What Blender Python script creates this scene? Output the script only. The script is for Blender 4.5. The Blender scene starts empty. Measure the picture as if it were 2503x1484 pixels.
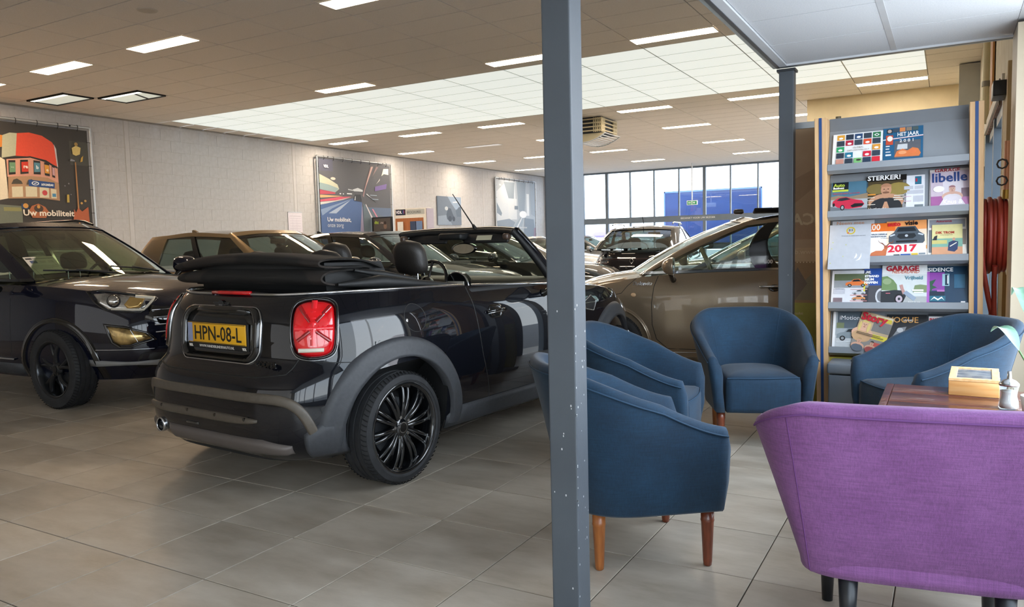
import bpy, bmesh, math, random
from math import sin, cos, pi, radians, sqrt, atan2
from mathutils import Vector, Matrix, Euler
from mathutils.bvhtree import BVHTree
random.seed(7)
scn = bpy.context.scene
COL = scn.collection

# ------------------------------------------------------------------ camera
cam_d = bpy.data.cameras.new('camera')
cam = bpy.data.objects.new('camera', cam_d)
COL.objects.link(cam)
cam_d.sensor_width = 36.0
cam_d.lens = 36.0 * 1869.8 / 2503
cam_d.clip_end = 300
cam_d.clip_start = 0.05
CR = Vector((0.868828, 0.494534, -0.023968))      # camera right
CD = Vector((0.018495, -0.080792, -0.996559))     # camera down
CF = Vector((-0.494769, 0.865395, -0.079340))     # camera forward
CAMP = Vector((4.9236, -2.4089, 1.2996))
cam.matrix_world = Matrix(((CR.x, -CD.x, -CF.x, CAMP.x), (CR.y, -CD.y, -CF.y, CAMP.y),
                           (CR.z, -CD.z, -CF.z, CAMP.z), (0, 0, 0, 1)))
scn.camera = cam

# ------------------------------------------------------------------ world, light, exposure
W = bpy.data.worlds.new('sky')
scn.world = W
W.use_nodes = True
wn = W.node_tree.nodes
wn.clear()
wo = wn.new('ShaderNodeOutputWorld')
wb = wn.new('ShaderNodeBackground')
tc = wn.new('ShaderNodeTexCoord')
sx = wn.new('ShaderNodeSeparateXYZ')
cr = wn.new('ShaderNodeValToRGB')
W.node_tree.links.new(tc.outputs['Generated'], sx.inputs[0])
W.node_tree.links.new(sx.outputs['Z'], cr.inputs[0])
cr.color_ramp.elements[0].position = 0.0
cr.color_ramp.elements[0].color = (0.93, 0.96, 1.0, 1)
cr.color_ramp.elements[1].position = 0.7
cr.color_ramp.elements[1].color = (0.70, 0.82, 1.0, 1)
W.node_tree.links.new(cr.outputs[0], wb.inputs[0])
WORLD_STRENGTH = 4.2
wb.inputs[1].default_value = WORLD_STRENGTH
W.node_tree.links.new(wb.outputs[0], wo.inputs[0])
LAMP_E = 34.0        # glow of the ceiling light panels
SKY_E = 0.52        # glow of the daylight ceiling panels
def area(name, loc, rot, sx_, sy_, power, col):
    l = bpy.data.lights.new(name, 'AREA'); l.shape = 'RECTANGLE'; l.size = sx_; l.size_y = sy_; l.energy = power; l.color = col
    o = bpy.data.objects.new(name, l); o.location = loc; o.rotation_euler = rot; COL.objects.link(o)
    return o
# added daylight lamps: two at the side shop window, then a back fill
area('window_daylight', (5.42, 1.45, 1.45), (0, radians(90), 0), 2.1, 2.3, 46, (.86, .93, 1.0))
area('window_daylight', (5.42, -4.0, 1.45), (0, radians(90), 0), 2.1, 7.0, 36, (.86, .93, 1.0))
area('window_daylight', (-1.0, -8.9, 2.1), (radians(-90), 0, pi), 11.0, 3.0, 70, (.93, .96, 1.0)).rotation_euler = (radians(90), 0, 0)  # added fill lamp before the near wall, which has no window
scn.view_settings.view_transform = 'Standard'
scn.view_settings.look = 'None'
scn.view_settings.gamma = 1.0
scn.view_settings.exposure = 0.52
scn.view_settings.use_curve_mapping = False
scn.cycles.max_bounces = 8
scn.cycles.diffuse_bounces = 4
scn.cycles.glossy_bounces = 4
scn.cycles.transmission_bounces = 6
scn.cycles.transparent_max_bounces = 24
scn.cycles.sample_clamp_indirect = 6.0
scn.cycles.caustics_reflective = False
scn.cycles.caustics_refractive = False

# ------------------------------------------------------------------ materials
def lin(c):
    if isinstance(c, str):
        c = tuple(int(c[i:i + 2], 16) / 255 for i in (0, 2, 4))
    return tuple((v / 12.92 if v <= .04045 else ((v + .055) / 1.055) ** 2.4) for v in c[:3]) + (1.0,)

MATS = {}
def mat(name, col='808080', rough=.5, metal=0., col2=None, scale=8., bump=0., bscale=None, coat=0., sheen=0.,
        emit=None, estr=1., aniso=None, detail=4., ior=1.5, spec=.5, coords='Object', stretch=(1, 1, 1), lo=.35, hi=.65, crough=.03):
    if name in MATS:
        return MATS[name]
    m = bpy.data.materials.new(name)
    m.use_nodes = True
    n, l = m.node_tree.nodes, m.node_tree.links
    b = n['Principled BSDF']
    c1 = lin(col)
    b.inputs['Base Color'].default_value = c1
    b.inputs['Roughness'].default_value = rough
    b.inputs['Metallic'].default_value = metal
    b.inputs['IOR'].default_value = ior
    b.inputs['Specular IOR Level'].default_value = spec
    if coat:
        b.inputs['Coat Weight'].default_value = coat
        b.inputs['Coat Roughness'].default_value = crough
    if sheen:
        b.inputs['Sheen Weight'].default_value = sheen
        b.inputs['Sheen Roughness'].default_value = .45
    t = n.new('ShaderNodeTexCoord')
    mp = n.new('ShaderNodeMapping')
    mp.inputs['Scale'].default_value = stretch
    l.new(t.outputs[coords], mp.inputs[0])
    nz = n.new('ShaderNodeTexNoise')
    nz.inputs['Scale'].default_value = scale
    nz.inputs['Detail'].default_value = detail
    l.new(mp.outputs[0], nz.inputs['Vector'])
    if col2 is None:
        c2 = tuple(min(1, v * 1.06) for v in c1[:3]) + (1,)
    else:
        c2 = lin(col2)
    r = n.new('ShaderNodeValToRGB')
    r.color_ramp.elements[0].position = lo
    r.color_ramp.elements[0].color = c1
    r.color_ramp.elements[1].position = hi
    r.color_ramp.elements[1].color = c2
    l.new(nz.outputs['Fac'], r.inputs[0])
    l.new(r.outputs[0], b.inputs['Base Color'])
    if bump:
        bp = n.new('ShaderNodeBump')
        bp.inputs['Strength'].default_value = bump
        bp.inputs['Distance'].default_value = .01
        if bscale:
            nb = n.new('ShaderNodeTexNoise')
            nb.inputs['Scale'].default_value = bscale
            nb.inputs['Detail'].default_value = 3
            l.new(mp.outputs[0], nb.inputs['Vector'])
            l.new(nb.outputs['Fac'], bp.inputs['Height'])
        else:
            l.new(nz.outputs['Fac'], bp.inputs['Height'])
        l.new(bp.outputs[0], b.inputs['Normal'])
    if emit:
        b.inputs['Emission Color'].default_value = lin(emit)
        b.inputs['Emission Strength'].default_value = estr
    MATS[name] = m
    return m

def glass(name, tint=(.82, .88, .86), refl=1.0, rough=0.0, ior=1.45, dirt=0.0):
    if name in MATS:
        return MATS[name]
    m = bpy.data.materials.new(name)
    m.use_nodes = True
    n, l = m.node_tree.nodes, m.node_tree.links
    n.clear()
    o = n.new('ShaderNodeOutputMaterial')
    tr = n.new('ShaderNodeBsdfTransparent')
    tr.inputs[0].default_value = tint + (1,)
    gl = n.new('ShaderNodeBsdfGlossy')
    gl.inputs['Roughness'].default_value = rough
    gl.inputs['Color'].default_value = (refl, refl, refl, 1)
    fr = n.new('ShaderNodeFresnel')
    geo = n.new('ShaderNodeNewGeometry')       # same reflectance from both faces of a thin pane
    im = n.new('ShaderNodeMapRange')
    im.inputs['To Min'].default_value = ior
    im.inputs['To Max'].default_value = 1 / ior
    l.new(geo.outputs['Backfacing'], im.inputs[0])
    l.new(im.outputs[0], fr.inputs[0])
    # thin haze of dust, procedural
    nz = n.new('ShaderNodeTexNoise')
    nz.inputs['Scale'].default_value = 3.0
    mm = n.new('ShaderNodeMath')
    mm.operation = 'MULTIPLY_ADD'
    mm.inputs[1].default_value = .04 + dirt
    l.new(nz.outputs['Fac'], mm.inputs[0])
    l.new(fr.outputs[0], mm.inputs[2])
    mx = n.new('ShaderNodeMixShader')
    l.new(mm.outputs[0], mx.inputs[0])
    l.new(tr.outputs[0], mx.inputs[1])
    l.new(gl.outputs[0], mx.inputs[2])
    l.new(mx.outputs[0], o.inputs[0])
    MATS[name] = m
    return m

# ------------------------------------------------------------------ object helpers
def tag(o, label=None, cat=None, group=None, kind=None):
    if label: o['label'] = label
    if cat: o['category'] = cat
    if group: o['group'] = group
    if kind: o['kind'] = kind
    return o

def empty(name, loc=(0, 0, 0), rz=0., rot=None):
    o = bpy.data.objects.new(name, None)
    o.empty_display_size = .1
    o.location = loc
    o.rotation_euler = rot if rot else (0, 0, rz)
    COL.objects.link(o)
    return o

def link_mesh(name, me, parent=None):
    o = bpy.data.objects.new(name, me)
    if parent is not None:
        o.parent = parent
    COL.objects.link(o)
    return o

def copy_tree(o, parent=None):
    c = o.copy()
    COL.objects.link(c)
    if parent is not None:
        c.parent = parent
    for ch in list(o.children):
        copy_tree(ch, c)
    return c

class MB:
    def __init__(s):
        s.v, s.f, s.m, s.sm = [], [], [], []
        s.M = Matrix()
        s.mi = 0
        s.smooth = False
    def add(s, vs, fs, mi=None, smooth=None):
        k = len(s.v)
        s.v += [tuple(s.M @ Vector(p)) for p in vs]
        s.f += [tuple(i + k for i in f) for f in fs]
        s.m += [s.mi if mi is None else mi] * len(fs)
        s.sm += [s.smooth if smooth is None else smooth] * len(fs)
        return s
    def box(s, x0, x1, y0, y1, z0, z1, mi=None):
        vs = [(x, y, z) for z in (z0, z1) for y in (y0, y1) for x in (x0, x1)]
        return s.add(vs, [(0, 2, 3, 1), (4, 5, 7, 6), (0, 1, 5, 4), (2, 6, 7, 3), (0, 4, 6, 2), (1, 3, 7, 5)], mi, False)
    def cbox(s, c, d, mi=None):
        return s.box(c[0] - d[0] / 2, c[0] + d[0] / 2, c[1] - d[1] / 2, c[1] + d[1] / 2, c[2] - d[2] / 2, c[2] + d[2] / 2, mi)
    def bbox(s, c, d, b=.01, mi=None, n=2):
        """rounded box"""
        bm = bmesh.new()
        bmesh.ops.create_cube(bm, size=1)
        bmesh.ops.scale(bm, vec=d, verts=bm.verts)
        bmesh.ops.bevel(bm, geom=bm.edges[:], offset=min(b, min(d) * .49), segments=n, profile=.5, affect='EDGES')
        bmesh.ops.translate(bm, vec=c, verts=bm.verts)
        bm.verts.index_update()
        s.add([v.co[:] for v in bm.verts], [tuple(v.index for v in f.verts) for f in bm.faces], mi, True)
        bm.free()
        return s
    def grid(s, P, cu=False, cv=False, mi=None, smooth=True, flip=False):
        nu, nv = len(P), len(P[0])
        vs = [p for r in P for p in r]
        fs = []
        for i in range(nu if cu else nu - 1):
            for j in range(nv if cv else nv - 1):
                a, b, c, d = i * nv + j, ((i + 1) % nu) * nv + j, ((i + 1) % nu) * nv + (j + 1) % nv, i * nv + (j + 1) % nv
                fs.append((a, d, c, b) if flip else (a, b, c, d))
        return s.add(vs, fs, mi, smooth)
    def cyl(s, p0, p1, r0, r1=None, n=16, mi=None, caps=True, smooth=True):
        r1 = r0 if r1 is None else r1
        p0, p1 = Vector(p0), Vector(p1)
        d = (p1 - p0).normalized()
        a = d.orthogonal().normalized()
        b = d.cross(a)
        vs = []
        for p, r in ((p0, r0), (p1, r1)):
            for i in range(n):
                t = 2 * pi * i / n
                vs.append(tuple(p + a * (r * cos(t)) + b * (r * sin(t))))
        fs = [(i, (i + 1) % n, n + (i + 1) % n, n + i) for i in range(n)]
        s.add(vs, fs, mi, smooth)
        if caps:
            s.add(vs[:n], [tuple(range(n))[::-1]], mi, False)
            s.add(vs[n:], [tuple(range(n))], mi, False)
        return s
    def lathe(s, prof, n=32, mi=None, axis='z', c=(0, 0, 0), smooth=True, a0=0., a1=2 * pi):
        full = abs(a1 - a0 - 2 * pi) < 1e-6
        P = []
        for i in range(n if full else n + 1):
            t = a0 + (a1 - a0) * i / n
            row = []
            for r, h in prof:
                x, y = r * cos(t), r * sin(t)
                p = {'z': (x, y, h), 'y': (x, h, y), 'x': (h, x, y)}[axis]
                row.append((p[0] + c[0], p[1] + c[1], p[2] + c[2]))
            P.append(row)
        return s.grid(P, cu=full, mi=mi, smooth=smooth)
    def tube(s, pts, r, n=8, mi=None, closed=False, caps=True):
        pts = [Vector(p) for p in pts]
        m = len(pts)
        P = []
        prev = None
        for i, p in enumerate(pts):
            if closed:
                d = (pts[(i + 1) % m] - pts[i - 1]).normalized()
            else:
                d = (pts[min(i + 1, m - 1)] - pts[max(i - 1, 0)]).normalized()
            if prev is None:
                a = d.orthogonal().normalized()
            else:
                a = (prev - d * prev.dot(d)).normalized()
            prev = a
            b = d.cross(a)
            rr = r[i] if isinstance(r, (list, tuple)) else r
            P.append([tuple(p + a * (rr * cos(2 * pi * k / n)) + b * (rr * sin(2 * pi * k / n))) for k in range(n)])
        s.grid(P, cu=closed, cv=True, mi=mi)
        if caps and not closed:
            s.add(P[0], [tuple(range(n))[::-1]], mi, False)
            s.add(P[-1], [tuple(range(n))], mi, False)
        return s
    def prism(s, poly, h, mi=None, plane='xy', z0=0.):
        n = len(poly)
        def q(p, k):
            return {'xy': (p[0], p[1], k), 'xz': (p[0], k, p[1]), 'yz': (k, p[0], p[1])}[plane]
        vs = [q(p, z0) for p in poly] + [q(p, z0 + h) for p in poly]
        fs = [tuple(range(n))[::-1], tuple(range(n, 2 * n))] + [(i, (i + 1) % n, n + (i + 1) % n, n + i) for i in range(n)]
        return s.add(vs, fs, mi, False)
    def mesh(s, name, mats):
        me = bpy.data.meshes.new(name)
        me.from_pydata(s.v, [], s.f)
        if not isinstance(mats, (list, tuple)):
            mats = [mats]
        for m in mats:
            me.materials.append(m)
        me.polygons.foreach_set('material_index', s.m)
        me.polygons.foreach_set('use_smooth', s.sm)
        me.update()
        return me
    def build(s, name, mats, parent=None, bevel=0., weld=False, fix=False, seg=2, angle=35, sharp=None):
        me = s.mesh(name, mats)
        if weld or fix:
            bm = bmesh.new()
            bm.from_mesh(me)
            if weld:
                bmesh.ops.remove_doubles(bm, verts=bm.verts, dist=1e-5)
            bmesh.ops.recalc_face_normals(bm, faces=bm.faces)
            bm.to_mesh(me)
            bm.free()
        if sharp:
            me.set_sharp_from_angle(angle=radians(sharp))
        o = link_mesh(name, me, parent)
        if bevel:
            md = o.modifiers.new('bevel', 'BEVEL')
            md.width = bevel
            md.segments = seg
            md.limit_method = 'ANGLE'
            md.angle_limit = radians(angle)
        return o

def text(name, body, size, m, parent=None, M=Matrix(), ext=.0004, align='LEFT', bold=0., sx_=1.0, shear=0.):
    cu = bpy.data.curves.new(name, 'FONT')
    cu.body = body
    cu.size = size
    cu.extrude = ext
    cu.align_x = align
    cu.offset = bold
    cu.shear = shear
    cu.resolution_u = 2
    tmp = bpy.data.objects.new(name + '_tmp', cu)
    COL.objects.link(tmp)
    dg = bpy.context.evaluated_depsgraph_get()
    me = bpy.data.meshes.new_from_object(tmp.evaluated_get(dg))
    me.transform(Matrix.Diagonal((sx_, 1, 1, 1)))
    me.transform(M)
    me.name = name
    bpy.data.objects.remove(tmp)
    me.materials.clear()
    me.materials.append(m)
    return link_mesh(name, me, parent)

def frame(o, ux, uy, uz):
    """matrix from axes"""
    ux, uy, uz = Vector(ux).normalized(), Vector(uy).normalized(), Vector(uz).normalized()
    return Matrix(((ux.x, uy.x, uz.x, o[0]), (ux.y, uy.y, uz.y, o[1]), (ux.z, uy.z, uz.z, o[2]), (0, 0, 0, 1)))

PAL = {}
def pal(c, rough=.35):
    k = 'ink_' + c + ('' if rough == .35 else '_r')
    return mat(k, c, rough=rough, scale=30)

def art(name, items, M, parent, w, h, z0=.0006, dz=.00025, rough=.35):
    """flat print: list of (colour, polygon) in 0..1 coordinates, each layer a hair in front of the last"""
    mb = MB()
    mats, idx = [], {}
    for k, it in enumerate(items):
        c, poly = it[0], it[1]
        if c not in idx:
            idx[c] = len(mats)
            mats.append(pal(c, rough))
        z = z0 + k * dz
        mb.add([tuple(M @ Vector(((p[0]) * w, (p[1]) * h, z))) for p in poly], [tuple(range(len(poly)))], idx[c], False)
    return mb.build(name, mats, parent)

def R(x0, y0, x1, y1):
    return [(x0, y0), (x1, y0), (x1, y1), (x0, y1)]
def EL(cx, cy, rx, ry, n=16, a0=0, a1=360):
    return [(cx + rx * cos(radians(a0 + (a1 - a0) * i / n)), cy + ry * sin(radians(a0 + (a1 - a0) * i / n))) for i in range(n + (0 if a1 - a0 == 360 else 1))]

ORD = ['first', 'second', 'third', 'fourth', 'fifth', 'sixth', 'seventh', 'eighth', 'ninth', 'tenth']
def proj(p):
    q = Vector(p) - CAMP
    z = q.dot(CF)
    if z < .1:
        return None
    return (1251.5 + 1869.8 * q.dot(CR) / z, 742 + 1869.8 * q.dot(CD) / z, z)
def inframe(p, m=60):
    q = proj(p)
    return q is not None and -m < q[0] < 2503 + m and -m < q[1] < 1484 + m
# ------------------------------------------------------------------ the room
TS = .4775
XL, XR, YN, YF, H = -10.2, 5.32, -9.0, 27.2, 4.083
def nodes_of(m):
    return m.node_tree.nodes, m.node_tree.links, m.node_tree.nodes['Principled BSDF']

def tile_mat():
    m = mat('floor_tile_glaze', '9d9790', rough=.36, col2='aea8a0', scale=1.7, bump=.05, bscale=40, detail=6, coords='Object', lo=.3, hi=.7)
    n, l, b = nodes_of(m)
    geo = n.new('ShaderNodeNewGeometry')
    sc = n.new('ShaderNodeVectorMath'); sc.operation = 'SCALE'; sc.inputs['Scale'].default_value = 1 / TS
    fl = n.new('ShaderNodeVectorMath'); fl.operation = 'FLOOR'
    wnz = n.new('ShaderNodeTexWhiteNoise')
    l.new(geo.outputs['Position'], sc.inputs[0]); l.new(sc.outputs[0], fl.inputs[0])
    # world position of the tile, ground plane only
    sp = n.new('ShaderNodeSeparateXYZ'); cb = n.new('ShaderNodeCombineXYZ')
    l.new(fl.outputs[0], sp.inputs[0]); l.new(sp.outputs[0], cb.inputs[0]); l.new(sp.outputs[1], cb.inputs[1])
    l.new(cb.outputs[0], wnz.inputs['Vector'])
    # streaky cloud pattern whose origin differs from tile to tile
    ad = n.new('ShaderNodeVectorMath'); ad.operation = 'MULTIPLY_ADD'
    ad.inputs[1].default_value = (9, 9, 9)
    l.new(wnz.outputs['Color'], ad.inputs[0]); l.new(geo.outputs['Position'], ad.inputs[2])
    mp = n.new('ShaderNodeMapping'); mp.inputs['Scale'].default_value = (1, 2.6, 1)
    l.new(ad.outputs[0], mp.inputs[0])
    nz = n.new('ShaderNodeTexNoise'); nz.inputs['Scale'].default_value = 2.4; nz.inputs['Detail'].default_value = 7; nz.inputs['Roughness'].default_value = .62
    l.new(mp.outputs[0], nz.inputs['Vector'])
    r = n.new('ShaderNodeValToRGB')
    r.color_ramp.elements[0].position = .28; r.color_ramp.elements[0].color = lin('a09483')
    r.color_ramp.elements[1].position = .68; r.color_ramp.elements[1].color = lin('c3b9aa')
    l.new(nz.outputs['Fac'], r.inputs[0])
    mx = n.new('ShaderNodeMix'); mx.data_type = 'RGBA'; mx.blend_type = 'MULTIPLY'; mx.inputs[0].default_value = 1
    mr = n.new('ShaderNodeMapRange'); mr.inputs['To Min'].default_value = .86; mr.inputs['To Max'].default_value = 1.06
    l.new(wnz.outputs['Value'], mr.inputs[0])
    l.new(r.outputs[0], mx.inputs[6]); l.new(mr.outputs[0], mx.inputs[7])
    l.new(mx.outputs[2], b.inputs['Base Color'])
    rr = n.new('ShaderNodeMapRange'); rr.inputs['To Min'].default_value = .30; rr.inputs['To Max'].default_value = .48
    l.new(nz.outputs['Fac'], rr.inputs[0]); l.new(rr.outputs[0], b.inputs['Roughness'])
    return m
M_TILE = tile_mat()
M_GROUT = mat('grout', '4a4138', rough=.9, scale=60)
floor = MB().box(XL - .2, 6.2, YN - .2, YF + .3, -.12, -.0035).build('floor', M_GROUT)
tag(floor, kind='structure')
def tile_geo(mb, x, y):
    g, z0, z1, c = .0025, -.0034, 0.0, .0012
    a, b2, d, e = x + g, x + TS - g, y + g, y + TS - g
    vs = [(a, d, z0), (b2, d, z0), (b2, e, z0), (a, e, z0), (a, d, z1 - c), (b2, d, z1 - c), (b2, e, z1 - c), (a, e, z1 - c),
          (a + c, d + c, z1), (b2 - c, d + c, z1), (b2 - c, e - c, z1), (a + c, e - c, z1)]
    fs = [(8, 9, 10, 11)]
    for i in range(4):
        j = (i + 1) % 4
        fs += [(i, j, 4 + j, 4 + i), (4 + i, 4 + j, 8 + j, 8 + i)]
    mb.add(vs, fs, 0, False)
cells = []
for i in range(-22, 13):
    for j in range(-20, 58):
        x, y = i * TS, j * TS
        if x < XL - .3 or x > 5.9: continue
        c = (x + TS / 2, y + TS / 2, 0)
        cells.append((0 if inframe(c, 120) else 1, (Vector(c) - CAMP).length, i, j))
cells.sort()
tb = MB(); tile_geo(tb, -TS / 2, -TS / 2)
tile_me = tb.mesh('floor_tile', M_TILE)
rest = MB()
for k, (fl, d, i, j) in enumerate(cells):
    if k < 300:
        o = link_mesh('floor_tile', tile_me, floor)
        o.location = ((i + .5) * TS, (j + .5) * TS, 0)
    else:
        tile_geo(rest, i * TS, j * TS)
tag(rest.build('floor_tile_field', M_TILE, floor), kind='stuff')

# ---- ceiling
M_PANEL = mat('ceiling_panel_white', 'efebe6', rough=.85, col2='e8e4de', scale=90, bump=.15, bscale=220)
M_GRIDT = mat('ceiling_grid', '6e6a66', rough=.6)
M_SKYP = mat('daylight_panel', 'b8bab6', rough=.6, emit='f4fbf4', estr=SKY_E, scale=2)
M_ROOFV = mat('roof_void', 'b9b6ae', rough=.9, col2='8f8b84', scale=3)
cx = lambda i: -1.387 + 1.187 * i
cy = lambda j: 4.925 + .6015 * j
JR = [-1, 5, 14, 19, 25, 31]
LAMPS = {-1: [-6, -5, -3, 0] , 5: [-3, 0, 2], 14: [-7, -5, -3, 0, 2, 4], 19: [-7, -3, 0, 2], 25: [-7, -5, -3, 0], 31: [-7, -3, 0]}
LAMPS[-1] = [-7, -5, -3, 0]
DIM = [(19, -5)]
HATCH = {(-7, 1), (-6, 2)}
LENS = {(-7, 5), (-5, 5)}
sky = set((i, j) for i in range(-7, 5) for j in range(6, 13))
ceil = MB().box(XL - .2, 6.2, YN - .2, 8.52, H + .012, H + .10).box(XL - .2, 6.2, 12.76, YF + .3, H + .012, H + .10) \
    .box(cx(5), 6.2, 8.52, 12.76, H + .012, H + .10).build('ceiling', M_GRIDT)
tag(ceil, kind='structure')
# hatch outlines; the openings hold glowing plates
ceil_holes = [(cx(i) + .01, cx(i + 1) - .01, cy(j) + .01, cy(j + 1) - .01) for i, j in HATCH]
def panel_geo(mb, x0, x1, y0, y1, mi=0, g=.007):
    mb.box(x0 + g, x1 - g, y0 + g, y1 - g, H, H + .011, mi)
pm = MB(); panel_geo(pm, -1.187 / 2, 1.187 / 2, -.6015 / 2, .6015 / 2)
pan_me = pm.mesh('ceiling_panel', M_PANEL)
hm = MB(); panel_geo(hm, -1.187 / 2, 1.187 / 2, -.15, .15)
half_me = hm.mesh('ceiling_panel', M_PANEL)
sm_ = MB(); sm_.box(-1.187 / 2 + .009, 1.187 / 2 - .009, -.6015 / 2 + .009, .6015 / 2 - .009, H + .002, H + .006)
sky_me = sm_.mesh('daylight_panel', M_SKYP)
pc = []
lampset = {(i, j) for j in LAMPS for i in LAMPS[j]} | {(i, j) for j, i in DIM}
for i in range(-8, 7):
    for j in range(-23, 37):
        if (i, j) in HATCH or (i, j) in sky: continue
        if cx(i + 1) < XL or cx(i) > 6 or cy(j) > YF: continue
        c = (cx(i) + .59, cy(j) + .3, H)
        pc.append((0 if inframe(c, 150) else 1, (Vector(c) - CAMP).length, i, j))
pc.sort()
rp = MB()
nn = 0
for fl, d, i, j in pc:
    x0, x1, y0, y1 = max(cx(i), XL), min(cx(i + 1), 6.1), cy(j), min(cy(j + 1), YF)
    lamp = (i, j) in lampset
    if nn < 215 and x1 - x0 > 1.18 and not (lamp and j > 10):
        o = link_mesh('ceiling_panel', half_me if lamp else pan_me, ceil)
        o.location = ((x0 + x1) / 2, cy(j) + (.4515 if lamp else .30075), 0)
        nn += 1
    else:
        panel_geo(rp, x0, x1, y0 + (.30 if lamp else 0), y1)
tag(rp.build('ceiling_panel_field', M_PANEL, ceil), kind='stuff')
for i, j in sorted(sky):
    o = link_mesh('daylight_panel', sky_me, ceil)
    o.location = ((cx(i) + cx(i + 1)) / 2, cy(j) + .30075, 0)
# metal T bars between the daylight panels
tb = MB()
for i in range(-7, 6):
    tb.box(cx(i) - .012, cx(i) + .012, cy(6), cy(13), H + .003, H + .03)
for j in range(6, 14):
    tb.box(cx(-7), cx(5), cy(j) - .012, cy(j) + .012, H + .003, H + .03)
tb.build('grid_bar', mat('grid_bar_grey', '8a8c88', rough=.5, metal=.2), ceil)
# hatches: glowing plate and brighter strip stand in for the daylit shaft
for i, j in sorted(HATCH):
    t = empty('roof_hatch', ((cx(i) + cx(i + 1)) / 2, cy(j) + .3, H))
    tag(t, 'open ceiling hatch glowing with daylight, ' + ('left one, next to the block wall' if i == -7 else 'right one with a slanted bar across it'), 'hatch', 'two open roof hatches in the ceiling corner')
    b = MB()
    w, d2 = .57, .28
    b.box(-w, -w + .02, -d2, d2, -.02, .012).box(w - .02, w, -d2, d2, -.02, .012).box(-w, w, -d2, -d2 + .02, -.022, .012).box(-w, w, d2 - .02, d2, -.022, .012)
    b.build('hatch_frame', mat('dark_steel', '33322f', rough=.5, metal=.5), t)
    s = MB()
    s.box(-w + .02, w - .02, -d2 + .02, d2 - .02, -.004, .008)
    s.build('shaft_lining', mat('shaft_white', 'c9cbbf', rough=.8, emit='dfe6d8', estr=.42), t)
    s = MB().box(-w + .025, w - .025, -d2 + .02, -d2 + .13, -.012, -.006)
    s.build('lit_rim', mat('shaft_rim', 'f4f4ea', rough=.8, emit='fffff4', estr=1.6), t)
    if i == -6:
        s = MB().add([(.05, d2, -.008), (.12, d2, -.008), (.40, -d2, -.008), (.33, -d2, -.008)], [(0, 1, 2, 3)])
        s.build('cross_bar', mat('dark_steel'), t)
# ceiling lamps, lit and dim
rows = {-1: 'nearest row', 5: 'row before the daylight ceiling', 14: 'row past the daylight ceiling', 19: 'fourth row back', 25: 'fifth row back', 31: 'farthest row'}
M_FRAME = mat('lamp_frame_white', 'e4e0d8', rough=.5)
lm_f = MB()
for a in ((-.593, .593, -.15, -.138), (-.593, .593, .138, .15), (-.593, -.58, -.138, .138), (.58, .593, -.138, .138)):
    lm_f.box(a[0], a[1], a[2], a[3], -.004, .012)
fr_me = lm_f.mesh('lamp_frame', M_FRAME)
def lamp_mats(k):
    warm = ['ffdcb4', 'ffe8cc', 'fff2e0'][k]
    return mat('lamp_glow_%d' % k, 'ffffff', rough=.4, emit=warm, estr=LAMP_E, scale=1)
df = [MB().box(-.58, .58, -.138, .138, -.001, .004).mesh('diffuser', lamp_mats(k)) for k in range(3)]
dim_me = MB().box(-.58, .58, -.138, .138, -.001, .004).mesh('diffuser', mat('lamp_off', 'dcdde0', rough=.4, emit='ffffff', estr=.25))  # dim lamp: its diffuser glows faintly
for j in LAMPS:
    LAMPS[j] = sorted(LAMPS[j] + [i for jj, i in DIM if jj == j])
    for q, i in enumerate(LAMPS[j]):
        t = empty('ceiling_light', (cx(i) + .5935, cy(j) + .151, H - .002))
        dim = (j, i) in DIM
        n_ = len(LAMPS[j])
        pos = ORD[q] + ' from the left'
        tag(t, ('unlit' if dim else 'lit') + ' rectangular ceiling lamp, ' + pos + ', ' + rows[j], 'ceiling light', 'rectangular lamps set in the panel ceiling')
        link_mesh('lamp_frame', fr_me, t)
        kk = 0 if i < -1 else 1
        if j >= 14: kk = 1 if i < 2 else 2
        link_mesh('diffuser', dim_me if dim else df[kk], t)
        t.location.z = H - .006
t = MB().lathe([(0, -.012), (.085, -.012), (.11, -.006), (.115, .004)], 24).build('ceiling_speaker', mat('speaker_white', 'c9c4ba', rough=.6))
t.location = (-3.19, 3.44, H)
tag(t, 'small round flush speaker in the ceiling near the top left', 'speaker')

# ---- left wall of painted blocks
M_BLOCK = mat('painted_block', 'c9cacd', rough=.72, col2='bfc0c2', scale=14, bump=.35, bscale=55, lo=.3, hi=.75)
M_JOINT = mat('block_joint', 'bcbbb9', rough=.8, scale=30)
wl = MB().box(XL - .3, XL - .0035, YN, YF + .3, 0, H + .05).build('wall_left', M_JOINT)
tag(wl, kind='structure')
BH, BL = .2492, .50
def block_mesh(w):
    m = MB(); g = .0025
    y0, y1, z0, z1 = g, w - g, g, BH - g
    c = .002
    vs = [(-.006, y0, z0), (-.006, y1, z0), (-.006, y1, z1), (-.006, y0, z1), (-.0015, y0, z0), (-.0015, y1, z0), (-.0015, y1, z1), (-.0015, y0, z1),
          (0, y0 + c, z0 + c), (0, y1 - c, z0 + c), (0, y1 - c, z1 - c), (0, y0 + c, z1 - c)]
    fs = [(8, 9, 10, 11)]
    for i in range(4):
        k = (i + 1) % 4
        fs += [(i, k, 4 + k, 4 + i), (4 + i, 4 + k, 8 + k, 8 + i)]
    m.add(vs, fs, 0, False)
    return m
full_me = block_mesh(BL).mesh('block', M_BLOCK)
seams = [2.99, 7.765, 12.52, 17.3, 22.05, 26.85]
restb = MB(); strip = MB(); nb = 0
lst = []
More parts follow.
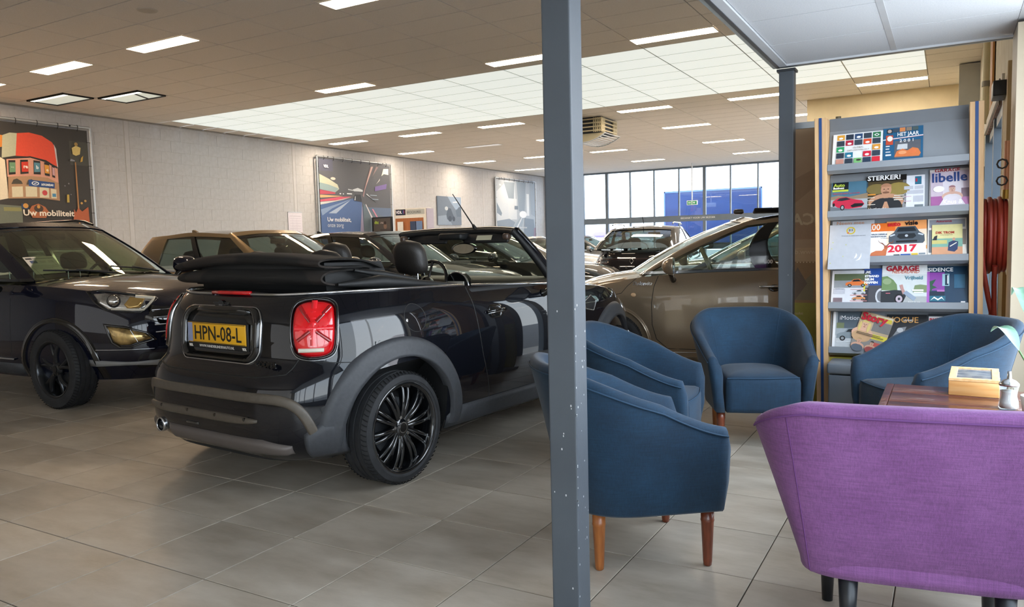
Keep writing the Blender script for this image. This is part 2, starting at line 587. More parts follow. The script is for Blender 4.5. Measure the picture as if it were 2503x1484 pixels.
for s in range(-3, len(seams)):
    ya = (seams[s] if s >= 0 else seams[0] + 4.77 * s) + .01
    yb = (seams[s + 1] if 0 <= s + 1 < len(seams) else (seams[0] + 4.77 * (s + 1) if s < 0 else YF)) - .01
    if yb <= ya: continue
    strip.box(XL - .005, XL + .0015, ya, ya + .10, 0, H)
    for k in range(17):
        z = k * BH
        if z > H: break
        y = ya + .105 - (BL / 2 if k % 2 else 0)
        while y < yb - .02:
            a, b_ = max(y, ya + .105), min(y + BL, yb)
            if b_ - a > .03:
                lst.append((0 if (z > 1.4 and inframe((XL, (a + b_) / 2, z), 0)) else 1, (Vector((XL, a, z)) - CAMP).length, a, b_, z))
            y += BL
lst.sort()
for fl, d, a, b_, z in lst:
    jit = random.uniform(-.0015, .0015)
    if nb < 290 and abs(b_ - a - BL) < .001 and z + BH < H:
        o = link_mesh('block', full_me, wl)
        o.location = (XL + jit, a, z)
        nb += 1
    else:
        q = block_mesh(b_ - a)
        zz = min(z + BH, H) - z
        restb.add([(XL + p[0] + jit, p[1] + a, z + p[2] * zz / BH) for p in q.v], q.f, 0, False)
tag(restb.build('block_field', M_BLOCK, wl), kind='stuff')
strip.build('smooth_strip', mat('painted_strip', 'c8c8ca', rough=.7), wl)
MB().box(XL, XL + .03, YN, YF, H - .03, H + .002).build('edge_trim', mat('edge_trim_grey', '8f8b85', rough=.6), wl)

# ---- far wall: window wall
M_STEEL = mat('window_steel_blue', '687581', rough=.45, col2='707d89', scale=3)  # lightened base: haze of the bright windows is put into the colour
M_GLASS = glass('window_glass', tint=(.93, .96, .97))
wf = MB()
wf.box(XL - .3, XL + .2, YF - .1, YF + .1, 0, H)
wf.box(XL, 6, YF - .09, YF + .09, 4.02, H + .02)
wf.box(XL, 6, YF - .07, YF + .07, 0, .12)
o = wf.build('wall_far', M_STEEL); tag(o, kind='structure')
xs = [-10.0 + .0 * 0, -8.44, -7.42, -6.37, -5.36, -4.345, -3.37, -2.34, -1.325, -.3, .72, 1.74]
xs = [XL + .2, -9.45] + xs[1:]
for k in range(len(xs) - 1):
    a, b_ = xs[k], xs[k + 1]
    t = empty('window_%d' % (k + 1), ((a + b_) / 2, YF, 0)); tag(t, kind='structure')
    w = (b_ - a) / 2
    wl_ = .11 if k in (3, 7) else .045
    m = MB().box(-w, -w + wl_, -.06, .06, .12, 4.02)
    m.build('mullion', M_STEEL, t)
    MB().box(-w + wl_, w, -.055, .055, 1.97, 2.20).build('transom', M_STEEL, t)
    MB().box(-w + wl_, w, -.004, .004, 2.20, 4.02).box(-w + wl_, w, -.004, .004, .12, 1.97).build('pane', M_GLASS, t)
wr2 = MB().box(1.76, 6, YF - .1, YF + .1, 0, 4.02).build('wall_back_right', mat('wall_beige', 'd9c9a6', rough=.8, scale=5)); tag(wr2, kind='structure')
text('door_header_text', 'BEDANKT VOOR UW BEZOEK', .10, mat('white_print', 'f2f2f0', rough=.5), o, frame((-4.25, YF - .062, 2.06), (1, 0, 0), (0, 0, 1), (0, -1, 0)))
# exit sign
t = empty('exit_sign', (-3.42, 25.9, 0)); tag(t, 'green and white emergency exit sign hanging on a rod before the windows', 'exit sign')
MB().cyl((0, 0, 2.72), (0, 0, H), .022, n=10).build('rod', mat('white_metal', 'dfe2e4', rough=.4, metal=.3), t)
MB().bbox((0, 0, 2.62), (.40, .07, .17), .012).build('housing', mat('white_plastic', 'e9efec', rough=.4), t)
art('exit_symbol', [('1c9c6c', R(.06, .15, .46, .85)), ('1c9c6c', R(.54, .15, .94, .85)), ('ffffff', [(.7, .3), (.82, .5), (.7, .7), (.58, .5)]), ('ffffff', R(.12, .42, .34, .58)), ('ffffff', [(.3, .3), (.42, .5), (.3, .7)])],
    frame((-.2, -.036, 2.535), (1, 0, 0), (0, 0, 1), (0, -1, 0)), t, .40, .17)

# ---- right side: partition, columns, door opening
M_BEIGE = mat('wall_beige')
M_BEIGE2 = mat('board_beige', 'cdb88d', rough=.7, col2='c2ab7e', scale=4, stretch=(1, 1, .2))
pt = MB().box(2.33, XR + .1, 14.6, 14.75, 0, H).build('wall_partition', M_BEIGE); tag(pt, kind='structure')
wr = MB()
wr.box(XR, XR + .2, 8.6, 14.6, 0, H).box(XR, XR + .2, 3.2, 8.6, 2.52, H).box(XR, XR + .2, 3.45, 5.15, 0, 2.52)
wr = wr.build('wall_right', mat('wall_cream', 'e2d9c2', rough=.75, col2='d6cbb0', scale=6)); tag(wr, kind='structure')
MB().box(XR - .03, XR + .01, 3.9, 5.2, 0, 2.50).build('trim_board', M_BEIGE2, wr)
MB().box(XR - .055, XR - .02, 4.15, 4.22, 0, 2.50).build('trim_batten', M_BEIGE2, wr)
MB().box(XR - .02, XR + .005, 8.62, 9.3, 0, 2.62).box(XR - .03, XR, 9.5, 9.6, 0, 2.62).build('trim_board', mat('board_white', 'ddd6c6', rough=.6), wr)
# rusty lintel soffit
MB().box(XR - .03, XR + .2, 5.15, 8.6, 2.44, 2.53).build('lintel', mat('lintel_rust', '8a5b49', rough=.8, col2='b7a79c', scale=7, bump=.3), wr)
MB().box(XR - .05, XR - .03, 5.0, 8.7, 2.46, 2.56).build('lintel_edge', mat('board_white'), wr)
d = empty('door_1', (XR, 6.9, 0)); tag(d, kind='structure')
for y0, y1, x0, x1 in ((5.16, 5.30, -.03, .06), (5.75, 5.86, .02, .10), (6.9, 7.05, -.02, .08), (8.42, 8.6, -.04, .08)):
    MB().box(x0, x1, y0 - 6.9, y1 - 6.9, 0, 2.44).build('door_post', M_STEEL, d)
MB().box(-.0, .08, 5.2 - 6.9, 8.5 - 6.9, 2.34, 2.44).build('door_head', M_STEEL, d)
MB().box(.03, .036, 5.3 - 6.9, 8.45 - 6.9, .02, 2.36).build('pane', M_GLASS, d)
MB().tube([(-.02, 5.75 - 6.9, 1.02), (-.07, 5.75 - 6.9, 1.02), (-.07, 5.75 - 6.9, 1.16), (-.02, 5.75 - 6.9, 1.16)], .008).build('door_handle', mat('chrome', 'c9ccd0', rough=.15, metal=1.), d)
# column beside the partition and the near column
t = MB().box(5.02, XR + .01, 12.55, 12.75, 0, H - .02).build('column_far', mat('column_grey', 'b6b4ac', rough=.6)); tag(t, kind='structure')
t = MB().box(5.235, 5.60, 2.78, 3.18, 0, 2.452).build('column_near', mat('column_khaki', 'b5a893', rough=.55, col2='a99c86', scale=2)); tag(t, kind='structure')
# pipes and the orange wood board
t = empty('wall_pipe', (XR - .06, 8.05, 0)); tag(t, 'cream vertical pipe fixed to the right wall above the door', 'pipe')
MB().cyl((0, 0, 2.53), (0, 0, 4.0), .035, n=14).build('pipe', mat('pipe_cream', 'd8cfa9', rough=.5), t)
for za in (2.95, 3.86):
    MB().cyl((0, 0, za), (0, 0, za + .06), .044, n=14).build('pipe_clamp', mat('steel_dull', '8d8a80', rough=.5, metal=.6), t)
t = MB().box(XR - .03, XR - .01, 7.35, 7.85, 2.53, 3.95).build('wood_board', mat('board_orange', 'b67a3f', rough=.6, col2='c8924f', scale=3, stretch=(1, 8, 1))); tag(t, 'orange varnished wood board behind the cream pipe on the right wall', 'board')
t = empty('camera_box', (XR - .06, 4.9, 2.35)); tag(t, 'small dark sensor box with a looped cable high on the right wall', 'sensor')
MB().bbox((0, 0, .06), (.12, .30, .12), .008).build('housing', mat('dark_plastic', '25272b', rough=.4), t)
MB().tube([(.0, .15 + .1 * sin(a / 10 * pi), .12 + .18 * (a / 10) * (1 - a / 10) * 3 - a * .015) for a in range(11)], .006, n=6).build('cable', mat('cable_brown', '5a4a3a', rough=.6), t)
t = empty('door_switch', (XR - .04, 8.66, 2.0)); tag(t, 'small metal door closer bracket on the cream wall', 'bracket')
MB().bbox((0, 0, .0), (.08, .25, .16), .006).build('bracket', mat('steel_dull'), t)

# right wall near the lounge is a shop window (outside the picture), back and near walls
w2 = empty('window_20', (5.5, -3.2, 0)); tag(w2, kind='structure')
for k in range(8):
    y = -9 + k * (11.75 / 7)
    MB().box(-.04, .06, y - .04 + 3.2, y + .04 + 3.2, 0, 2.6).build('mullion', M_STEEL, w2)
MB().box(-.04, .06, -5.8, 6.0, 0, .25).box(-.04, .06, -5.8, 6.0, 2.45, 2.62).build('rail', M_STEEL, w2)
MB().box(0, .006, -5.8, 6.0, .25, 2.45).build('pane', M_GLASS, w2)
t = MB().box(5.46, 5.7, YN, 2.8, 2.6, H + .05).build('wall_right_near', mat('wall_cream')); tag(t, kind='structure')
t = MB().box(XL, 5.7, YN - .2, YN, 0, H).build('wall_near', mat('wall_cream')); tag(t, kind='structure')

# ---- lower ceiling over the lounge and its posts
CZ = 2.475
M_CPAN = mat('canopy_panel', 'd3d6d9', rough=.8, col2='c9cdd1', scale=120, bump=.12, bscale=260)
M_CBAR = mat('canopy_bar', 'b9bcbf', rough=.4)
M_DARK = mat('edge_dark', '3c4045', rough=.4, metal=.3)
cn = MB().box(3.875, 5.7, YN + .2, 3.24, CZ + .012, CZ + .03).build('ceiling_2', M_CBAR); tag(cn, kind='structure')
MB().box(3.835, 3.86, YN + .2, 3.25, CZ - .012, CZ + .06).box(3.86, 5.6, 3.235, 3.262, CZ - .012, CZ + .06).build('edge_channel', mat('edge_aluminium', '9aa4a6', rough=.35, metal=.5), cn)
MB().box(3.86, 3.883, YN + .2, 3.235, CZ - .016, CZ + .05).box(3.86, 5.6, 3.212, 3.235, CZ - .012, CZ + .05).build('edge_shadow', M_DARK, cn)  # dark strip between channel and rail
MB().box(3.883, 3.935, YN + .2, 3.212, CZ - .012, CZ + .02).box(3.935, 5.6, 3.195, 3.212, CZ - .012, CZ + .02).build('edge_rail', mat('edge_rail_white', 'c8ccd0', rough=.4), cn)
mb_ = MB()
for j in range(0, 20):
    y0 = 3.20 - .60 * (j + 1); y1 = y0 + .60
    if y0 < YN: continue
    for x0, x1 in ((3.94, 4.578), (4.612, 5.235), (5.27, 5.65)):
        q = MB().box(x0, x1, y0 + .006, y1 - .006, CZ, CZ + .011)
        if y0 > -2.5: link_mesh('ceiling_panel', q.mesh('ceiling_panel', M_CPAN), cn)
        else: mb_.v and None; mb_.box(x0, x1, y0 + .006, y1 - .006, CZ, CZ + .011)
tag(mb_.build('ceiling_panel_field', M_CPAN, cn), kind='stuff') if mb_.v else None
bars = MB()
y = 3.20
while y > YN + .3:
    bars.box(3.935, 5.65, y - .006, y + .006, CZ + .002, CZ + .012); y -= .60
bars.box(4.578, 4.612, YN + .3, 3.2, CZ - .002, CZ + .012).box(5.236, 5.268, YN + .3, 3.2, CZ - .002, CZ + .012)
bars.build('grid_bar', M_CBAR, cn)
M_POST = mat('post_grey', '4a5057', rough=.42, col2='525960', scale=2.5, bump=.05, bscale=30)
chips = mat('paint_chip', 'c7c9ca', rough=.7)
def post(x0, y0, lab, nchip):
    t = empty('steel_post', (x0 + .05, y0 + .045, 0)); tag(t, lab, 'post')
    p = MB().box(-.05, .05, -.045, .045, 0, CZ - .02).build('post', M_POST, t, bevel=.006, seg=3)
    m = MB()
    for k in range(nchip):
        z = random.uniform(.1, 1.1) ; r = random.uniform(.0012, .003)
        if random.random() < .7:
            px_, py_ = .0505, random.choice([random.uniform(-.04, .04), -.043])
            m.add([(px_, py_ + r * cos(a), z + r * 1.6 * sin(a)) for a in (0, 1, 2, 3.1, 4.2, 5.3)], [(0, 1, 2, 3, 4, 5)])
        else:
            qx = random.uniform(-.04, .045)
            m.add([(qx + r * cos(a), -.0455, z + r * 1.6 * sin(a)) for a in (0, 1, 2, 3.1, 4.2, 5.3)], [(5, 4, 3, 2, 1, 0)])
    tag(m.build('paint_chips', chips, t), kind='stuff')
    return t
post(3.79, -.2, 'near thick grey steel post with chipped paint, left of the armchairs', 46)
t = post(3.865, 3.29, 'farther thin grey steel post holding the corner of the low ceiling', 4)
MB().box(-.062, .062, -.06, .05, CZ - .03, CZ - .013).build('cap_plate', M_DARK, t)

# ---- ceiling heater unit
t = empty('ceiling_heater', (-2.35, 14.2, H)); tag(t, 'beige slatted ceiling heater unit hanging right of the near post', 'heater')
M_HB = mat('heater_beige', 'c9bf9f', rough=.55)
m = MB().box(-.42, .42, -.42, .42, -.36, 0); m.build('core', mat('heater_dark', '2b2f33', rough=.6), t)
for s1 in (-1, 1):
    for s2 in (-1, 1):
        m = MB()
        for k in range(5):
            m.box(s1 * .45 - .012 - s1 * k * .045, s1 * .45 + .012 - s1 * k * .045, s2 * .45 - .015, s2 * .45 + .015, -.34, -.02)
            m.box(s1 * .45 - .015, s1 * .45 + .015, s2 * .45 - .012 - s2 * k * .045, s2 * .45 + .012 - s2 * k * .045, -.34, -.02)
        m.build('corner_fins', M_HB, t)
for k in range(4):
    z = -.05 - k * .085
    m = MB()
    for a, b_, c_, d_ in ((-.45, .45, -.47, -.43), (-.45, .45, .43, .47), (-.47, -.43, -.45, .45), (.43, .47, -.45, .45)):
        m.box(a, b_, c_, d_, z - .014, z + .014)
    m.build('slat', M_HB, t)
m = MB()
P = [[(-.5 + 1.0 * i / 12, y, -.37 - .17 * (1 - ((i - 6) / 6) ** 2)) for y in (-.42, .42)] for i in range(13)]
for i in range(12):
    a, b_ = P[i], P[i + 1]
    m.add([a[0], b_[0], (b_[0][0], -.42, -.36), (a[0][0], -.42, -.36)], [(0, 1, 2, 3)])
m.build('belly_plate', M_HB, t)
m = MB()
for i in range(17):
    x = -.52 + 1.04 * i / 16; z = -.375 - .175 * (1 - (x / .52) ** 2)
    m.box(x - .016, x + .016, -.44, .44, z - .006, z + .004)
for y in (-.45, .45):
    m.tube([(-.54 + 1.08 * i / 14, y, -.375 - .18 * (1 - ((i - 7) / 7) ** 2)) for i in range(15)], .014, n=6)
m.build('air_grille', mat('grille_white', 'd4dbe2', rough=.4, metal=.2), t)

# ---- outside
M_ASPH = mat('asphalt', '7c7a78', rough=.9, col2='8d8b8a', scale=12)
g = MB().box(-60, 60, -40, 90, -.4, -.13).build('ground_outside', M_ASPH); tag(g, kind='structure')
t = empty('truck_trailer', (-5.2, 35.4, 0)); tag(t, 'blue truck trailer parked outside behind the far windows', 'trailer')
MB().box(-2.45, 2.35, 0, 2.3, 1.05, 3.66).build('box_body', mat('trailer_blue', '1c3468', rough=.35, col2='27447c', scale=.8, stretch=(.3, 1, 2)), t, bevel=.03)
MB().box(-1.95, 1.6, -.02, 0, 2.16, 2.36).build('white_stripe', mat('trailer_white', 'e9eef4', rough=.4), t)
MB().box(-2.47, -2.40, -.03, 2.3, 1.05, 3.68).box(2.30, 2.37, -.03, 2.3, 1.05, 3.68).box(-2.45, 2.35, -.03, 0, 3.60, 3.68).build('corner_rail', mat('trailer_rail', '5e7fc0', rough=.3, metal=.3), t)
for x in (-1.9, -1.2, 1.6):
    m = MB().cyl((x, -.05, .35), (x, .25, .35), .48, n=24); m.build('wheel', mat('dark_plastic'), t)
MB().box(-2.3, 2.2, .2, 2.1, .75, 1.05).build('chassis', mat('dark_plastic'), t)
t = empty('white_building', (-11.5, 40, 0)); tag(t, 'white corrugated building outside beyond the windows on the left', 'building')
m = MB().box(-6.5, 2.3, 0, 3, -.1, 2.6)
m.build('wall', mat('corrugated_white', 'e2e6ea', rough=.6), t)
m = MB()
for k in range(44): m.box(-6.4 + k * .2, -6.32 + k * .2, -.05, 0, 0, 2.55)
m.build('rib', mat('corrugated_white'), t)
t = empty('roadside_house', (26, 17, 0), 0); tag(t, 'pink rendered low building across the road, seen in reflections', 'building')
MB().box(-3, 3, -7, 7, -.1, 2.9).build('wall', mat('render_pink', 'c9a3a3', rough=.8), t)
MB().box(-3.3, 3.3, -7.3, 7.3, 2.9, 3.2).build('roof', mat('roof_rose', 'a08088', rough=.8), t)
for k in range(5): MB().box(-3.02, -2.98, -6 + k * 2.6, -4.6 + k * 2.6, .9, 2.3).build('window', mat('dark_plastic'), t)
for (x, y, lab, c) in ((-9.2, 31.5, 'purple garden parasol outside, left of the blue trailer', '8f7fa8'), (-7.2, 34, 'folded lilac parasol outside beside the trailer', 'a79bbd')):
    t = empty('parasol', (x, y, -.1)); tag(t, lab, 'parasol')
    m = MB().lathe([(0, 2.0), (.35, 1.93), (.8, 1.78), (1.1, 1.62), (1.12, 1.55)], 10, smooth=False); m.build('canopy', mat('cloth_' + c, c, rough=.8), t)
    MB().cyl((0, 0, 0), (0, 0, 2.0), .025, n=8).build('pole', mat('white_metal'), t)
# ------------------------------------------------------------------ lounge: armchairs, table, rack
def fabric(name, c1, c2, bump=.4):
    m = mat(name, c1, rough=.85, col2=c2, scale=5, detail=5, sheen=.12, bump=bump, bscale=420, lo=.35, hi=.7)
    n, l, b = nodes_of(m)
    # woven slubs
    tcn = n.new('ShaderNodeTexCoord')
    for st in ((240, 240, 14), ):
        mp = n.new('ShaderNodeMapping'); mp.inputs['Scale'].default_value = st
        nz = n.new('ShaderNodeTexNoise'); nz.inputs['Scale'].default_value = 1; nz.inputs['Detail'].default_value = 2
        mp2 = n.new('ShaderNodeMapping'); mp2.inputs['Scale'].default_value = (16, 16, 260)
        nz2 = n.new('ShaderNodeTexNoise'); nz2.inputs['Scale'].default_value = 1; nz2.inputs['Detail'].default_value = 2
        l.new(tcn.outputs['Object'], mp.inputs[0]); l.new(mp.outputs[0], nz.inputs['Vector'])
        l.new(tcn.outputs['Object'], mp2.inputs[0]); l.new(mp2.outputs[0], nz2.inputs['Vector'])
        ad = n.new('ShaderNodeMath'); ad.operation = 'ADD'
        l.new(nz.outputs['Fac'], ad.inputs[0]); l.new(nz2.outputs['Fac'], ad.inputs[1])
        mr = n.new('ShaderNodeMapRange'); mr.inputs['From Min'].default_value = .7; mr.inputs['From Max'].default_value = 1.3
        mr.inputs['To Min'].default_value = .80; mr.inputs['To Max'].default_value = 1.18
        l.new(ad.outputs[0], mr.inputs[0])
        mx = n.new('ShaderNodeMix'); mx.data_type = 'RGBA'; mx.blend_type = 'MULTIPLY'; mx.inputs[0].default_value = 1
        src = b.inputs['Base Color'].links[0].from_socket
        l.new(src, mx.inputs[6]); l.new(mr.outputs[0], mx.inputs[7])
        l.new(mx.outputs[2], b.inputs['Base Color'])
    return m
M_BLUE = fabric('fabric_petrol_blue', '0c2a40', '11354e', .15)
M_PURP = fabric('fabric_purple', '7a4a80', '89588f', .22)
M_LEGW = mat('leg_wood_red', '7d3d22', rough=.35, col2='5d2a17', scale=9, stretch=(6, 6, 1), coat=.4)
M_LEGL = mat('leg_wood_light', 'a8662f', rough=.4, col2='8c4f22', scale=9, stretch=(6, 6, 1), coat=.3)
M_BLACKW = mat('leg_black', '1c1e22', rough=.35)

def outline(t, W2, xf, xb, n):
    """U path: t 0..1 from the front of the left arm (+y) round the back to the front of the right arm"""
    L1 = xf - 0.0
    arc = 2.2
    s = t * 2 - 1                       # -1..1
    if abs(s) > .62:
        k = (abs(s) - .62) / .38
        return (k * xf, -W2 * (1 if s > 0 else -1), (0, -1 if s > 0 else 1))
    a = s / .62 * pi / 2               # -pi/2..pi/2, 0 = back centre
    c, q = cos(a), sin(a)
    x = -xb * abs(c) ** (2 / n)
    y = -W2 * (1 if q > 0 else -1) * abs(q) ** (2 / n)
    return (x, y, None)

def tub_chair(name, label, group, loc, rz, fab, piping, W2=.288, xf=.285, xb=.295, n=2.6, arm=.57, back=.82, zb=.228, seat=.455,
              flare=.045, bflare=.125, th=.062, leg='wood', narrow=0., legh=.22, legr=(.026, .016), lpos=None):
    t = empty(name, (loc[0], loc[1], 0), radians(rz))
    tag(t, label, 'armchair', group)
    N = 56
    P = []
    rim = []
    crease = []
    for i in range(N + 1):
        u = i / N
        x, y, _ = outline(u, W2, xf, xb, n)
        x2, y2, _ = outline(min(1, u + .004), W2, xf, xb, n)
        x1, y1, _ = outline(max(0, u - .004), W2, xf, xb, n)
        d = Vector((x2 - x1, y2 - y1, 0)); d.normalize()
        nrm = Vector((-d.y, d.x, 0))      # check outward
        if nrm.dot(Vector((x - .02, y, 0))) < 0: nrm = -nrm
        s = abs(u * 2 - 1)
        k = max(0, min(1, (1.0 - s) / .80)); k = .45 * k + .55 * k * k * (3 - 2 * k)
        zt = arm + (back - arm) * k
        bf = flare + (bflare - flare) * k
        # lean of the back: outer surface moves out with height
        def pt(z, off):
            f = max(0, (z - zb) / (zt - zb))
            lean = bf * (f ** 1.3) - narrow * (1 - f)
            fr = 0
            p = Vector((x, y, 0)) + nrm * (lean + off)
            if s > .985: pass
            return (p.x + (0 if True else fr), p.y, z)
        row = [pt(zb, -th), pt(zb, -.012), pt(zb + .012, 0), pt(zb + (zt - zb) * .3, .004), pt(zb + (zt - zb) * .6, .004), pt(zt - .035, .002), pt(zt - .012, -.006),
               pt(zt, -.024), pt(zt, -th + .022), pt(zt - .014, -th + .003), pt(zt - .05, -th - .004), pt(seat + (zt - seat) * .5, -th - .012), pt(seat, -th - .014), pt(seat - .10, -th)]
        P.append(row)
        rim.append(pt(zt - .030, .005))
        crease.append(Vector(pt(zt - .012, -.004)))
    mb = MB()
    mb.grid(P, cv=True)
    for row, fl in ((P[0], False), (P[-1], True)):
        c = Vector((0, 0, 0))
        for p in row: c += Vector(p)
        c /= len(row)
        # rounded front: inner ring pushed forward
        ring = [tuple((Vector(p) * .45 + c * .55) + Vector((.022, 0, 0))) for p in row]
        m_ = len(row)
        mb.grid([row, ring], cv=True, flip=fl)
        mb.add(ring, [tuple(range(m_)) if fl else tuple(range(m_))[::-1]], smooth=True)
    shell = mb.build('shell', fab, t, weld=True)
    # piping
    mb = MB().tube(rim, .0035, n=6)
    mb.build('piping', piping, t)
    for u in (.36, .64):
        i = int(u * N)
        x, y, _ = outline(u, W2, xf, xb, n)
        col = P[i]
        seam = MB().tube([Vector(p) * 1.0 for p in (col[5], col[4], col[3], col[2])], .0018, n=5)
        seam.build('seam', piping, t)
        seam = MB().tube([Vector(p) for p in (col[9], col[10], col[11], col[12])], .0016, n=5)
        seam.build('seam', piping, t)
    # seat cushion: rounded slab filling the inside
    mb = MB()
    prof = []
    M_ = 40
    def inside(u, off):
        x, y, _ = outline(u, W2 - th - .004 + off, xf + .012 + off, xb - th + .0 + off, n)
        return x, y
    rings = []
    for z, off in ((zb + .002, -.004), (zb + .03, 0), (seat - .045, 0), (seat - .014, -.006), (seat, -.03), (seat + .012, -.10), (seat + .016, -.2)):
        r = []
        for i in range(M_ + 1):
            x, y = inside(i / M_, off)
            r.append((x, y, z))
        # front edge, gently bowed
        x0, y0, _z = r[-1]; x1, y1, _z = r[0]
        for k in range(1, 12):
            q = k / 12
            r.append((x0 + (x1 - x0) * q + .022 * sin(pi * q), y0 + (y1 - y0) * q, z))
        rings.append(r)
    mb.grid(rings, cv=True)
    mb.add(rings[-1], [tuple(range(len(rings[-1])))], smooth=True)
    mb.add(rings[0], [tuple(range(len(rings[0])))[::-1]], smooth=False)
    mb.build('seat', fab, t, weld=True, fix=True)
    mb = MB()
    cr_ = rings[3][-12:] + [rings[3][0]]
    mb.tube([(p[0] + .002, p[1], p[2]) for p in cr_], .004, n=6)
    mb.build('piping', piping, t)
    lp = lpos or [(xf - .05, W2 - .045), (xf - .05, -W2 + .045), (-xb + .10, W2 - .09), (-xb + .10, -W2 + .09)]
    for k, (x, y) in enumerate(lp):
        m = MB()
        sp = .012 if k < 2 else -.02
        if leg == 'wood':
            pr_ = [(0, legh + .01), (legr[0], legh + .01), (legr[0], legh - .028), (legr[0] * 1.06, legh - .033), (legr[0] * .97, legh - .040), (legr[1] + .002, .02), (legr[1], .004), (legr[1] - .004, 0), (0, 0)]
        else:
            pr_ = [(0, legh + .02), (legr[0], legh + .02), (legr[1], .0), (0, 0)]
        m.lathe(pr_[::-1], 20)
        o = m.build('leg', M_BLACKW if leg != 'wood' else (M_LEGL if k == 3 else M_LEGW), t)
        o.location = (x, y, 0)
    return t
M_PIPE_B = mat('piping_blue', '1c3a52', rough=.8)
M_PIPE_P = mat('piping_purple', '693c76', rough=.8)
G_CH = 'petrol blue tub armchairs round the table'
tub_chair('tub_armchair', 'blue tub armchair seen from the side, directly right of the near post', G_CH, (3.777, .577), 38, M_BLUE, M_PIPE_B)
tub_chair('tub_armchair', 'blue tub armchair in the middle, seen from its side behind the nearest one', G_CH, (3.43, 1.65), 7, M_BLUE, M_PIPE_B)
tub_chair('tub_armchair', 'blue tub armchair facing out, in front of the thin post', G_CH, (3.835, 2.60), -65, M_BLUE, M_PIPE_B)
tub_chair('tub_armchair', 'wide blue tub armchair in front of the magazine rack, behind the table', G_CH, (4.85, 2.46), 216, M_BLUE, M_PIPE_B)
tub_chair('purple_armchair', 'purple woven armchair with black leg, its back turned to us, front right', None, (4.85, .28), 100, M_PURP, M_PIPE_P,
          W2=.44, xf=.30, xb=.30, n=4.6, arm=.62, back=.815, zb=.25, flare=.05, bflare=.06, th=.085, narrow=.10, leg='black', legh=.25, legr=(.03, .018),
          lpos=[(.2, .25), (.2, -.25), (-.17, .21), (-.17, -.21)])

# ---- table
t = empty('coffee_table', (4.98, 1.26, 0)); tag(t, 'dark reddish brown wooden table with worn plank top between the armchairs', 'table')
M_TBL = mat('table_wood', '4a2620', rough=.28, col2='6b3a2c', scale=6, stretch=(1, 7, 1), coat=.35, bump=.1)
m = MB()
for k in range(5):
    y = -.55 + k * .222
    o = MB().bbox((0, y + .109, .535), (.63 - .07, .217, .03), .004).build('plank', M_TBL, t)
for s in (-1, 1):
    MB().bbox((s * .298, 0.005, .535), (.033, 1.112, .03), .004).build('end_board', M_TBL, t)
MB().box(-.26, .26, -.48, -.46, .44, .52).box(-.26, .26, .46, .48, .44, .52).box(-.26, -.24, -.46, .46, .44, .52).box(.24, .26, -.46, .46, .44, .52).build('apron', M_TBL, t)
for x in (-.25, .25):
    for y in (-.47, .47):
        MB().bbox((x, y, .26), (.055, .055, .52), .004).build('leg', M_TBL, t)
# tea box
t = empty('tea_box', (5.04, 1.79, .55), radians(-2)); tag(t, 'light pine box with a glass lid standing on the brown table', 'box')
M_PINE = mat('pine', 'd49a58', rough=.5, col2='e3b477', scale=4, stretch=(1, 14, 14))
MB().bbox((0, 0, .033), (.20, .36, .066), .003).build('body', M_PINE, t)
m = MB().box(-.1, .1, -.18, -.15, .067, .08).box(-.1, .1, .15, .18, .067, .08).box(-.1, -.07, -.15, .15, .067, .08).box(.07, .1, -.15, .15, .067, .08)
m.build('lid_frame', mat('pine_lid', 'e0b27a', rough=.5, col2='edc792', scale=4, stretch=(14, 2, 14)), t, bevel=.001)
MB().box(-.07, .07, -.15, .15, .070, .075).build('lid_pane', mat('lid_pane_grey', '9a9a98', rough=.08, col2='6d6f74', scale=18), t)
for yy in (-.09, .075): MB().box(.1, .103, yy, yy + .015, .052, .077).build('hinge', mat('steel_dull'), t)
# sugar dispenser
t = empty('sugar_dispenser', (5.155, 1.385, .55)); tag(t, 'fluted glass sugar dispenser with chrome pourer lid on the table', 'dispenser')
def flute(prof, mb, n=72, amp=.0012):
    P = []
    for i in range(n):
        a = 2 * pi * i / n
        P.append([((r + amp * cos(a * 18) * (1 if .01 < h < .095 else 0)) * cos(a), (r + amp * cos(a * 18) * (1 if .01 < h < .095 else 0)) * sin(a), h) for r, h in prof])
    mb.grid(P, cu=True)
m = MB(); flute([(.0, .001), (.034, .001), (.037, .008), (.034, .03), (.028, .055), (.029, .072), (.035, .095), (.036, .102)], m)
m.build('glass_jar', glass('jar_glass', tint=(.9, .94, .94), ior=1.6, dirt=.05), t)
MB().lathe([(0, .006), (.033, .006), (.0315, .03), (.0255, .055), (.0265, .072), (.029, .078), (0, .080)], 32).build('sugar', mat('sugar', 'eff0f0', rough=.9, bump=.5, bscale=900), t)
MB().lathe([(.0, .100), (.0375, .100), (.0375, .108), (.034, .112), (.024, .122), (.010, .128), (.0085, .132), (.007, .160), (0, .160)], 32).build('pourer_lid', mat('chrome', 'c9ccd0', rough=.12, metal=1.), t)

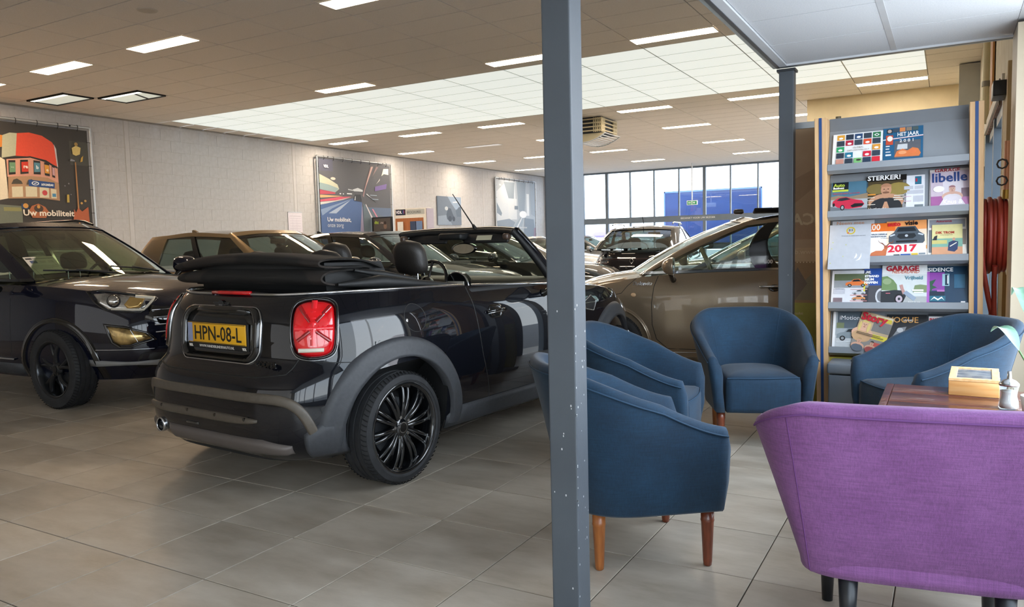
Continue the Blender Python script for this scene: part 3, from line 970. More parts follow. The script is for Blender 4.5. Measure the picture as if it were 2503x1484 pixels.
# ---- plant leaf entering from the right
t = empty('potted_plant', (5.235, 1.12, .55)); tag(t, 'green plant in a pot at the right edge, its leaf reaching over the armchair', 'plant')
M_LEAF = mat('leaf_green', '4f7a63', rough=.35, col2='6f9a83', scale=5, stretch=(1, 6, 1))
def leaf(base, tip, w, droop, nm='leaf'):
    b0, b1 = Vector(base), Vector(tip)
    d = b1 - b0
    side = d.cross(Vector((0, 0, 1))).normalized()
    P = []
    for i in range(11):
        u = i / 10
        c = b0 + d * u + Vector((0, 0, droop * 4 * u * (1 - u)))
        ww = w * (sin(pi * u ** .8) ** .9) if 0 < u < 1 else .001
        P.append([tuple(c + side * (ww * s) + Vector((0, 0, .25 * ww * abs(s)))) for s in (-1, -.5, 0, .5, 1)])
    o = MB().grid(P).build(nm, M_LEAF, t)
    return o
MB().lathe([(0, 0), (.045, 0), (.06, .11), (.054, .11), (.05, .09), (0, .09)], 24).build('pot', mat('pot_white', 'd8d8d4', rough=.4), t)
for k, (tip, w, dr) in enumerate((((-.155, .17, .335), .034, .05), ((-.08, .28, .48), .025, .07), ((.1, .1, .5), .03, .06), ((.06, -.14, .42), .03, .06))):
    st = MB().tube([(0, 0, .08), (tip[0] * .15, tip[1] * .15, .2), (tip[0] * .4, tip[1] * .4, tip[2] * .82)], .0035, n=6)
    st.build('stem', mat('stem_green', '5b7f4f', rough=.5), t)
    leaf((tip[0] * .4, tip[1] * .4, tip[2] * .82), tip, w, dr)

# ---- pedal bin under the rack
t = empty('waste_bin', (4.37, 2.96, 0)); tag(t, 'grey metal bin with a lid between the rack and the armchair', 'bin')
MB().bbox((0, 0, .2), (.22, .22, .40), .01).build('body', mat('bin_grey', '7a828b', rough=.4, metal=.3), t)
MB().bbox((0, 0, .44), (.235, .235, .07), .012).build('lid', mat('bin_lid', '8a929b', rough=.35, metal=.3), t)

# ---- magazine rack
RK = empty('magazine_rack', (4.235, 3.10, 0), rot=(0, radians(-.85), 0)); tag(RK, 'tall grey and light wood magazine rack with five sloping shelves', 'rack')
M_BIRCH = mat('birch_edge', 'd2a878', rough=.55, col2='dcb688', scale=5, stretch=(8, 8, 1))
M_BLUEE = mat('blue_edge', '1d4680', rough=.5)
M_RACK = mat('rack_grey', '868c93', rough=.45, col2='8e949b', scale=3)
RW = .815
RZ = 2.075
for nm, x0 in (('side_panel', -.075), ('side_panel', RW)):
    MB().box(x0, x0 + .075, 0, .34, 0, RZ).build(nm, M_BIRCH, RK, bevel=.002)
    MB().box(x0 + .028, x0 + .046, -.003, .02, 0, RZ).build('blue_strip', M_BLUEE, RK)
MB().box(0, RW, .30, .32, .62, RZ - .02).build('back_panel', M_RACK, RK)
# sloping boards: front lip at y 0.03, rear rises
SZ = [1.752, 1.446, 1.140, .836, .535]      # height of each lip
ths = radians(26)
for z in SZ:
    m = MB()
    # lip
    m.add([(0.002, .0, z - .028), (RW - .002, .0, z - .028), (RW - .002, .006, z + .012), (.002, .006, z + .012), (.002, .03, z + .012), (RW - .002, .03, z + .012),
           (.002, .045, z - .05), (RW - .002, .045, z - .05)], [(0, 1, 2, 3), (3, 2, 5, 4), (4, 5, 7, 6), (6, 7, 1, 0), (0, 3, 4, 6), (1, 7, 5, 2)])
    L = .30
    ny, nz = sin(ths), cos(ths)
    m.add([(.002, .03, z - .012), (RW - .002, .03, z - .012), (RW - .002, .03 + L * ny, z - .012 + L * nz), (.002, .03 + L * ny, z - .012 + L * nz),
           (.002, .045, z - .02), (RW - .002, .045, z - .02), (RW - .002, .045 + L * ny, z - .02 + L * nz), (.002, .045 + L * ny, z - .02 + L * nz)],
          [(0, 1, 2, 3), (7, 6, 5, 4), (2, 6, 7, 3), (0, 4, 5, 1)])
    m.build('shelf', M_RACK, RK)
MB().box(.002, RW - .002, .155, .17, SZ[0] + .24, SZ[0] + .33).build('header', mat('rack_grey_dark', '6b7076', rough=.45), RK)
MB().box(0, RW, .06, .07, .10, .47).build('lower_board', mat('lower_acid', 'b5ad4a', rough=.5), RK)

def magazine(label, shelf, u, w, h, base, items, texts, tilt=0., dy=0., dz=0., cat='magazine', grp='magazines and brochures in the rack', th=.006, name='magazine', dx=0):
    """u: left edge as a fraction of the rack width"""
    z = SZ[shelf]
    h = h * .93 if name != 'folder' else h
    org = Vector((u * RW, .028, z - .006))
    up = Vector((0, sin(ths), cos(ths))); rt = Vector((1, 0, 0)); nm = Vector((0, -cos(ths), sin(ths)))
    M0 = RK.matrix_basis.copy()
    o3 = org + nm * (.006 + dy) + up * dz
    r2 = rt * cos(radians(tilt)) + up * sin(radians(tilt))
    u2 = -rt * sin(radians(tilt)) + up * cos(radians(tilt))
    Mw = M0 @ frame(o3, r2, u2, nm)
    t = bpy.data.objects.new(name, None); COL.objects.link(t)
    t.empty_display_size = .05
    t.matrix_world = Mw
    tag(t, label, cat, grp)
    MB().box(0, w, 0, h, 0, th).build('cover', [pal(base)], t, bevel=.0006, seg=1)
    if items: art('cover_print', items, Matrix.Translation((0, 0, th)), t, w, h)
    for (s, x, y, size, col, *r) in texts:
        k = r[0] if r else {}
        text('cover_text', s, size, pal(col), t, Matrix.Translation((x * w, y * h, th + .0075 * .1 + len(items) * .00025 + .0006)), ext=.0002, **k)
    return t
RK_UPDATE = bpy.context.view_layer.update()
def carp(c, x, y, s, win='22262b', f=1):
    """small side view of a car"""
    P = [(0, 0), (.02, .16), (.12, .22), (.25, .25), (.36, .40), (.62, .42), (.78, .27), (.95, .24), (1, .12), (.99, 0)]
    Wn = [(.30, .25), (.38, .36), (.60, .38), (.72, .26)]
    q = lambda L: [((x + (p[0] if f > 0 else 1 - p[0]) * s), (y + p[1] * s * .8)) for p in L]
    return [(c, q(P)), (win, q(Wn)), ('16181b', EL(x + .2 * s, y, .09 * s, .08 * s)), ('16181b', EL(x + .8 * s, y, .09 * s, .08 * s)), ('8f9499', EL(x + .2 * s, y, .05 * s, .045 * s)), ('8f9499', EL(x + .8 * s, y, .05 * s, .045 * s))]
def face(cx_, cy_, r, skin='c79a80', hair='3a2a22', shirt='23252a'):
    return [(skin, EL(cx_, cy_ - 2.0 * r, 2.6 * r, 1.4 * r)), (shirt, EL(cx_, cy_ - 2.6 * r, 2.3 * r, 1.3 * r)), (skin, R(cx_ - .35 * r, cy_ - 1.4 * r, cx_ + .35 * r, cy_ - .6 * r)),
            (skin, EL(cx_, cy_, .8 * r, r)), (hair, EL(cx_, cy_ + .5 * r, .82 * r, .6 * r, 12, 0, 180)), ('2b2220', EL(cx_ - .3 * r, cy_ + .1 * r, .12 * r, .07 * r, 8)), ('2b2220', EL(cx_ + .3 * r, cy_ + .1 * r, .12 * r, .07 * r, 8)),
            ('8d4f44', EL(cx_, cy_ - .5 * r, .28 * r, .07 * r, 8)), ('a87a64', EL(cx_, cy_ - .12 * r, .1 * r, .22 * r, 8))]
# shelf 1
it = [('eceef0', R(0, 0, 1, 1))]
cl = ['e0a33c', '2c3748', '2d4a72', '36424f', '2f7a4e', '333f4d', 'b3243f', '3a4654', 'e0532f', '35414e', '2f9e66', 'eceef0', 'eceef0', 'eceef0', 'dd9a3c', '2e3a49', '2a7a98', 'eceef0', 'd2233f', '344150', 'c98f80', '2f3b4a', '7fc07a', '2c3d55', 'd8283a']
for k in range(25):
    cI, rI = k % 5, k // 5
    if cl[k] == 'eceef0': continue
    x, y = .08 + cI * .178, .80 - rI * .192
    it.append((cl[k], R(x, y, x + .155, y + .165)))
    if k in (0, 2, 6, 8, 10, 14, 16, 18): it.append(('f6f6f6', EL(x + .078, y + .06, .045, .035, 8)))
    if k == 4: it += [('f6f6f6', [(x + .02, y + .08), (x + .078, y + .13), (x + .135, y + .08), (x + .078, y + .03)]), ('2f7a4e', EL(x + .078, y + .08, .025, .025, 8))]
it.append(('3a2f2c', EL(.53, .13, .05, .03, 8)))
magazine('wide white catalogue with a grid of small coloured squares, top shelf left', 0, .035, .305, .262, 'e9eaec', it,
         [('GLOBAL', .515, .50, .017, '8f7f6a', dict(align='CENTER')), ('EXPLORATION 2019', .515, .42, .0145, '8f7f6a', dict(align='CENTER'))], name='catalogue')
magazine('blue yearbook HET JAAR 2001 with orange photo, top shelf', 0, .405, .232, .272, '1f5c84',
         [('1f5c84', R(0, 0, 1, 1)), ('5c6068', R(.3, .1, .94, .60)), ('c8ccd0', [(.36, .35), (.38, .50), (.62, .50), (.62, .35)]), ('d97a45', [(.30, .14), (.36, .30), (.5, .36), (.62, .30), (.75, .38), (.88, .34), (.95, .2), (.9, .12)]), ('e8a070', EL(.5, .25, .1, .05)), ('e07a48', EL(.75, .27, .09, .06)),
          ('dfe3ea', [(0, .64), (1, .70), (1, .73), (0, .67)]), ('e0aca8', [(.28, .655), (1, .695), (1, .71), (.28, .67)]), ('c24a30', R(.08, .50, .26, .78)), ('f0ece4', EL(.18, .68, .07, .08)), ('2a3138', R(.1, .84, .24, .96)), ('b9a49a', EL(.17, .9, .05, .05)), ('3c4c5c', R(.26, .86, .4, .97)), ('d4854e', R(.42, .86, .56, .98)), ('8a7a6a', R(.58, .87, .72, .98)), ('4a5a5a', R(.74, .87, .88, .98)),
          ('d8dde2', R(.08, .44, .18, .47)), ('d8dde2', R(.08, .36, .17, .39)), ('d8dde2', R(.08, .27, .2, .30)), ('d8dde2', R(.08, .17, .22, .22))],
         [('HET JAAR', .36, .725, .040, 'f2f4f6', dict(sx_=.72, bold=.0006)), ('2 0 0 1', .42, .545, .030, 'f2f4f6', dict(sx_=1.0, bold=.0004))], name='yearbook')
# shelf 2
magazine('car magazine with a red coupe on a blue-grey cover, second shelf left', 1, .02, .225, .245, '4b7288',
         [('4b7288', R(0, 0, 1, 1)), ('8d7c66', [(0, .52), (.2, .56), (.5, .5), (1, .6), (1, .4), (0, .4)]), ('a3aab0', R(0, 0, 1, .42)), ('6c747c', [(0, .2), (.5, .1), (1, .12), (1, 0), (0, 0)]), ('1b1f24', R(.03, .74, .47, .99)), ('b6c84a', R(.03, .68, .47, .745))] +
         [('c32a47', [(.05, .28), (.06, .37), (.2, .47), (.42, .50), (.6, .42), (.85, .36), (.92, .24), (.84, .14), (.5, .10), (.2, .16)]), ('222831', [(.16, .39), (.24, .46), (.42, .48), (.55, .41), (.3, .37)]), ('181a1e', EL(.33, .15, .06, .09)), ('9aa0a6', EL(.33, .15, .035, .06)), ('181a1e', EL(.09, .25, .03, .06)), ('e4e6ea', R(.68, .19, .84, .24)), ('14161a', [(.55, .2), (.66, .27), (.9, .26), (.88, .18), (.6, .14)])],
         [('Auto', .06, .84, .034, 'b9cf4e', dict(bold=.001)), ('Business', .05, .765, .020, 'f2f4f4', dict(bold=.0008)), ('MERCEDES BENZ CLA-KLASSE', .05, .59, .0125, 'd0445c', {})])
magazine('STERKER fitness magazine with a bald man in a black vest', 1, .285, .235, .275, '3c3426',
         [('4a3f2a', R(0, 0, 1, 1)), ('8f7d42', EL(.8, .6, .3, .18)), ('7a6a3c', EL(.25, .62, .25, .15)), ('1c1a18', R(0, .84, 1, 1))] + face(.5, .58, .17, 'b98a6c', 'a87a5e', '24262a') + [('b98a6c', [(.40, .02), (.47, .24), (.53, .24), (.60, .02)]), ('7d5640', EL(.5, .50, .09, .03, 8)),
          ('d08a34', R(.04, .44, .24, .48)), ('cfc9bd', R(.04, .36, .22, .38)), ('cfc9bd', R(.04, .28, .2, .30)), ('cfc9bd', R(.04, .16, .24, .18)), ('cfc9bd', R(.70, .38, .95, .41)), ('cfc9bd', R(.68, .32, .95, .35)), ('cfc9bd', R(.70, .26, .92, .29))],
         [('STERKER!', .02, .865, .047, 'f4f4f4', dict(bold=.0012, sx_=1.0)), ('Hartkracht', .06, .01, .024, 'e8e4e0', {})])
magazine('open page with columns of small print, second shelf', 1, .548, .125, .262, 'd9dbe2',
         [('d9dbe2', R(0, 0, 1, 1)), ('2f6a86', R(.55, .72, .85, .96)), ('b03040', R(.58, .8, .66, .9)), ('b7bac4', R(.06, .58, .48, .68)), ('b7bac4', R(.54, .58, .94, .68)), ('b7bac4', R(.2, .44, .94, .55)), ('c8a9bb', R(.06, .36, .4, .38)), ('b7bac4', R(.5, .2, .94, .38)), ('6f7a80', R(.55, .02, .94, .12)), ('c8a9bb', R(.06, .22, .4, .24))], [], name='brochure', cat='brochure')
magazine('white magazine with red GARAGE title, behind the purple womens weekly', 1, .735, .225, .292, 'd8d2d0',
         [('d8d2d0', R(0, 0, 1, 1)), ('1f2a20', R(.1, .80, .5, .9))], [('GARAGE', .12, .925, .036, 'a32f3c', dict(bold=.001, sx_=1.0)), ('Auto', .16, .82, .03, '9fb84a', {})], th=.005)
magazine('pink and violet womens weekly with large dark blue title, second shelf right', 1, .745, .222, .268, 'b9a2b4',
         [('c3b4c2', R(0, 0, 1, 1)), ('d6cfd8', R(.3, .35, .8, .75)), ('a05f96', R(0, 0, .35, .3)), ('b07aa6', R(.6, 0, 1, .28)), ('7d6a76', R(.75, .25, 1, .5))] + face(.53, .48, .10, 'd0a898', '9a6f74', 'd8d2da') + [('d9d3dc', [(.2, .02), (.35, .28), (.7, .28), (.85, .02)]), ('ece9ee', EL(.2, .50, .14, .09))],
         [('libelle', .02, .70, .092, '27407a', dict(bold=.0015, sx_=.92)), ('Knus &', .30, .06, .045, 'f6f4f6', dict(bold=.001, sx_=.8))], dy=.006, tilt=.6)
# shelf 3
magazine('orange lettered white leaflet standing behind the silver folder', 2, .02, .26, .302, 'b9bdc4', [('c3c6cc', R(0, 0, 1, 1))], [('Neem mee', .1, .90, .032, 'd08c60', dict(sx_=1.2)), ], name='leaflet', cat='leaflet', th=.002)
magazine('large silver grey folder with a yellow ring emblem, hanging over the shelf edge', 2, .005, .255, .325, 'b4b8c0',
         [('b9bdc5', R(0, 0, 1, 1)), ('c9b23a', EL(.52, .86, .11, .085, 20)), ('b9bdc5', EL(.52, .86, .075, .058, 20)), ('cf5040', [(.42, .80), (.49, .84), (.46, .79)]), ('c3c87a', EL(.1, .6, .015, .012, 8)), ('c3c87a', EL(.42, .54, .015, .012, 8)), ('c3c87a', EL(.08, .46, .015, .012, 8)), ('c3c87a', EL(.36, .28, .015, .012, 8)), ('c3c87a', EL(.06, .13, .015, .012, 8)),
          ('e9ebee', [(.62, .22), (.68, .25), (.70, .30), (.67, .35), (.66, .30), (.64, .26)]), ('e9ebee', [(.66, .17), (.76, .20), (.80, .27), (.79, .35), (.77, .28), (.73, .22)])],
         [('8.5', .475, .845, .022, '5b6068', {}), ('Goed om te weten over uw auto', .30, .73, .011, '7b8088', {})], dy=.02, dz=-.085, name='folder', cat='folder')
magazine('orange and white wildlife guide with a deer, third shelf', 2, .265, .185, .268, 'ededee',
         [('ededee', R(0, 0, 1, 1)), ('e8742c', R(0, .76, 1, 1)), ('c4714a', [(.2, .02), (.25, .14), (.4, .2), (.6, .20), (.7, .3), (.78, .28), (.74, .1), (.72, .02)]), ('b2603e', EL(.72, .30, .06, .05)), ('7b4a38', [(.70, .34), (.62, .42), (.52, .44), (.46, .52), (.50, .44), (.60, .39), (.69, .32)]), ('7b4a38', [(.74, .34), (.82, .42), (.92, .44), (.96, .52), (.95, .42), (.84, .39), (.76, .32)]), ('cc5a50', R(.0, .02, .5, .06))],
         [('1200', -.04, .80, .062, 'f7e4d4', dict(sx_=.85, bold=.0015)), ('WILDE DIEREN &', .24, .655, .0125, '4a5a72', dict(bold=.0004)), ('PADDENSTOELEN', .18, .59, .0125, '4a5a72', dict(bold=.0004)), ('in Nederland', .55, .54, .009, '7a8088', {})])
magazine('orange car magazine with 2017 in red below a dark front-view car', 2, .435, .232, .278, 'e9a06a',
         [('f0a263', R(0, 0, 1, 1)), ('f4d9c0', R(0, .3, 1, .75)), ('f2efed', R(0, 0, 1, .20)), ('ffffff', R(.03, .12, .97, .36))] +
         [('4c5660', [(.05, .42), (.06, .60), (.18, .68), (.28, .84), (.72, .84), (.82, .68), (.94, .60), (.95, .42), (.9, .36), (.1, .36)]), ('20262c', [(.25, .70), (.31, .81), (.69, .81), (.75, .70)]), ('20262c', [(.26, .56), (.3, .64), (.7, .64), (.74, .56), (.66, .50), (.34, .50)]), ('b8c0c8', EL(.5, .58, .04, .035)), ('c9d2da', [(.07, .60), (.2, .64), (.22, .61), (.1, .57)]), ('c9d2da', [(.93, .60), (.8, .64), (.78, .61), (.9, .57)]), ('1a1e22', R(.24, .40, .76, .45)),
          ('3d5fa0', R(.35, .03, .6, .08)), ('d8b840', R(.62, .04, .78, .09)), ('7a8690', R(.8, .05, .96, .09)), ('2d3a44', R(.18, .03, .33, .07))],
         [('2017', .03, .14, .068, 'd6213c', dict(bold=.0022, sx_=1.22)), ('auto', .03, .86, .044, 'd42a34', dict(bold=.0016, sx_=.95)), ('visie', .47, .87, .044, '1a1c20', dict(bold=.0014, sx_=.95))], tilt=1.)
magazine('pale car weekly standing behind the yellow childrens book', 2, .722, .215, .285, 'dcd8d2', [('dcd8d2', R(0, 0, 1, 1)), ('8e929a', R(.04, .76, .96, .97)), ('c46a7a', R(.1, .68, .86, .80)), ('6c7076', R(.03, .1, .2, .7)), ('8a8078', R(.85, .3, .98, .7))], [('Autorevue', .22, .90, .02, 'a03a4a', dict(bold=.0006))], th=.005)
magazine('yellow childrens book DIK TROM with a blue-coated figure', 2, .752, .168, .235, 'e4d9a0',
         [('ded79c', R(0, 0, 1, 1)), ('7fae9e', R(0, .28, 1, .55)), ('c9c07a', R(0, .38, .5, .50)), ('cf9a78', R(0, 0, 1, .28)), ('2e3f66', [(.52, .16), (.55, .42), (.7, .48), (.86, .44), (.84, .2), (.74, .12)]), ('c99a80', EL(.72, .52, .05, .05)), ('2a2c34', [(.02, .5), (.08, .62), (.18, .66), (.16, .5)]), ('f0ece0', [(.58, .3), (.8, .42), (.82, .4), (.6, .28)])],
         [('DIK TROM', .12, .70, .023, 'b23a2c', dict(bold=.0008, sx_=.95)), ('en zijn dorpsgenooten', .28, .65, .0075, '6a5a40', {})], dy=.006, name='childrens_book', cat='book')
# shelf 4
magazine('spiral bound page with an orange sports car photo, fourth shelf left', 3, .02, .235, .262, 'd2d4da',
         [('d2d4da', R(0, 0, 1, 1)), ('5f6a50', R(.06, .66, .96, .90)), ('8f949a', R(.06, .48, .96, .70))] + carp('d9763f', .36, .55, .58) + [('b9bcc6', R(.06, .3, .36, .45)), ('c6a0a0', R(.5, .42, .94, .44)), ('c88a86', R(.5, .25, .94, .27)), ('c88a86', R(.5, .08, .94, .10)), ('7b6a70', R(.06, .06, .3, .18))] + carp('b8bcc2', .56, .30, .34) + carp('c98a5a', .56, .13, .34),
         [('Hyundai Coupe', .10, .43, .009, '4a5a7a', {})], name='calendar_page', cat='brochure')
magazine('blue tyre magazine partly hidden behind its neighbours, fourth shelf', 3, .262, .125, .275, '2c4f9a',
         [('2c4f9a', R(0, 0, 1, 1)), ('4a4a50', [(.0, .0), (.02, .42), (.3, .52), (.8, .52), (1, .46), (1, .0)]), ('34353a', R(.05, .0, .25, .46)), ('c3c6cc', EL(.86, .22, .28, .22)), ('6a6c72', EL(.86, .22, .2, .16)), ('d8d23c', R(0, .34, .08, .6))],
         [('ETBAND', .05, .75, .022, 'f0f0f4', dict(bold=.0012)), ('MIUM', .05, .66, .022, 'f0f0f4', dict(bold=.0012)), ('HAPPEN', .03, .57, .022, 'f0f0f4', dict(bold=.0012)), ('.ML', .05, .86, .024, 'f0f0f4', dict(bold=.001, shear=.3))])
magazine('magazine with red GARAGE title and a woman sitting on a black car', 3, .395, .262, .295, 'c9d0d2',
         [('ccd3d4', R(0, 0, 1, 1)), ('dfe2e3', R(0, .76, 1, 1)), ('6f8a5c', [(0, .35), (0, .70), (.12, .72), (.26, .62), (.34, .5), (.36, .35)]), ('8fa37c', EL(.12, .58, .1, .08)), ('7d9068', [(.7, .3), (.74, .48), (.86, .5), (1, .48), (1, .3)]), ('a9adae', R(0, 0, 1, .2)), ('2a2e34', [(0, .04), (0, .32), (.3, .36), (.5, .34), (.55, .2), (.5, .08), (.2, .03)]), ('15171a', EL(.40, .13, .11, .13)), ('b8aab6', EL(.40, .13, .075, .09)), ('2a2e34', EL(.40, .13, .03, .035)), ('b98e88', [(.40, .48), (.47, .5), (.5, .38), (.55, .28), (.48, .24)]), ('8f9db0', [(.48, .28), (.56, .34), (.78, .16), (.72, .08)]), ('c06a78', R(.1, .26, .2, .28)), ('eef0f0', R(.68, .33, .93, .37)), ('eef0f0', R(.72, .28, .93, .31))],
         [('GARAGE', .09, .85, .049, 'b32636', dict(bold=.0018, sx_=1.0)), ('NEDERLAND', .22, .785, .034, 'dd7a5c', dict(shear=.4, sx_=.8)), ('Vrijheid', .52, .63, .033, '5f8ea0', dict(bold=.0008)), ('Bedrijf van visie', .6, .04, .011, 'f0f2f2', {})], dy=.004, tilt=-.4)
magazine('dark teal and purple interior magazine titled RESIDENCE', 3, .672, .262, .282, '24465e',
         [('1f3f5a', R(0, 0, 1, 1)), ('a45fb4', R(.0, .0, .2, .86)), ('8a45a0', R(.2, .36, .52, .84)), ('9ac4d0', R(.47, .48, .62, .80)), ('17344c', R(.53, .50, .60, .78)), ('e0e4e8', R(.575, .54, .60, .76)), ('2e5a44', [(.22, .3), (.2, .6), (.34, .66), (.26, .5), (.36, .44), (.26, .4)]), ('b672b8', R(.36, .33, .52, .38)), ('2a6a80', R(.2, .08, .54, .22)), ('e6eeee', [(.22, .1), (.3, .16), (.38, .1), (.46, .16), (.52, .1), (.46, .2), (.38, .14), (.3, .2)]), ('1a2c40', R(.2, .22, .52, .33)), ('2b6282', R(.72, .42, .95, .78)), ('c75a9c', R(.1, .0, .6, .05)), ('e8e8ea', R(.86, .03, .95, .08))],
         [('RESIDENCE', .02, .86, .036, 'e9ecee', dict(bold=.0008, sx_=.98))], dy=.0)
# shelf 5
magazine('car magazine with a grey SUV under a pale title, lowest shelf left', 4, .025, .235, .285, '8a9298',
         [('9aa4ac', R(0, 0, 1, 1)), ('54606a', R(.12, .55, 1, 1)), ('b9bec2', R(0, 0, 1, .35)), ('dfe2e6', R(0, 0, .07, 1)), ('6f7a5c', R(.1, .55, .3, .7))] + carp('7f8b92', .1, .28, .85) + [('3a4046', [(.5, .34), (.95, .38), (.93, .30), (.55, .26)])],
         [('iMotion', .17, .78, .043, 'eef1f4', dict(sx_=.95)), ('Onvoorstelbaar', .12, .17, .014, 'eef1f4', {})])
magazine('gossip weekly with red title and a blonde woman, tilted to the right', 4, .17, .20, .262, 'b9a58c',
         [('c0a888', R(0, 0, 1, 1)), ('7d7a78', R(.45, .5, 1, .8)), ('e3d24a', R(0, .28, 1, .42)), ('8f8b86', R(.0, .0, 1, .28)), ('c9584e', R(.62, .04, .95, .2)), ('e8dcc8', R(.45, .9, .98, .97)), ('d8c64a', R(.5, .82, .96, .93))] + face(.22, .62, .13, 'd8ab90', 'd8c07a', 'c9a27a') + [('d8c07a', EL(.08, .56, .05, .14)), ('d8c07a', EL(.36, .56, .05, .14))] + face(.22, .14, .08, 'd4a58c', 'b89a6c', '5a6470') + face(.62, .14, .07, 'd4a58c', '3a2c26', 'a04a48') + [('3c3a30', R(.05, .33, .9, .345)), ('3c3a30', R(.05, .37, .8, .385))],
         [('Story', .04, .76, .072, 'c6283a', dict(bold=.003, sx_=1.0))], tilt=-16., dy=.012, dz=.035)
magazine('black and white fashion magazine titled VOGUE LIVING', 4, .43, .235, .268, '202226',
         [('2a2c30', R(0, 0, 1, 1)), ('8a8d92', [(.1, .3), (.3, .62), (.5, .66), (.4, .4), (.6, .3)]), ('c2c4c8', EL(.34, .56, .08, .07)), ('6d7076', [(.5, .35), (.6, .6), (.8, .62), (.95, .4)]), ('b4b6ba', EL(.74, .58, .07, .07)), ('55585e', R(0, 0, 1, .25))],
         [('VOGUE', .03, .77, .056, 'e0a860', dict(sx_=.95, bold=.0006)), ('LIVING', .42, .81, .018, 'f0f0f0', dict(bold=.0006))])
magazine('white car magazine with red and black title, lowest shelf right', 4, .73, .215, .275, 'e6e6e8', [('e6e6e8', R(0, 0, 1, 1)), ('3a3f46', R(0, .93, 1, 1)), ('7a8088', R(0, 0, 1, .7))],
         [('auto', .02, .80, .042, 'c82c38', dict(bold=.0016, sx_=.95)), ('visie', .45, .80, .042, '1c1e22', dict(bold=.0014, sx_=.95))])

# ---- roll up banner behind the rack, seen from behind (mirrored print)
t = empty('rollup_banner', (4.28, 3.52, 0)); tag(t, 'tall roll-up banner seen from behind with mirrored letters, left of the rack', 'banner')
M_BAN = mat('banner_back', 'c3a685', rough=.75, col2='b89a78', scale=3)
MB().box(-.42, .42, -.001, .001, .06, 2.08).build('cloth', M_BAN, t)
art('mirrored_print', [('a7a04e', R(0, 0, 1, .37)), ('a3835f', R(0, .37, 1, .52)), ('8f8468', [(0, .38), (.25, .48), (.25, .38)]), ('7f6f60', [(0, .40), (.12, .50), (.2, .44), (.1, .38)]), ('c9aa84', R(0, .52, 1, .57)), ('b09070', R(0, .60, 1, .66)), ('ab8f70', [(0, .80), (.3, .86), (.3, .80), (0, .70)])],
    frame((-.42, -.0012, .06), (1, 0, 0), (0, 0, 1), (0, -1, 0)), t, .84, 2.02, rough=.8)
M_PRT = mat('print_cream', 'd9c39c', rough=.8)
text('mirrored_text', 'CAR', .115, M_PRT, t, frame((-.205, -.004, 1.38), (-1, 0, 0), (0, 0, 1), (0, 1, 0)), bold=.003)
text('mirrored_text', 'www.dtc.nu', .052, M_PRT, t, frame((-.19, -.004, 1.165), (-1, 0, 0), (0, 0, 1), (0, 1, 0)))
text('mirrored_text', 'Telefoon', .028, M_PRT, t, frame((-.28, -.004, .64), (-1, 0, 0), (0, 0, 1), (0, 1, 0)))
text('mirrored_text', 'informatie', .028, M_PRT, t, frame((-.28, -.004, .72), (-1, 0, 0), (0, 0, 1), (0, 1, 0)))
m = MB()
for k in range(14): m.add([(-.41 + k * .022 + .005 * cos(a * pi / 4), -.004, 1.105 + .005 * sin(a * pi / 4)) for a in range(8)], [tuple(range(8))])
tag(m.build('printed_dots', M_PRT, t), kind='stuff')
MB().cyl((-.43, 0, 2.09), (.43, 0, 2.09), .006, n=8).box(-.43, .43, -.012, .012, 2.07, 2.115).build('top_rail', mat('rail_aluminium', 'b9bfc4', rough=.35, metal=.6), t)
MB().cyl((-.05, .02, .05), (-.05, .02, 2.1), .012, n=10).build('support_pole', mat('rail_aluminium'), t)
MB().cyl((-.05, -.016, 2.05), (-.05, -.016, 2.13), .018, n=10).build('pole_hook', mat('hook_brown', '7c6f55', rough=.5), t)
MB().bbox((0, 0, .04), (.88, .12, .08), .02).build('base', mat('rail_aluminium'), t)

# ---- hose reel and extinguisher on the right wall
t = empty('fire_hose_reel', (5.13, 3.76, 1.27)); tag(t, 'red fire hose reel with wound rubber hose on the right wall', 'hose reel')
M_RED = mat('fire_red', 'b3122a', rough=.3, coat=.5)
M_HOSE = mat('hose_red', '8e3430', rough=.45, col2='9c4038', scale=3, stretch=(1, 1, 1))
# drum axis along x, slightly turned
MB().lathe([(0, -.150), (.27, -.150), (.275, -.143), (.27, -.136), (.05, -.136)], 48, axis='x').build('disc', M_RED, t)
MB().lathe([(0, .150), (.27, .150), (.275, .143), (.27, .136), (.05, .136)], 48, axis='x').build('disc', M_RED, t)
for q in range(9):
    x = -.118 + q * .029
    MB().lathe([(.235 + (.012 if q % 2 else 0) + .0165 * cos(a * pi / 5), x + .0165 * sin(a * pi / 5)) for a in range(10)] + [(.2515 + (.012 if q % 2 else 0), x)], 48, axis='x').build('hose_turn', M_HOSE, t)
MB().cyl((-.14, 0, 0), (.14, 0, 0), .21, n=32).build('drum', M_RED, t)
MB().tube([(-.03, -.25, .12), (-.03, -.268, 0), (-.02, -.255, -.12), (.0, -.20, -.26), (.03, -.14, -.42), (.06, -.08, -.56)], .016, n=10).build('hose_end', M_HOSE, t)
MB().tube([(.06, -.2, -.2), (.06, -.15, -.3), (.065, -.12, -.5), (.07, -.10, -.62)], .016, n=10).build('hose_end', M_HOSE, t)
MB().tube([(-.16, -.04, -.1), (-.20, -.04, -.12), (-.20, -.04, -.22), (-.16, -.04, -.26)], .007, n=6).build('guide_wire', mat('white_metal'), t)
MB().bbox((-.16, -.02, -.29), (.09, .06, .07), .008).build('valve_box', mat('valve_white', 'd8d4cc', rough=.5), t)
MB().cyl((.12, -.1, .28), (.12, -.1, .62), .02, n=12).build('supply_pipe', mat('pipe_pinkish', 'b98a72', rough=.4, metal=.3), t)
MB().cyl((.12, -.1, .24), (.12, -.1, .30), .028, n=8).build('brass_nut', mat('brass', 'a08a4a', rough=.35, metal=.9), t)
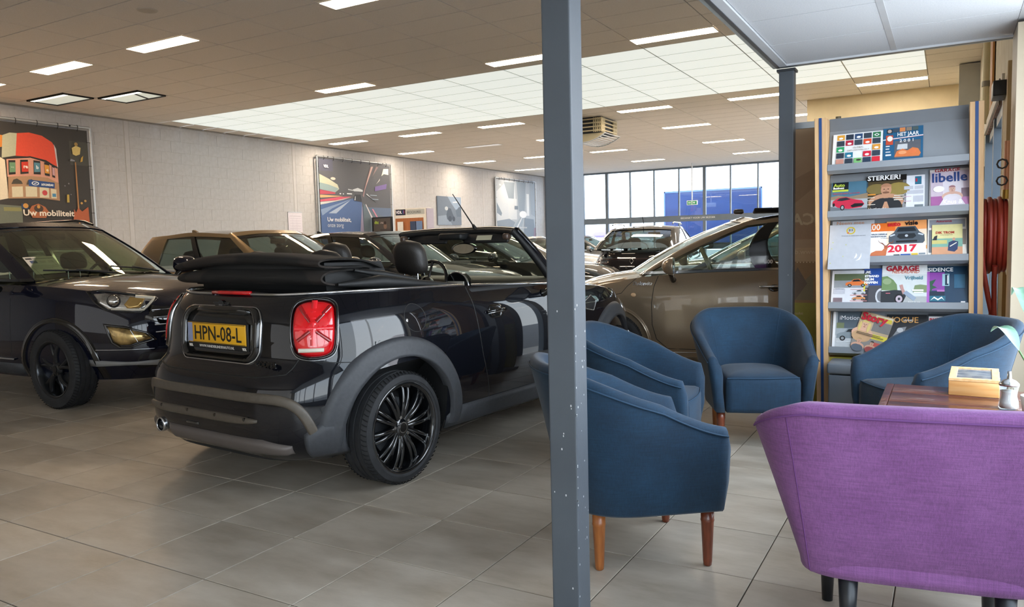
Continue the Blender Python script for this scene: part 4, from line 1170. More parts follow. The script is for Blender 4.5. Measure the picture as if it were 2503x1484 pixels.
for k, z in enumerate((.36, .47)):
    MB().tube([(.09 + .03 * cos(a), -.13, z + .03 * sin(a)) for a in [i * pi / 4 for i in range(8)]], .006, n=6, closed=True).build('valve_wheel', mat('dark_plastic'), t)
MB().box(.15, .185, -.03, .03, -.05, .05).build('wall_bracket', mat('steel_dull'), t)
t = empty('fire_extinguisher', (5.16, 3.62, .40)); tag(t, 'red fire extinguisher with yellow label below the hose reel', 'extinguisher')
MB().lathe([(0, -.23), (.075, -.23), (.08, -.215), (.08, .20), (.07, .235), (.04, .262), (.022, .27), (.022, .285), (0, .285)], 32).build('cylinder', M_RED, t)
MB().lathe([(.0815, -.235), (.083, -.235), (.083, -.17), (.0815, -.17)], 32).build('base_ring', mat('dark_plastic'), t)
MB().lathe([(.0806, .06), (.0812, .06), (.0812, .15), (.0806, .15)], 32).build('label', mat('label_yellow', 'e0b52c', rough=.5), t)
MB().lathe([(.0806, -.05), (.0812, -.05), (.0812, -.02), (.0806, -.02)], 32).build('label', mat('label_yellow'), t)
MB().box(-.02, .02, -.09, .03, .285, .30).box(-.015, .015, -.1, .02, .315, .325).build('handle', mat('brass'), t)
MB().cyl((0, 0, .28), (0, 0, .34), .018, n=12).build('valve', mat('brass'), t)
MB().box(.08, .16, -.03, .03, .0, .05).build('wall_bracket', mat('steel_dull'), t)
# ------------------------------------------------------------------ cars: shared builders
def interp(T, x):
    if x <= T[0][0]: return T[0][1]
    for (a, u), (b, v) in zip(T, T[1:]):
        if x <= b:
            t = (x - a) / (b - a)
            return u + (v - u) * t
    return T[-1][1]
def sinterp(T, x):
    """smooth (Catmull-Rom) table lookup"""
    n = len(T)
    if x <= T[0][0]: return T[0][1]
    if x >= T[-1][0]: return T[-1][1]
    for i in range(n - 1):
        if x <= T[i + 1][0]:
            x0, y0 = T[i]; x1, y1 = T[i + 1]
            h = x1 - x0; t = (x - x0) / h
            m0 = (y1 - T[i - 1][1]) / (x1 - T[i - 1][0]) if i > 0 else (y1 - y0) / h
            m1 = (T[i + 2][1] - y0) / (T[i + 2][0] - x0) if i + 2 < n else (y1 - y0) / h
            return (2 * t ** 3 - 3 * t ** 2 + 1) * y0 + (t ** 3 - 2 * t ** 2 + t) * h * m0 + (-2 * t ** 3 + 3 * t ** 2) * y1 + (t ** 3 - t ** 2) * h * m1

M_TYRE = mat('tyre_rubber', '1c1d1f', rough=.72, col2='26272a', scale=20, bump=.1)
M_RIMB = mat('rim_black', '0c0d0f', rough=.14, coat=.8)
M_RIMS = mat('rim_silver', 'b4b7bb', rough=.25, metal=.9)
M_CLAD = mat('cladding_dark', '34363a', rough=.55, col2='3a3c40', scale=60, bump=.06)
M_BLK = mat('gloss_black', '0a0b0c', rough=.08, coat=.6)
M_MATB = mat('matt_black', '101112', rough=.6)
M_CHR = mat('chrome', 'c9ccd0', rough=.12, metal=1.)
M_SEAT = mat('seat_leather_black', '262321', rough=.45, bump=.15, bscale=220)
M_INT = mat('interior_dark', '151617', rough=.7)
M_CGL = glass('car_glass', tint=(.62, .68, .66), ior=1.5)
M_CGLD = glass('car_glass_tinted', tint=(.20, .21, .22), ior=1.5)
M_LENS = glass('lamp_lens', tint=(.93, .95, .95), ior=1.5, dirt=.04)
M_REFL = mat('lamp_reflector', 'd8d8d6', rough=.12, metal=.95, col2='8f8f8c', scale=14)
M_MIRR = mat('mirror_face', 'd0d4d8', rough=.02, metal=1.)

def paint(name, col, flake=None, rough=.3, metal=.0, coat=1.):
    return mat('paint_' + name, col, rough=rough, metal=metal, coat=coat, col2=flake or col, scale=500, detail=1, crough=.012, spec=(.05 if metal < .1 else .3))

class Shell:
    """car body as a stack of rounded outlines; x forward, rear axle at x=0"""
    def __init__(s, xf, xr, w, zb, zt, zc, nose, tail, side, nf=3.4, nr=4.0, crown_rows=8, levels=22, na=144, wplan=None, cab=None, cabdrop=.0):
        s.__dict__.update(locals())
    def pt(s, a, f, off=0.):
        c, q = cos(a), sin(a)
        n = s.nf if c > 0 else s.nr
        ux = (1 if c > 0 else -1) * abs(c) ** (2 / n)
        uy = (1 if q > 0 else -1) * abs(q) ** (2 / n)
        xm = (s.xf + s.xr) / 2
        z = s.zb + f * (1. - s.zb)
        x = xm
        for _ in range(4):
            fx = sinterp(s.nose, z); rx = sinterp(s.tail, z)
            x = xm + ux * ((s.xf + fx - xm) if ux > 0 else (xm - (s.xr + rx)))
            z = s.zb + f * (sinterp(s.zt, x) - s.zb)
        wy = s.w * sinterp(s.side, z) * (sinterp(s.wplan, x) if s.wplan else 1.)
        return (x, uy * wy, z)
    def mesh(s, name, mats, cabmat=None):
        mb = MB()
        rows = []
        A = [2 * pi * i / s.na for i in range(s.na)]
        fs_ = [i / s.levels for i in range(s.levels + 1)]
        fs_ = [1 - (1 - f) ** 1.25 for f in fs_]
        for f in fs_:
            rows.append([s.pt(a, f) for a in A])
        # rolled shoulder into the top
        top = rows[-1]
        K = s.crown_rows
        for k in range(1, K + 1):
            y = 1 - k / K
            y = y if k < K else 0.0
            r = []
            for p in top:
                zt, zc = sinterp(s.zt, p[0]), sinterp(s.zc, p[0])
                z = zt + (zc - zt) * (1 - y * y) ** .75
                if s.cab and s.cab[0] < p[0] < s.cab[1] and y < .93:
                    e = min((p[0] - s.cab[0]) / .10, (s.cab[1] - p[0]) / .10, 1)
                    z -= s.cabdrop * max(0, e)
                r.append((p[0], p[1] * y, z))
            rows.append(r)
        mb.grid(rows, cv=True)
        nfr = (len(fs_) + K - 1) * s.na
        bot = rows[0]
        r2 = [[p for p in bot]] + [[(p[0], p[1] * y, p[2] - .01) for p in bot] for y in (.9, .5, 0)]
        mb.grid(r2[::-1], cv=True, mi=1)
        # interior tub colour in the cabin
        if s.cab:
            for i, f in enumerate(mb.f):
                c = Vector((0, 0, 0))
                for v in f: c += Vector(mb.v[v])
                c /= len(f)
                if mb.m[i] == 0 and i >= (len(fs_) - 1) * s.na and s.cab[0] - .02 < c.x < s.cab[1] + .02:
                    top_w = s.w * .9
                    if abs(c.y) < top_w * .93: mb.m[i] = 1
        me = mb.mesh(name, mats)
        bm = bmesh.new(); bm.from_mesh(me)
        bmesh.ops.remove_doubles(bm, verts=bm.verts, dist=2e-4)
        bmesh.ops.recalc_face_normals(bm, faces=bm.faces)
        bm.to_mesh(me)
        s.bvh = BVHTree.FromBMesh(bm)
        bm.free()
        return me

def cut_wheels(o, cutters, mats_well):
    """boolean-cut round wheel wells; cutters: (x, y0, y1, z, r)"""
    mb = MB()
    for x, y0, y1, z, r in cutters:
        mb.cyl((x, y0, z), (x, y1, z), r, n=56, smooth=True)
    c = mb.build('cutter_tmp', mats_well)
    md = o.modifiers.new('b', 'BOOLEAN')
    md.operation = 'DIFFERENCE'
    md.object = c
    md.solver = 'EXACT'
    md.material_mode = 'TRANSFER'
    dg = bpy.context.evaluated_depsgraph_get()
    me = bpy.data.meshes.new_from_object(o.evaluated_get(dg))
    o.modifiers.clear()
    old = o.data
    o.data = me
    me.name = old.name
    bpy.data.objects.remove(c)
    me.set_sharp_from_angle(angle=radians(38))

def proj_pt(bvh, p, d, off=0.):
    h = bvh.ray_cast(Vector(p), Vector(d), 6)
    if h[0] is None: return None
    n = h[1]
    if n.dot(Vector(d)) > 0: n = -n
    return Vector(h[0]) + n * off, n

def patch(bvh, outline, org, ux, uy, d, name, m, parent, h=.008, s0=0., s1=1., rings=5, dome=0., base=.002, c=None, bev=.35, smooth=True):
    """raised patch (disc or ring) laid on the body: 2D outline in the plane org+ux,uy, projected along d"""
    ux, uy, d, org = Vector(ux), Vector(uy), Vector(d), Vector(org)
    n = len(outline)
    if c is None:
        c = (sum(p[0] for p in outline) / n, sum(p[1] for p in outline) / n)
    rows = []
    S = []
    if s0 > 0: S.append((s0, -.004))
    for k in range(rings + 1):
        t = k / rings
        sc = s0 + (s1 - s0) * t
        if s0 > 0:
            hh = base + h * min(1, min(t, 1 - t) / .25) ** .5 if 0 < t < 1 else base
        else:
            e = min(1, (1 - t) / bev)
            hh = base + h * (1 - (1 - e) ** 2) ** .5 + dome * (1 - sc * sc)
        S.append((sc, hh))
    S.append((s1, -.004))
    for sc, hh in S:
        r = []
        for p in outline:
            q = org + ux * (c[0] + (p[0] - c[0]) * sc) + uy * (c[1] + (p[1] - c[1]) * sc)
            hit = proj_pt(bvh, q, d, hh)
            r.append(tuple(hit[0]) if hit else None)
        rows.append(r)
    # fill misses from neighbours
    for r in rows:
        for i in range(n):
            if r[i] is None:
                for k in range(1, n):
                    if r[(i + k) % n] is not None: r[i] = r[(i + k) % n]; break
                    if r[i - k] is not None: r[i] = r[i - k]; break
    if any(v is None for r in rows for v in r): return None
    mb = MB()
    mb.grid(rows, cv=True, smooth=smooth)
    return mb.build(name, m, parent, weld=True, fix=True)

def ribbon(bvh, pts, org, ux, uy, d, name, m, parent, w=.004, h=.0015, closed=False, sub=6, base=0.):
    """thin strip following the body along a 2D polyline"""
    ux, uy, d, org = Vector(ux), Vector(uy), Vector(d), Vector(org)
    P = []
    n = len(pts)
    seg = n if closed else n - 1
    for i in range(seg):
        a, b = pts[i], pts[(i + 1) % n]
        for k in range(sub):
            t = k / sub
            P.append((a[0] + (b[0] - a[0]) * t, a[1] + (b[1] - a[1]) * t))
    if not closed: P.append(pts[-1])
    rows = []
    last = None
    for i, p in enumerate(P):
        j0 = P[i - 1] if (i or closed) else P[i]
        j1 = P[(i + 1) % len(P)] if (i < len(P) - 1 or closed) else P[i]
        t = Vector((j1[0] - j0[0], j1[1] - j0[1]))
        if t.length < 1e-9: continue
        t.normalize()
        s = Vector((-t.y, t.x)) * w / 2
        r = []
        for k, (sg, hh) in enumerate(((-1, -.003), (-1, h * .6 + base), (0, h + base), (1, h * .6 + base), (1, -.003))):
            q = org + ux * (p[0] + s.x * sg) + uy * (p[1] + s.y * sg)
            hit = proj_pt(bvh, q, d, hh)
            r.append(tuple(hit[0]) if hit else None)
        if all(v is not None for v in r): rows.append(r)
    if len(rows) < 2: return None
    mb = MB(); mb.grid(rows, cu=closed)
    return mb.build(name, m, parent, fix=True)

def skin_pt(sh, a, z, off=0.):
    f = .5
    for _ in range(6):
        q = sh.pt(a, f)
        zt = sinterp(sh.zt, q[0])
        f = max(0., min(1., (z - sh.zb) / (zt - sh.zb)))
    p = Vector(sh.pt(a, f))
    if off:
        t = Vector(sh.pt(a + .01, f)) - Vector(sh.pt(a - .01, f))
        u = Vector(sh.pt(a, min(1, f + .02))) - Vector(sh.pt(a, max(0, f - .02)))
        n = t.cross(u).normalized()
        if n.dot(Vector((p.x - (sh.xf + sh.xr) / 2, p.y * 2, 0))) < 0: n = -n
        p = p + n * off
    return p
def y2a(sh, y, rear=True):
    n = sh.nr if rear else sh.nf
    q = min(1, abs(y) / sh.w) ** (n / 2)
    a = math.asin(q)
    return pi - a if y > 0 else pi + a
def skin_band(sh, A, zlo, zhi, name, m, parent, h=.012, nz=6, edge=.2, base=.002):
    """raised panel on the shell between two height curves over a list of angles"""
    rows = []
    N = len(A)
    for i, a in enumerate(A):
        t = i / (N - 1)
        lo, hi = zlo(t), zhi(t)
        r = [tuple(skin_pt(sh, a, lo, -.004))]
        for k in range(nz + 1):
            v = k / nz
            e = min(1, min(v, 1 - v) / edge) ** .5 if 0 < v < 1 else 0
            e2 = min(1, min(t, 1 - t) / .04) ** .5 if 0 < t < 1 else 0
            r.append(tuple(skin_pt(sh, a, lo + (hi - lo) * v, base + h * e * (.15 + .85 * e2))))
        r.append(tuple(skin_pt(sh, a, hi, -.004)))
        rows.append(r)
    rows = [[tuple(skin_pt(sh, A[0], zlo(0) + (zhi(0) - zlo(0)) * k / (nz + 2), -.004)) for k in range(nz + 3)]] + rows + [[tuple(skin_pt(sh, A[-1], zlo(1) + (zhi(1) - zlo(1)) * k / (nz + 2), -.004)) for k in range(nz + 3)]]
    return MB().grid(rows).build(name, m, parent, fix=True)
def skin_ribbon(sh, path, w, h, name, m, parent):
    rows = []
    for i, (a, z) in enumerate(path):
        p0 = skin_pt(sh, *path[max(0, i - 1)]); p1 = skin_pt(sh, *path[min(len(path) - 1, i + 1)])
        c = skin_pt(sh, a, z)
        t = (p1 - p0).normalized()
        nrm = (skin_pt(sh, a, z, .01) - c).normalized()
        s_ = nrm.cross(t).normalized()
        r = [tuple(c - s_ * w / 2 - nrm * .006)]
        for q, hh in ((-1, .3), (-.86, .85), (-.5, 1), (.5, 1), (.86, .85), (1, .3)):
            r.append(tuple(c + s_ * (w / 2 * q) + nrm * (h * hh)))
        r.append(tuple(c + s_ * w / 2 - nrm * .006))
        rows.append(r)
    return MB().grid(rows).build(name, m, parent, fix=True)

SIDE = lambda y: dict(ux=(1, 0, 0), uy=(0, 0, 1), org=(0, 3 * y, 0), d=(0, -y, 0))
REAR = dict(ux=(0, 1, 0), uy=(0, 0, 1), org=(-4, 0, 0), d=(1, 0, 0))

def rrect(cx_, cy_, w, h, r, n=6, skew=0.):
    P = []
    for sx_, sy_, a0 in ((1, 1, 0), (-1, 1, 90), (-1, -1, 180), (1, -1, 270)):
        for k in range(n + 1):
            a = radians(a0 + 90 * k / n)
            x, y = sx_ * (w / 2 - r) + r * cos(a), sy_ * (h / 2 - r) + r * sin(a)
            P.append((cx_ + x + skew * y, cy_ + y))
    return P

def wheel(parent, x, y, R_, rim, width, style, m_rim, detail=True, name='wheel', steer=0.):
    """y sign gives the outer side. rim radius rim"""
    s = 1 if y > 0 else -1
    t = bpy.data.objects.new('wheel', None)
    # tyre as the wheel's own mesh
    w = width
    prof = [(rim - .012, -w * .42), (rim + .006, -w * .46), (rim + .025, -w * .495), (R_ - .045, -w * .5), (R_ - .018, -w * .465), (R_ - .004, -w * .36), (R_, -w * .2), (R_, 0), (R_, w * .2), (R_ - .004, w * .36), (R_ - .018, w * .465),
            (R_ - .045, w * .5), (rim + .025, w * .495), (rim + .006, w * .46), (rim - .012, w * .42)]
    if detail:
        g = []
        for (r, h) in [(R_, w * .30), (R_, w * .10), (R_, -w * .10), (R_, -w * .30)]:
            g += [(r - .0005, h + .006), (r - .008, h + .004), (r - .008, h - .004), (r - .0005, h - .006)]
        prof = prof[:5] + [(R_ - .005, -w * .37)] + g[::-1] + [(R_ - .005, w * .37)] + prof[10:]
    mb = MB()
    mb.lathe(prof, 72 if detail else 40, axis='y')
    o = mb.build('wheel', M_TYRE, parent, fix=True, sharp=30)
    o.location = (x, y, R_)
    o.rotation_euler = (0, 0, steer)
    if detail:
        mb = MB()
        for k in range(72):
            a = 2 * pi * k / 72
            for sg in (-1, 1):
                p0 = ((R_ - .001) * cos(a), sg * w * .34, (R_ - .001) * sin(a))
                a2 = a + .035
                p1 = ((R_ - .012) * cos(a2), sg * w * .47, (R_ - .012) * sin(a2))
                mb.tube([p0, ((R_ - .002) * cos(a + .02), sg * w * .41, (R_ - .002) * sin(a + .02)), p1], .0030, n=4, caps=False)
        tag(mb.build('tread_sipes', mat('sipe_black', '08080a', rough=.9), o), kind='stuff')
    # barrel and lip
    ys = s * w * .46
    mb = MB()
    mb.lathe([(rim - .004, -w * .43), (rim - .022, -w * .36), (rim - .03, 0), (rim - .026, s * s * w * .3), (rim - .014, w * .40), (rim - .012, w * .45), (rim + .002, w * .475), (rim + .008, w * .46)] if s > 0 else
             [(rim + .008, -w * .46), (rim + .002, -w * .475), (rim - .012, -w * .45), (rim - .014, -w * .40), (rim - .026, -w * .3), (rim - .03, 0), (rim - .022, w * .36), (rim - .004, w * .43)], 64 if detail else 36, axis='y')
    mb.build('rim', m_rim, o, fix=True)
    # brake disc and dark back
    MB().cyl((0, s * w * .02, 0), (0, s * w * .06, 0), rim * .66, n=32).build('brake_disc', mat('disc_steel', '55585c', rough=.35, metal=.8), o)
    MB().cyl((0, -s * w * .30, 0), (0, -s * w * .26, 0), rim - .02, n=32).build('back_plate', M_MATB, o)
    yo = s * w * .40
    yi = s * w * .22
    if style == 'multi':       # paired spokes, open in the middle
        for k in range(10):
            a0 = 2 * pi * k / 10 + .12
            mb = MB()
            for da in (-.11, .11):
                P = []
                for i in range(9):
                    u = i / 8
                    r = rim * (.20 + .77 * u)
                    a = a0 + da * (1 - .12 * u)
                    hw = rim * (.052 - .014 * u)
                    dep = s * (w * (.33 + .08 * sin(pi * min(u, 1)) - .03 * u))
                    rad = Vector((cos(a), 0, sin(a))); tan_ = Vector((-sin(a), 0, cos(a)))
                    c = rad * r
                    P.append([tuple(c + tan_ * hw * q + Vector((0, dep + s * z, 0))) for q, z in ((-1, -.03), (-1, -.004), (-.6, .003), (.6, .003), (1, -.004), (1, -.03))])
                mb.grid(P, cv=False, flip=(s < 0))
            # end bridge
            P = []
            for i in range(7):
                a = a0 - .13 + .26 * i / 6
                rad = Vector((cos(a), 0, sin(a)))
                P.append([tuple(rad * (rim * q) + Vector((0, s * (w * .355 + z), 0))) for q, z in ((.90, -.02), (.90, .0), (.975, .0), (.985, -.02))])
            mb.grid(P, flip=(s < 0))
            mb.build('spoke', m_rim, o, fix=True)
    elif style == 'five_y':
        for k in range(5):
            a0 = 2 * pi * k / 5 + .3
            mb = MB()
            for sg in (-1, 1):
                pts = []
                P = []
                for i in range(8):
                    u = i / 7
                    r = rim * (.16 + .82 * u)
                    a = a0 + sg * (.02 + .30 * max(0, u - .25) ** 1.0)
                    hw = rim * (.085 - .02 * u)
                    rad = Vector((cos(a), 0, sin(a))); tan_ = Vector((-sin(a), 0, cos(a)))
                    P.append([tuple(rad * r + tan_ * hw * q + Vector((0, s * (w * (.33 + .06 * sin(pi * u)) + z), 0))) for q, z in ((-1, -.03), (-1, -.006), (0, .004), (1, -.006), (1, -.03))])
                mb.grid(P, flip=(s < 0))
            mb.build('spoke', m_rim, o, fix=True)
    else:
        for k in range(10):
            a = 2 * pi * k / 10
            mb = MB(); P = []
            for i in range(5):
                u = i / 4; r = rim * (.15 + .84 * u); hw = rim * (.06)
                rad = Vector((cos(a), 0, sin(a))); tan_ = Vector((-sin(a), 0, cos(a)))
                P.append([tuple(rad * r + tan_ * hw * q + Vector((0, s * (w * .36 + z), 0))) for q, z in ((-1, -.02), (-.8, 0), (.8, 0), (1, -.02))])
            mb.grid(P, flip=(s < 0))
            mb.build('spoke', m_rim, o, fix=True)
    mb = MB().lathe([(0, 0), (rim * .17, 0), (rim * .26, -.012), (rim * .28, -.03)] if s < 0 else [(rim * .28, -.03), (rim * .26, -.012), (rim * .17, 0), (0, 0)], 32, axis='y')
    mb2 = MB()
    for p in mb.v: mb2.v.append((p[0], s * w * .36 + s * p[1], p[2]))
    mb2.f, mb2.m, mb2.sm = mb.f, mb.m, mb.sm
    mb2.build('hub', m_rim, o, fix=True)
    MB().cyl((0, s * w * .355, 0), (0, s * (w * .36 + .005), 0), rim * .125, n=24).build('wheel_cap', M_CHR if style == 'multi' else m_rim, o)
    if style == 'multi':
        MB().cyl((0, s * w * .36, 0), (0, s * (w * .36 + .007), 0), rim * .105, n=24).build('wheel_cap', M_BLK, o)
    for k in range(5):
        a = 2 * pi * k / 5 + .5
        c = (rim * .235 * cos(a), 0, rim * .235 * sin(a))
        MB().cyl((c[0], s * (w * .30), c[2]), (c[0], s * (w * .36), c[2]), rim * .038, n=8).build('wheel_bolt', M_CHR if style == 'multi' else M_BLK, o)
    bpy.data.objects.remove(t)
    return o

def seat_headrest(parent, x, y, z, m=None, w=.27, h=.19, d=.11, back=True, posts=True, th=.0):
    m = m or M_SEAT
    # headrest: rounded pebble
    mb = MB()
    P = []
    for i in range(13):
        v = -1 + 2 * i / 12
        ww = (1 - abs(v) ** 3.2) ** (1 / 2.6) if abs(v) < 1 else 0
        r = []
        for k in range(24):
            a = 2 * pi * k / 24
            c, q = cos(a), sin(a)
            X = (1 if c > 0 else -1) * abs(c) ** .75 * d / 2 * (.35 + .65 * ww)
            Y = (1 if q > 0 else -1) * abs(q) ** .62 * w / 2 * (.72 + .28 * (1 - max(0, v) ** 2)) * (ww ** .55 if abs(v) > .6 else 1)
            r.append((x + X - .02 * v, y + Y, z + v * h / 2))
        P.append(r)
    mb.grid(P, cv=True)
    mb.add(P[0], [tuple(range(24))[::-1]], smooth=True).add(P[-1], [tuple(range(24))], smooth=True)
    mb.build('headrest', m, parent, weld=True, fix=True)
    if posts:
        for s in (-1, 1):
            MB().cyl((x + .0, y + s * w * .24, z - h / 2 - .10), (x + .0, y + s * w * .24, z - h / 2 + .03), .0065, n=10).build('headrest_post', M_CHR, parent)
    if back:
        mb = MB()
        P = []
        for i in range(14):
            v = i / 13
            zz = z - h / 2 - .075 - v * .60
            ww = .235 * (sin(min(1, .18 + v * 1.6) * pi / 2)) * (1 if v else .5)
            r = []
            for k in range(24):
                a = 2 * pi * k / 24
                c, q = cos(a), sin(a)
                r.append((x + .0 + v * .13 + (1 if c > 0 else -1) * abs(c) ** .7 * .065 * (.4 if i == 0 else 1), y + (1 if q > 0 else -1) * abs(q) ** .6 * ww, zz))
            P.append(r)
        mb.grid(P, cv=True)
        mb.add(P[0], [tuple(range(24))], smooth=True)
        mb.build('seat_back', m, parent, weld=True, fix=True)

def steering(parent, x, y, z, tilt=25, r=.185, m=None):
    m = m or M_BLK
    a = radians(tilt)
    ax = Vector((-cos(a), 0, sin(a)))
    u = Vector((0, 1, 0)); v = ax.cross(u)
    c = Vector((x, y, z))
    MB().tube([c + u * (r * cos(t)) + v * (r * sin(t)) for t in [i * 2 * pi / 32 for i in range(32)]], .014, n=8, closed=True).build('steering_wheel', m, parent)
    mb = MB()
    for t in (0, pi, -pi / 2):
        e = c + u * (r * cos(t)) + v * (r * sin(t))
        mb.tube([c, e], .012, n=6)
    mb.cyl(c - ax * .02, c + ax * .02, .05, n=20)
    mb.build('steering_hub', m, parent)
    MB().cyl(c - ax * .02, c - ax * .25, .03, n=12).build('steering_column', M_INT, parent)

def mirror(parent, x, y, z, m, s, stalk=True, dark=M_BLK, face=M_MIRR, sc=1.):
    """door mirror, s = +1 left / -1 right"""
    mb = MB()
    P = []
    for i in range(9):
        v = i / 8
        rr = sqrt(max(0, 1 - (1 - v) ** 2)) if v < 1 else 1
        rr = max(rr, .05)
        r = []
        for k in range(28):
            a = 2 * pi * k / 28
            c, q = cos(a), sin(a)
            r.append((x + .10 * sc * (1 - v), y + s * .11 * sc + (1 if c > 0 else -1) * abs(c) ** .8 * .115 * sc * rr, z + (1 if q > 0 else -1) * abs(q) ** .8 * .075 * sc * rr))
        P.append(r)
    mb.grid(P, cv=True)
    inner = [(p[0] + .004, y + s * .11 * sc + (p[1] - y - s * .11 * sc) * .9, z + (p[2] - z) * .88) for p in P[-1]]
    mb.grid([P[-1], inner], cv=True)
    mb.build('mirror_housing', m, parent, weld=True, fix=True)
    mb = MB(); mb.add(inner, [tuple(range(28))]); mb.build('mirror_glass', face, parent)
    MB().tube([(x + .03, y + s * .05, z - .06 * sc), (x + .03, y - s * .03, z - .11 * sc), (x + .02, y - s * .06, z - .12 * sc)], [.03, .022, .03], n=10).build('mirror_arm', dark, parent)

class Cabin:
    """greenhouse: base loop (belt) and roof loop given as half control points from front centre to rear centre"""
    def __init__(s, base, roof, bulge=.02, crown=.05):
        s.base, s.roof, s.bulge, s.crown = base, roof, bulge, crown
        s.K = len(base) - 1
    def _c(s, L, u):
        # Catmull-Rom with mirrored ends (y -> -y)
        K = s.K
        i = min(int(u), K - 1); t = u - i
        def g(k):
            if k < 0: p = L[-k]; return Vector((p[0], -p[1], p[2]))
            if k > K: p = L[2 * K - k]; return Vector((p[0], -p[1], p[2]))
            return Vector(L[k])
        p0, p1, p2, p3 = g(i - 1), g(i), g(i + 1), g(i + 2)
        # centripetal-ish damping: limit tangents
        def tan_(a, b, c):
            m = (c - a) * .5
            l = min((b - a).length, (c - b).length)
            if m.length > l * 1.2: m = m.normalized() * l * 1.2
            return m
        m1, m2 = tan_(p0, p1, p2), tan_(p1, p2, p3)
        return (2 * t ** 3 - 3 * t ** 2 + 1) * p1 + (t ** 3 - 2 * t ** 2 + t) * m1 + (-2 * t ** 3 + 3 * t ** 2) * p2 + (t ** 3 - t ** 2) * m2
    def S(s, u, v, side=1, off=0.):
        """u may be negative or >K: goes to the other side"""
        sg = 1
        if u < 0: u, sg = -u, -1
        if u > s.K: u, sg = 2 * s.K - u, -1
        b, r = s._c(s.base, u), s._c(s.roof, u)
        p = b.lerp(r, v)
        up = (r - b)
        du = s._c(s.base, min(s.K, u + .05)) - s._c(s.base, max(0, u - .05))
        n = du.cross(up)
        if n.length < 1e-9: n = Vector((0, 0, 1))
        n.normalize()
        c = Vector((s.base[s.K // 2][0], 0, b.z))
        if n.dot(p - c) < 0: n = -n
        p = p + n * (s.bulge * 4 * v * (1 - v) + off)
        p.y *= sg * side
        return p
    def strip(s, u0, u1, v0, v1, nu, nv, side=1, off=0., th=.012, u0t=None, u1t=None):
        """panel grid with thickness; u0t/u1t: bounds at v1"""
        u0t = u0 if u0t is None else u0t
        u1t = u1 if u1t is None else u1t
        F, B = [], []
        for j in range(nv + 1):
            v = v0 + (v1 - v0) * j / nv
            a = u0 + (u0t - u0) * j / nv; b = u1 + (u1t - u1) * j / nv
            F.append([tuple(s.S(a + (b - a) * i / nu, v, side, off)) for i in range(nu + 1)])
            B.append([tuple(s.S(a + (b - a) * i / nu, v, side, off - th)) for i in range(nu + 1)])
        mb = MB()
        mb.grid(F).grid(B, flip=True)
        e = [F[0][:], B[0][:]]
        mb.grid(e, smooth=False); mb.grid([F[-1], B[-1]], smooth=False, flip=True)
        mb.grid([[r[0] for r in F], [r[0] for r in B]], smooth=False, flip=True)
        mb.grid([[r[-1] for r in F], [r[-1] for r in B]], smooth=False)
        return mb
    def roof_mesh(s, nu=60, rows=8, th=.0, crown=None):
        crown = s.crown if crown is None else crown
        R0 = []
        N = nu
        loop = [s.S(-s.K + 2 * s.K * i / N if False else (s.K * 2 * i / N) , 1.0) for i in range(N)]
        loop = []
        for i in range(N):
            u = 2 * s.K * i / N
            loop.append(s.S(u, 1.0) if u <= s.K else s.S(u, 1.0))
        rows_ = []
        xs_ = [p.x for p in loop]
        x0, x1 = min(xs_), max(xs_)
        for k in range(rows + 1):
            y = 1 - k / rows
            r = []
            for p in loop:
                t = (p.x - x0) / (x1 - x0)
                bump = crown * (1 - y * y)
                e = min(1, 8 * t * (1 - t) + .0)
                r.append((p.x, p.y * y, p.z + bump * e ** .5))
            rows_.append(r)
        mb = MB()
        out = [[(p.x, p.y, p.z - .03) for p in loop]] + rows_
        mb.grid(rows_, cv=True)
        return mb

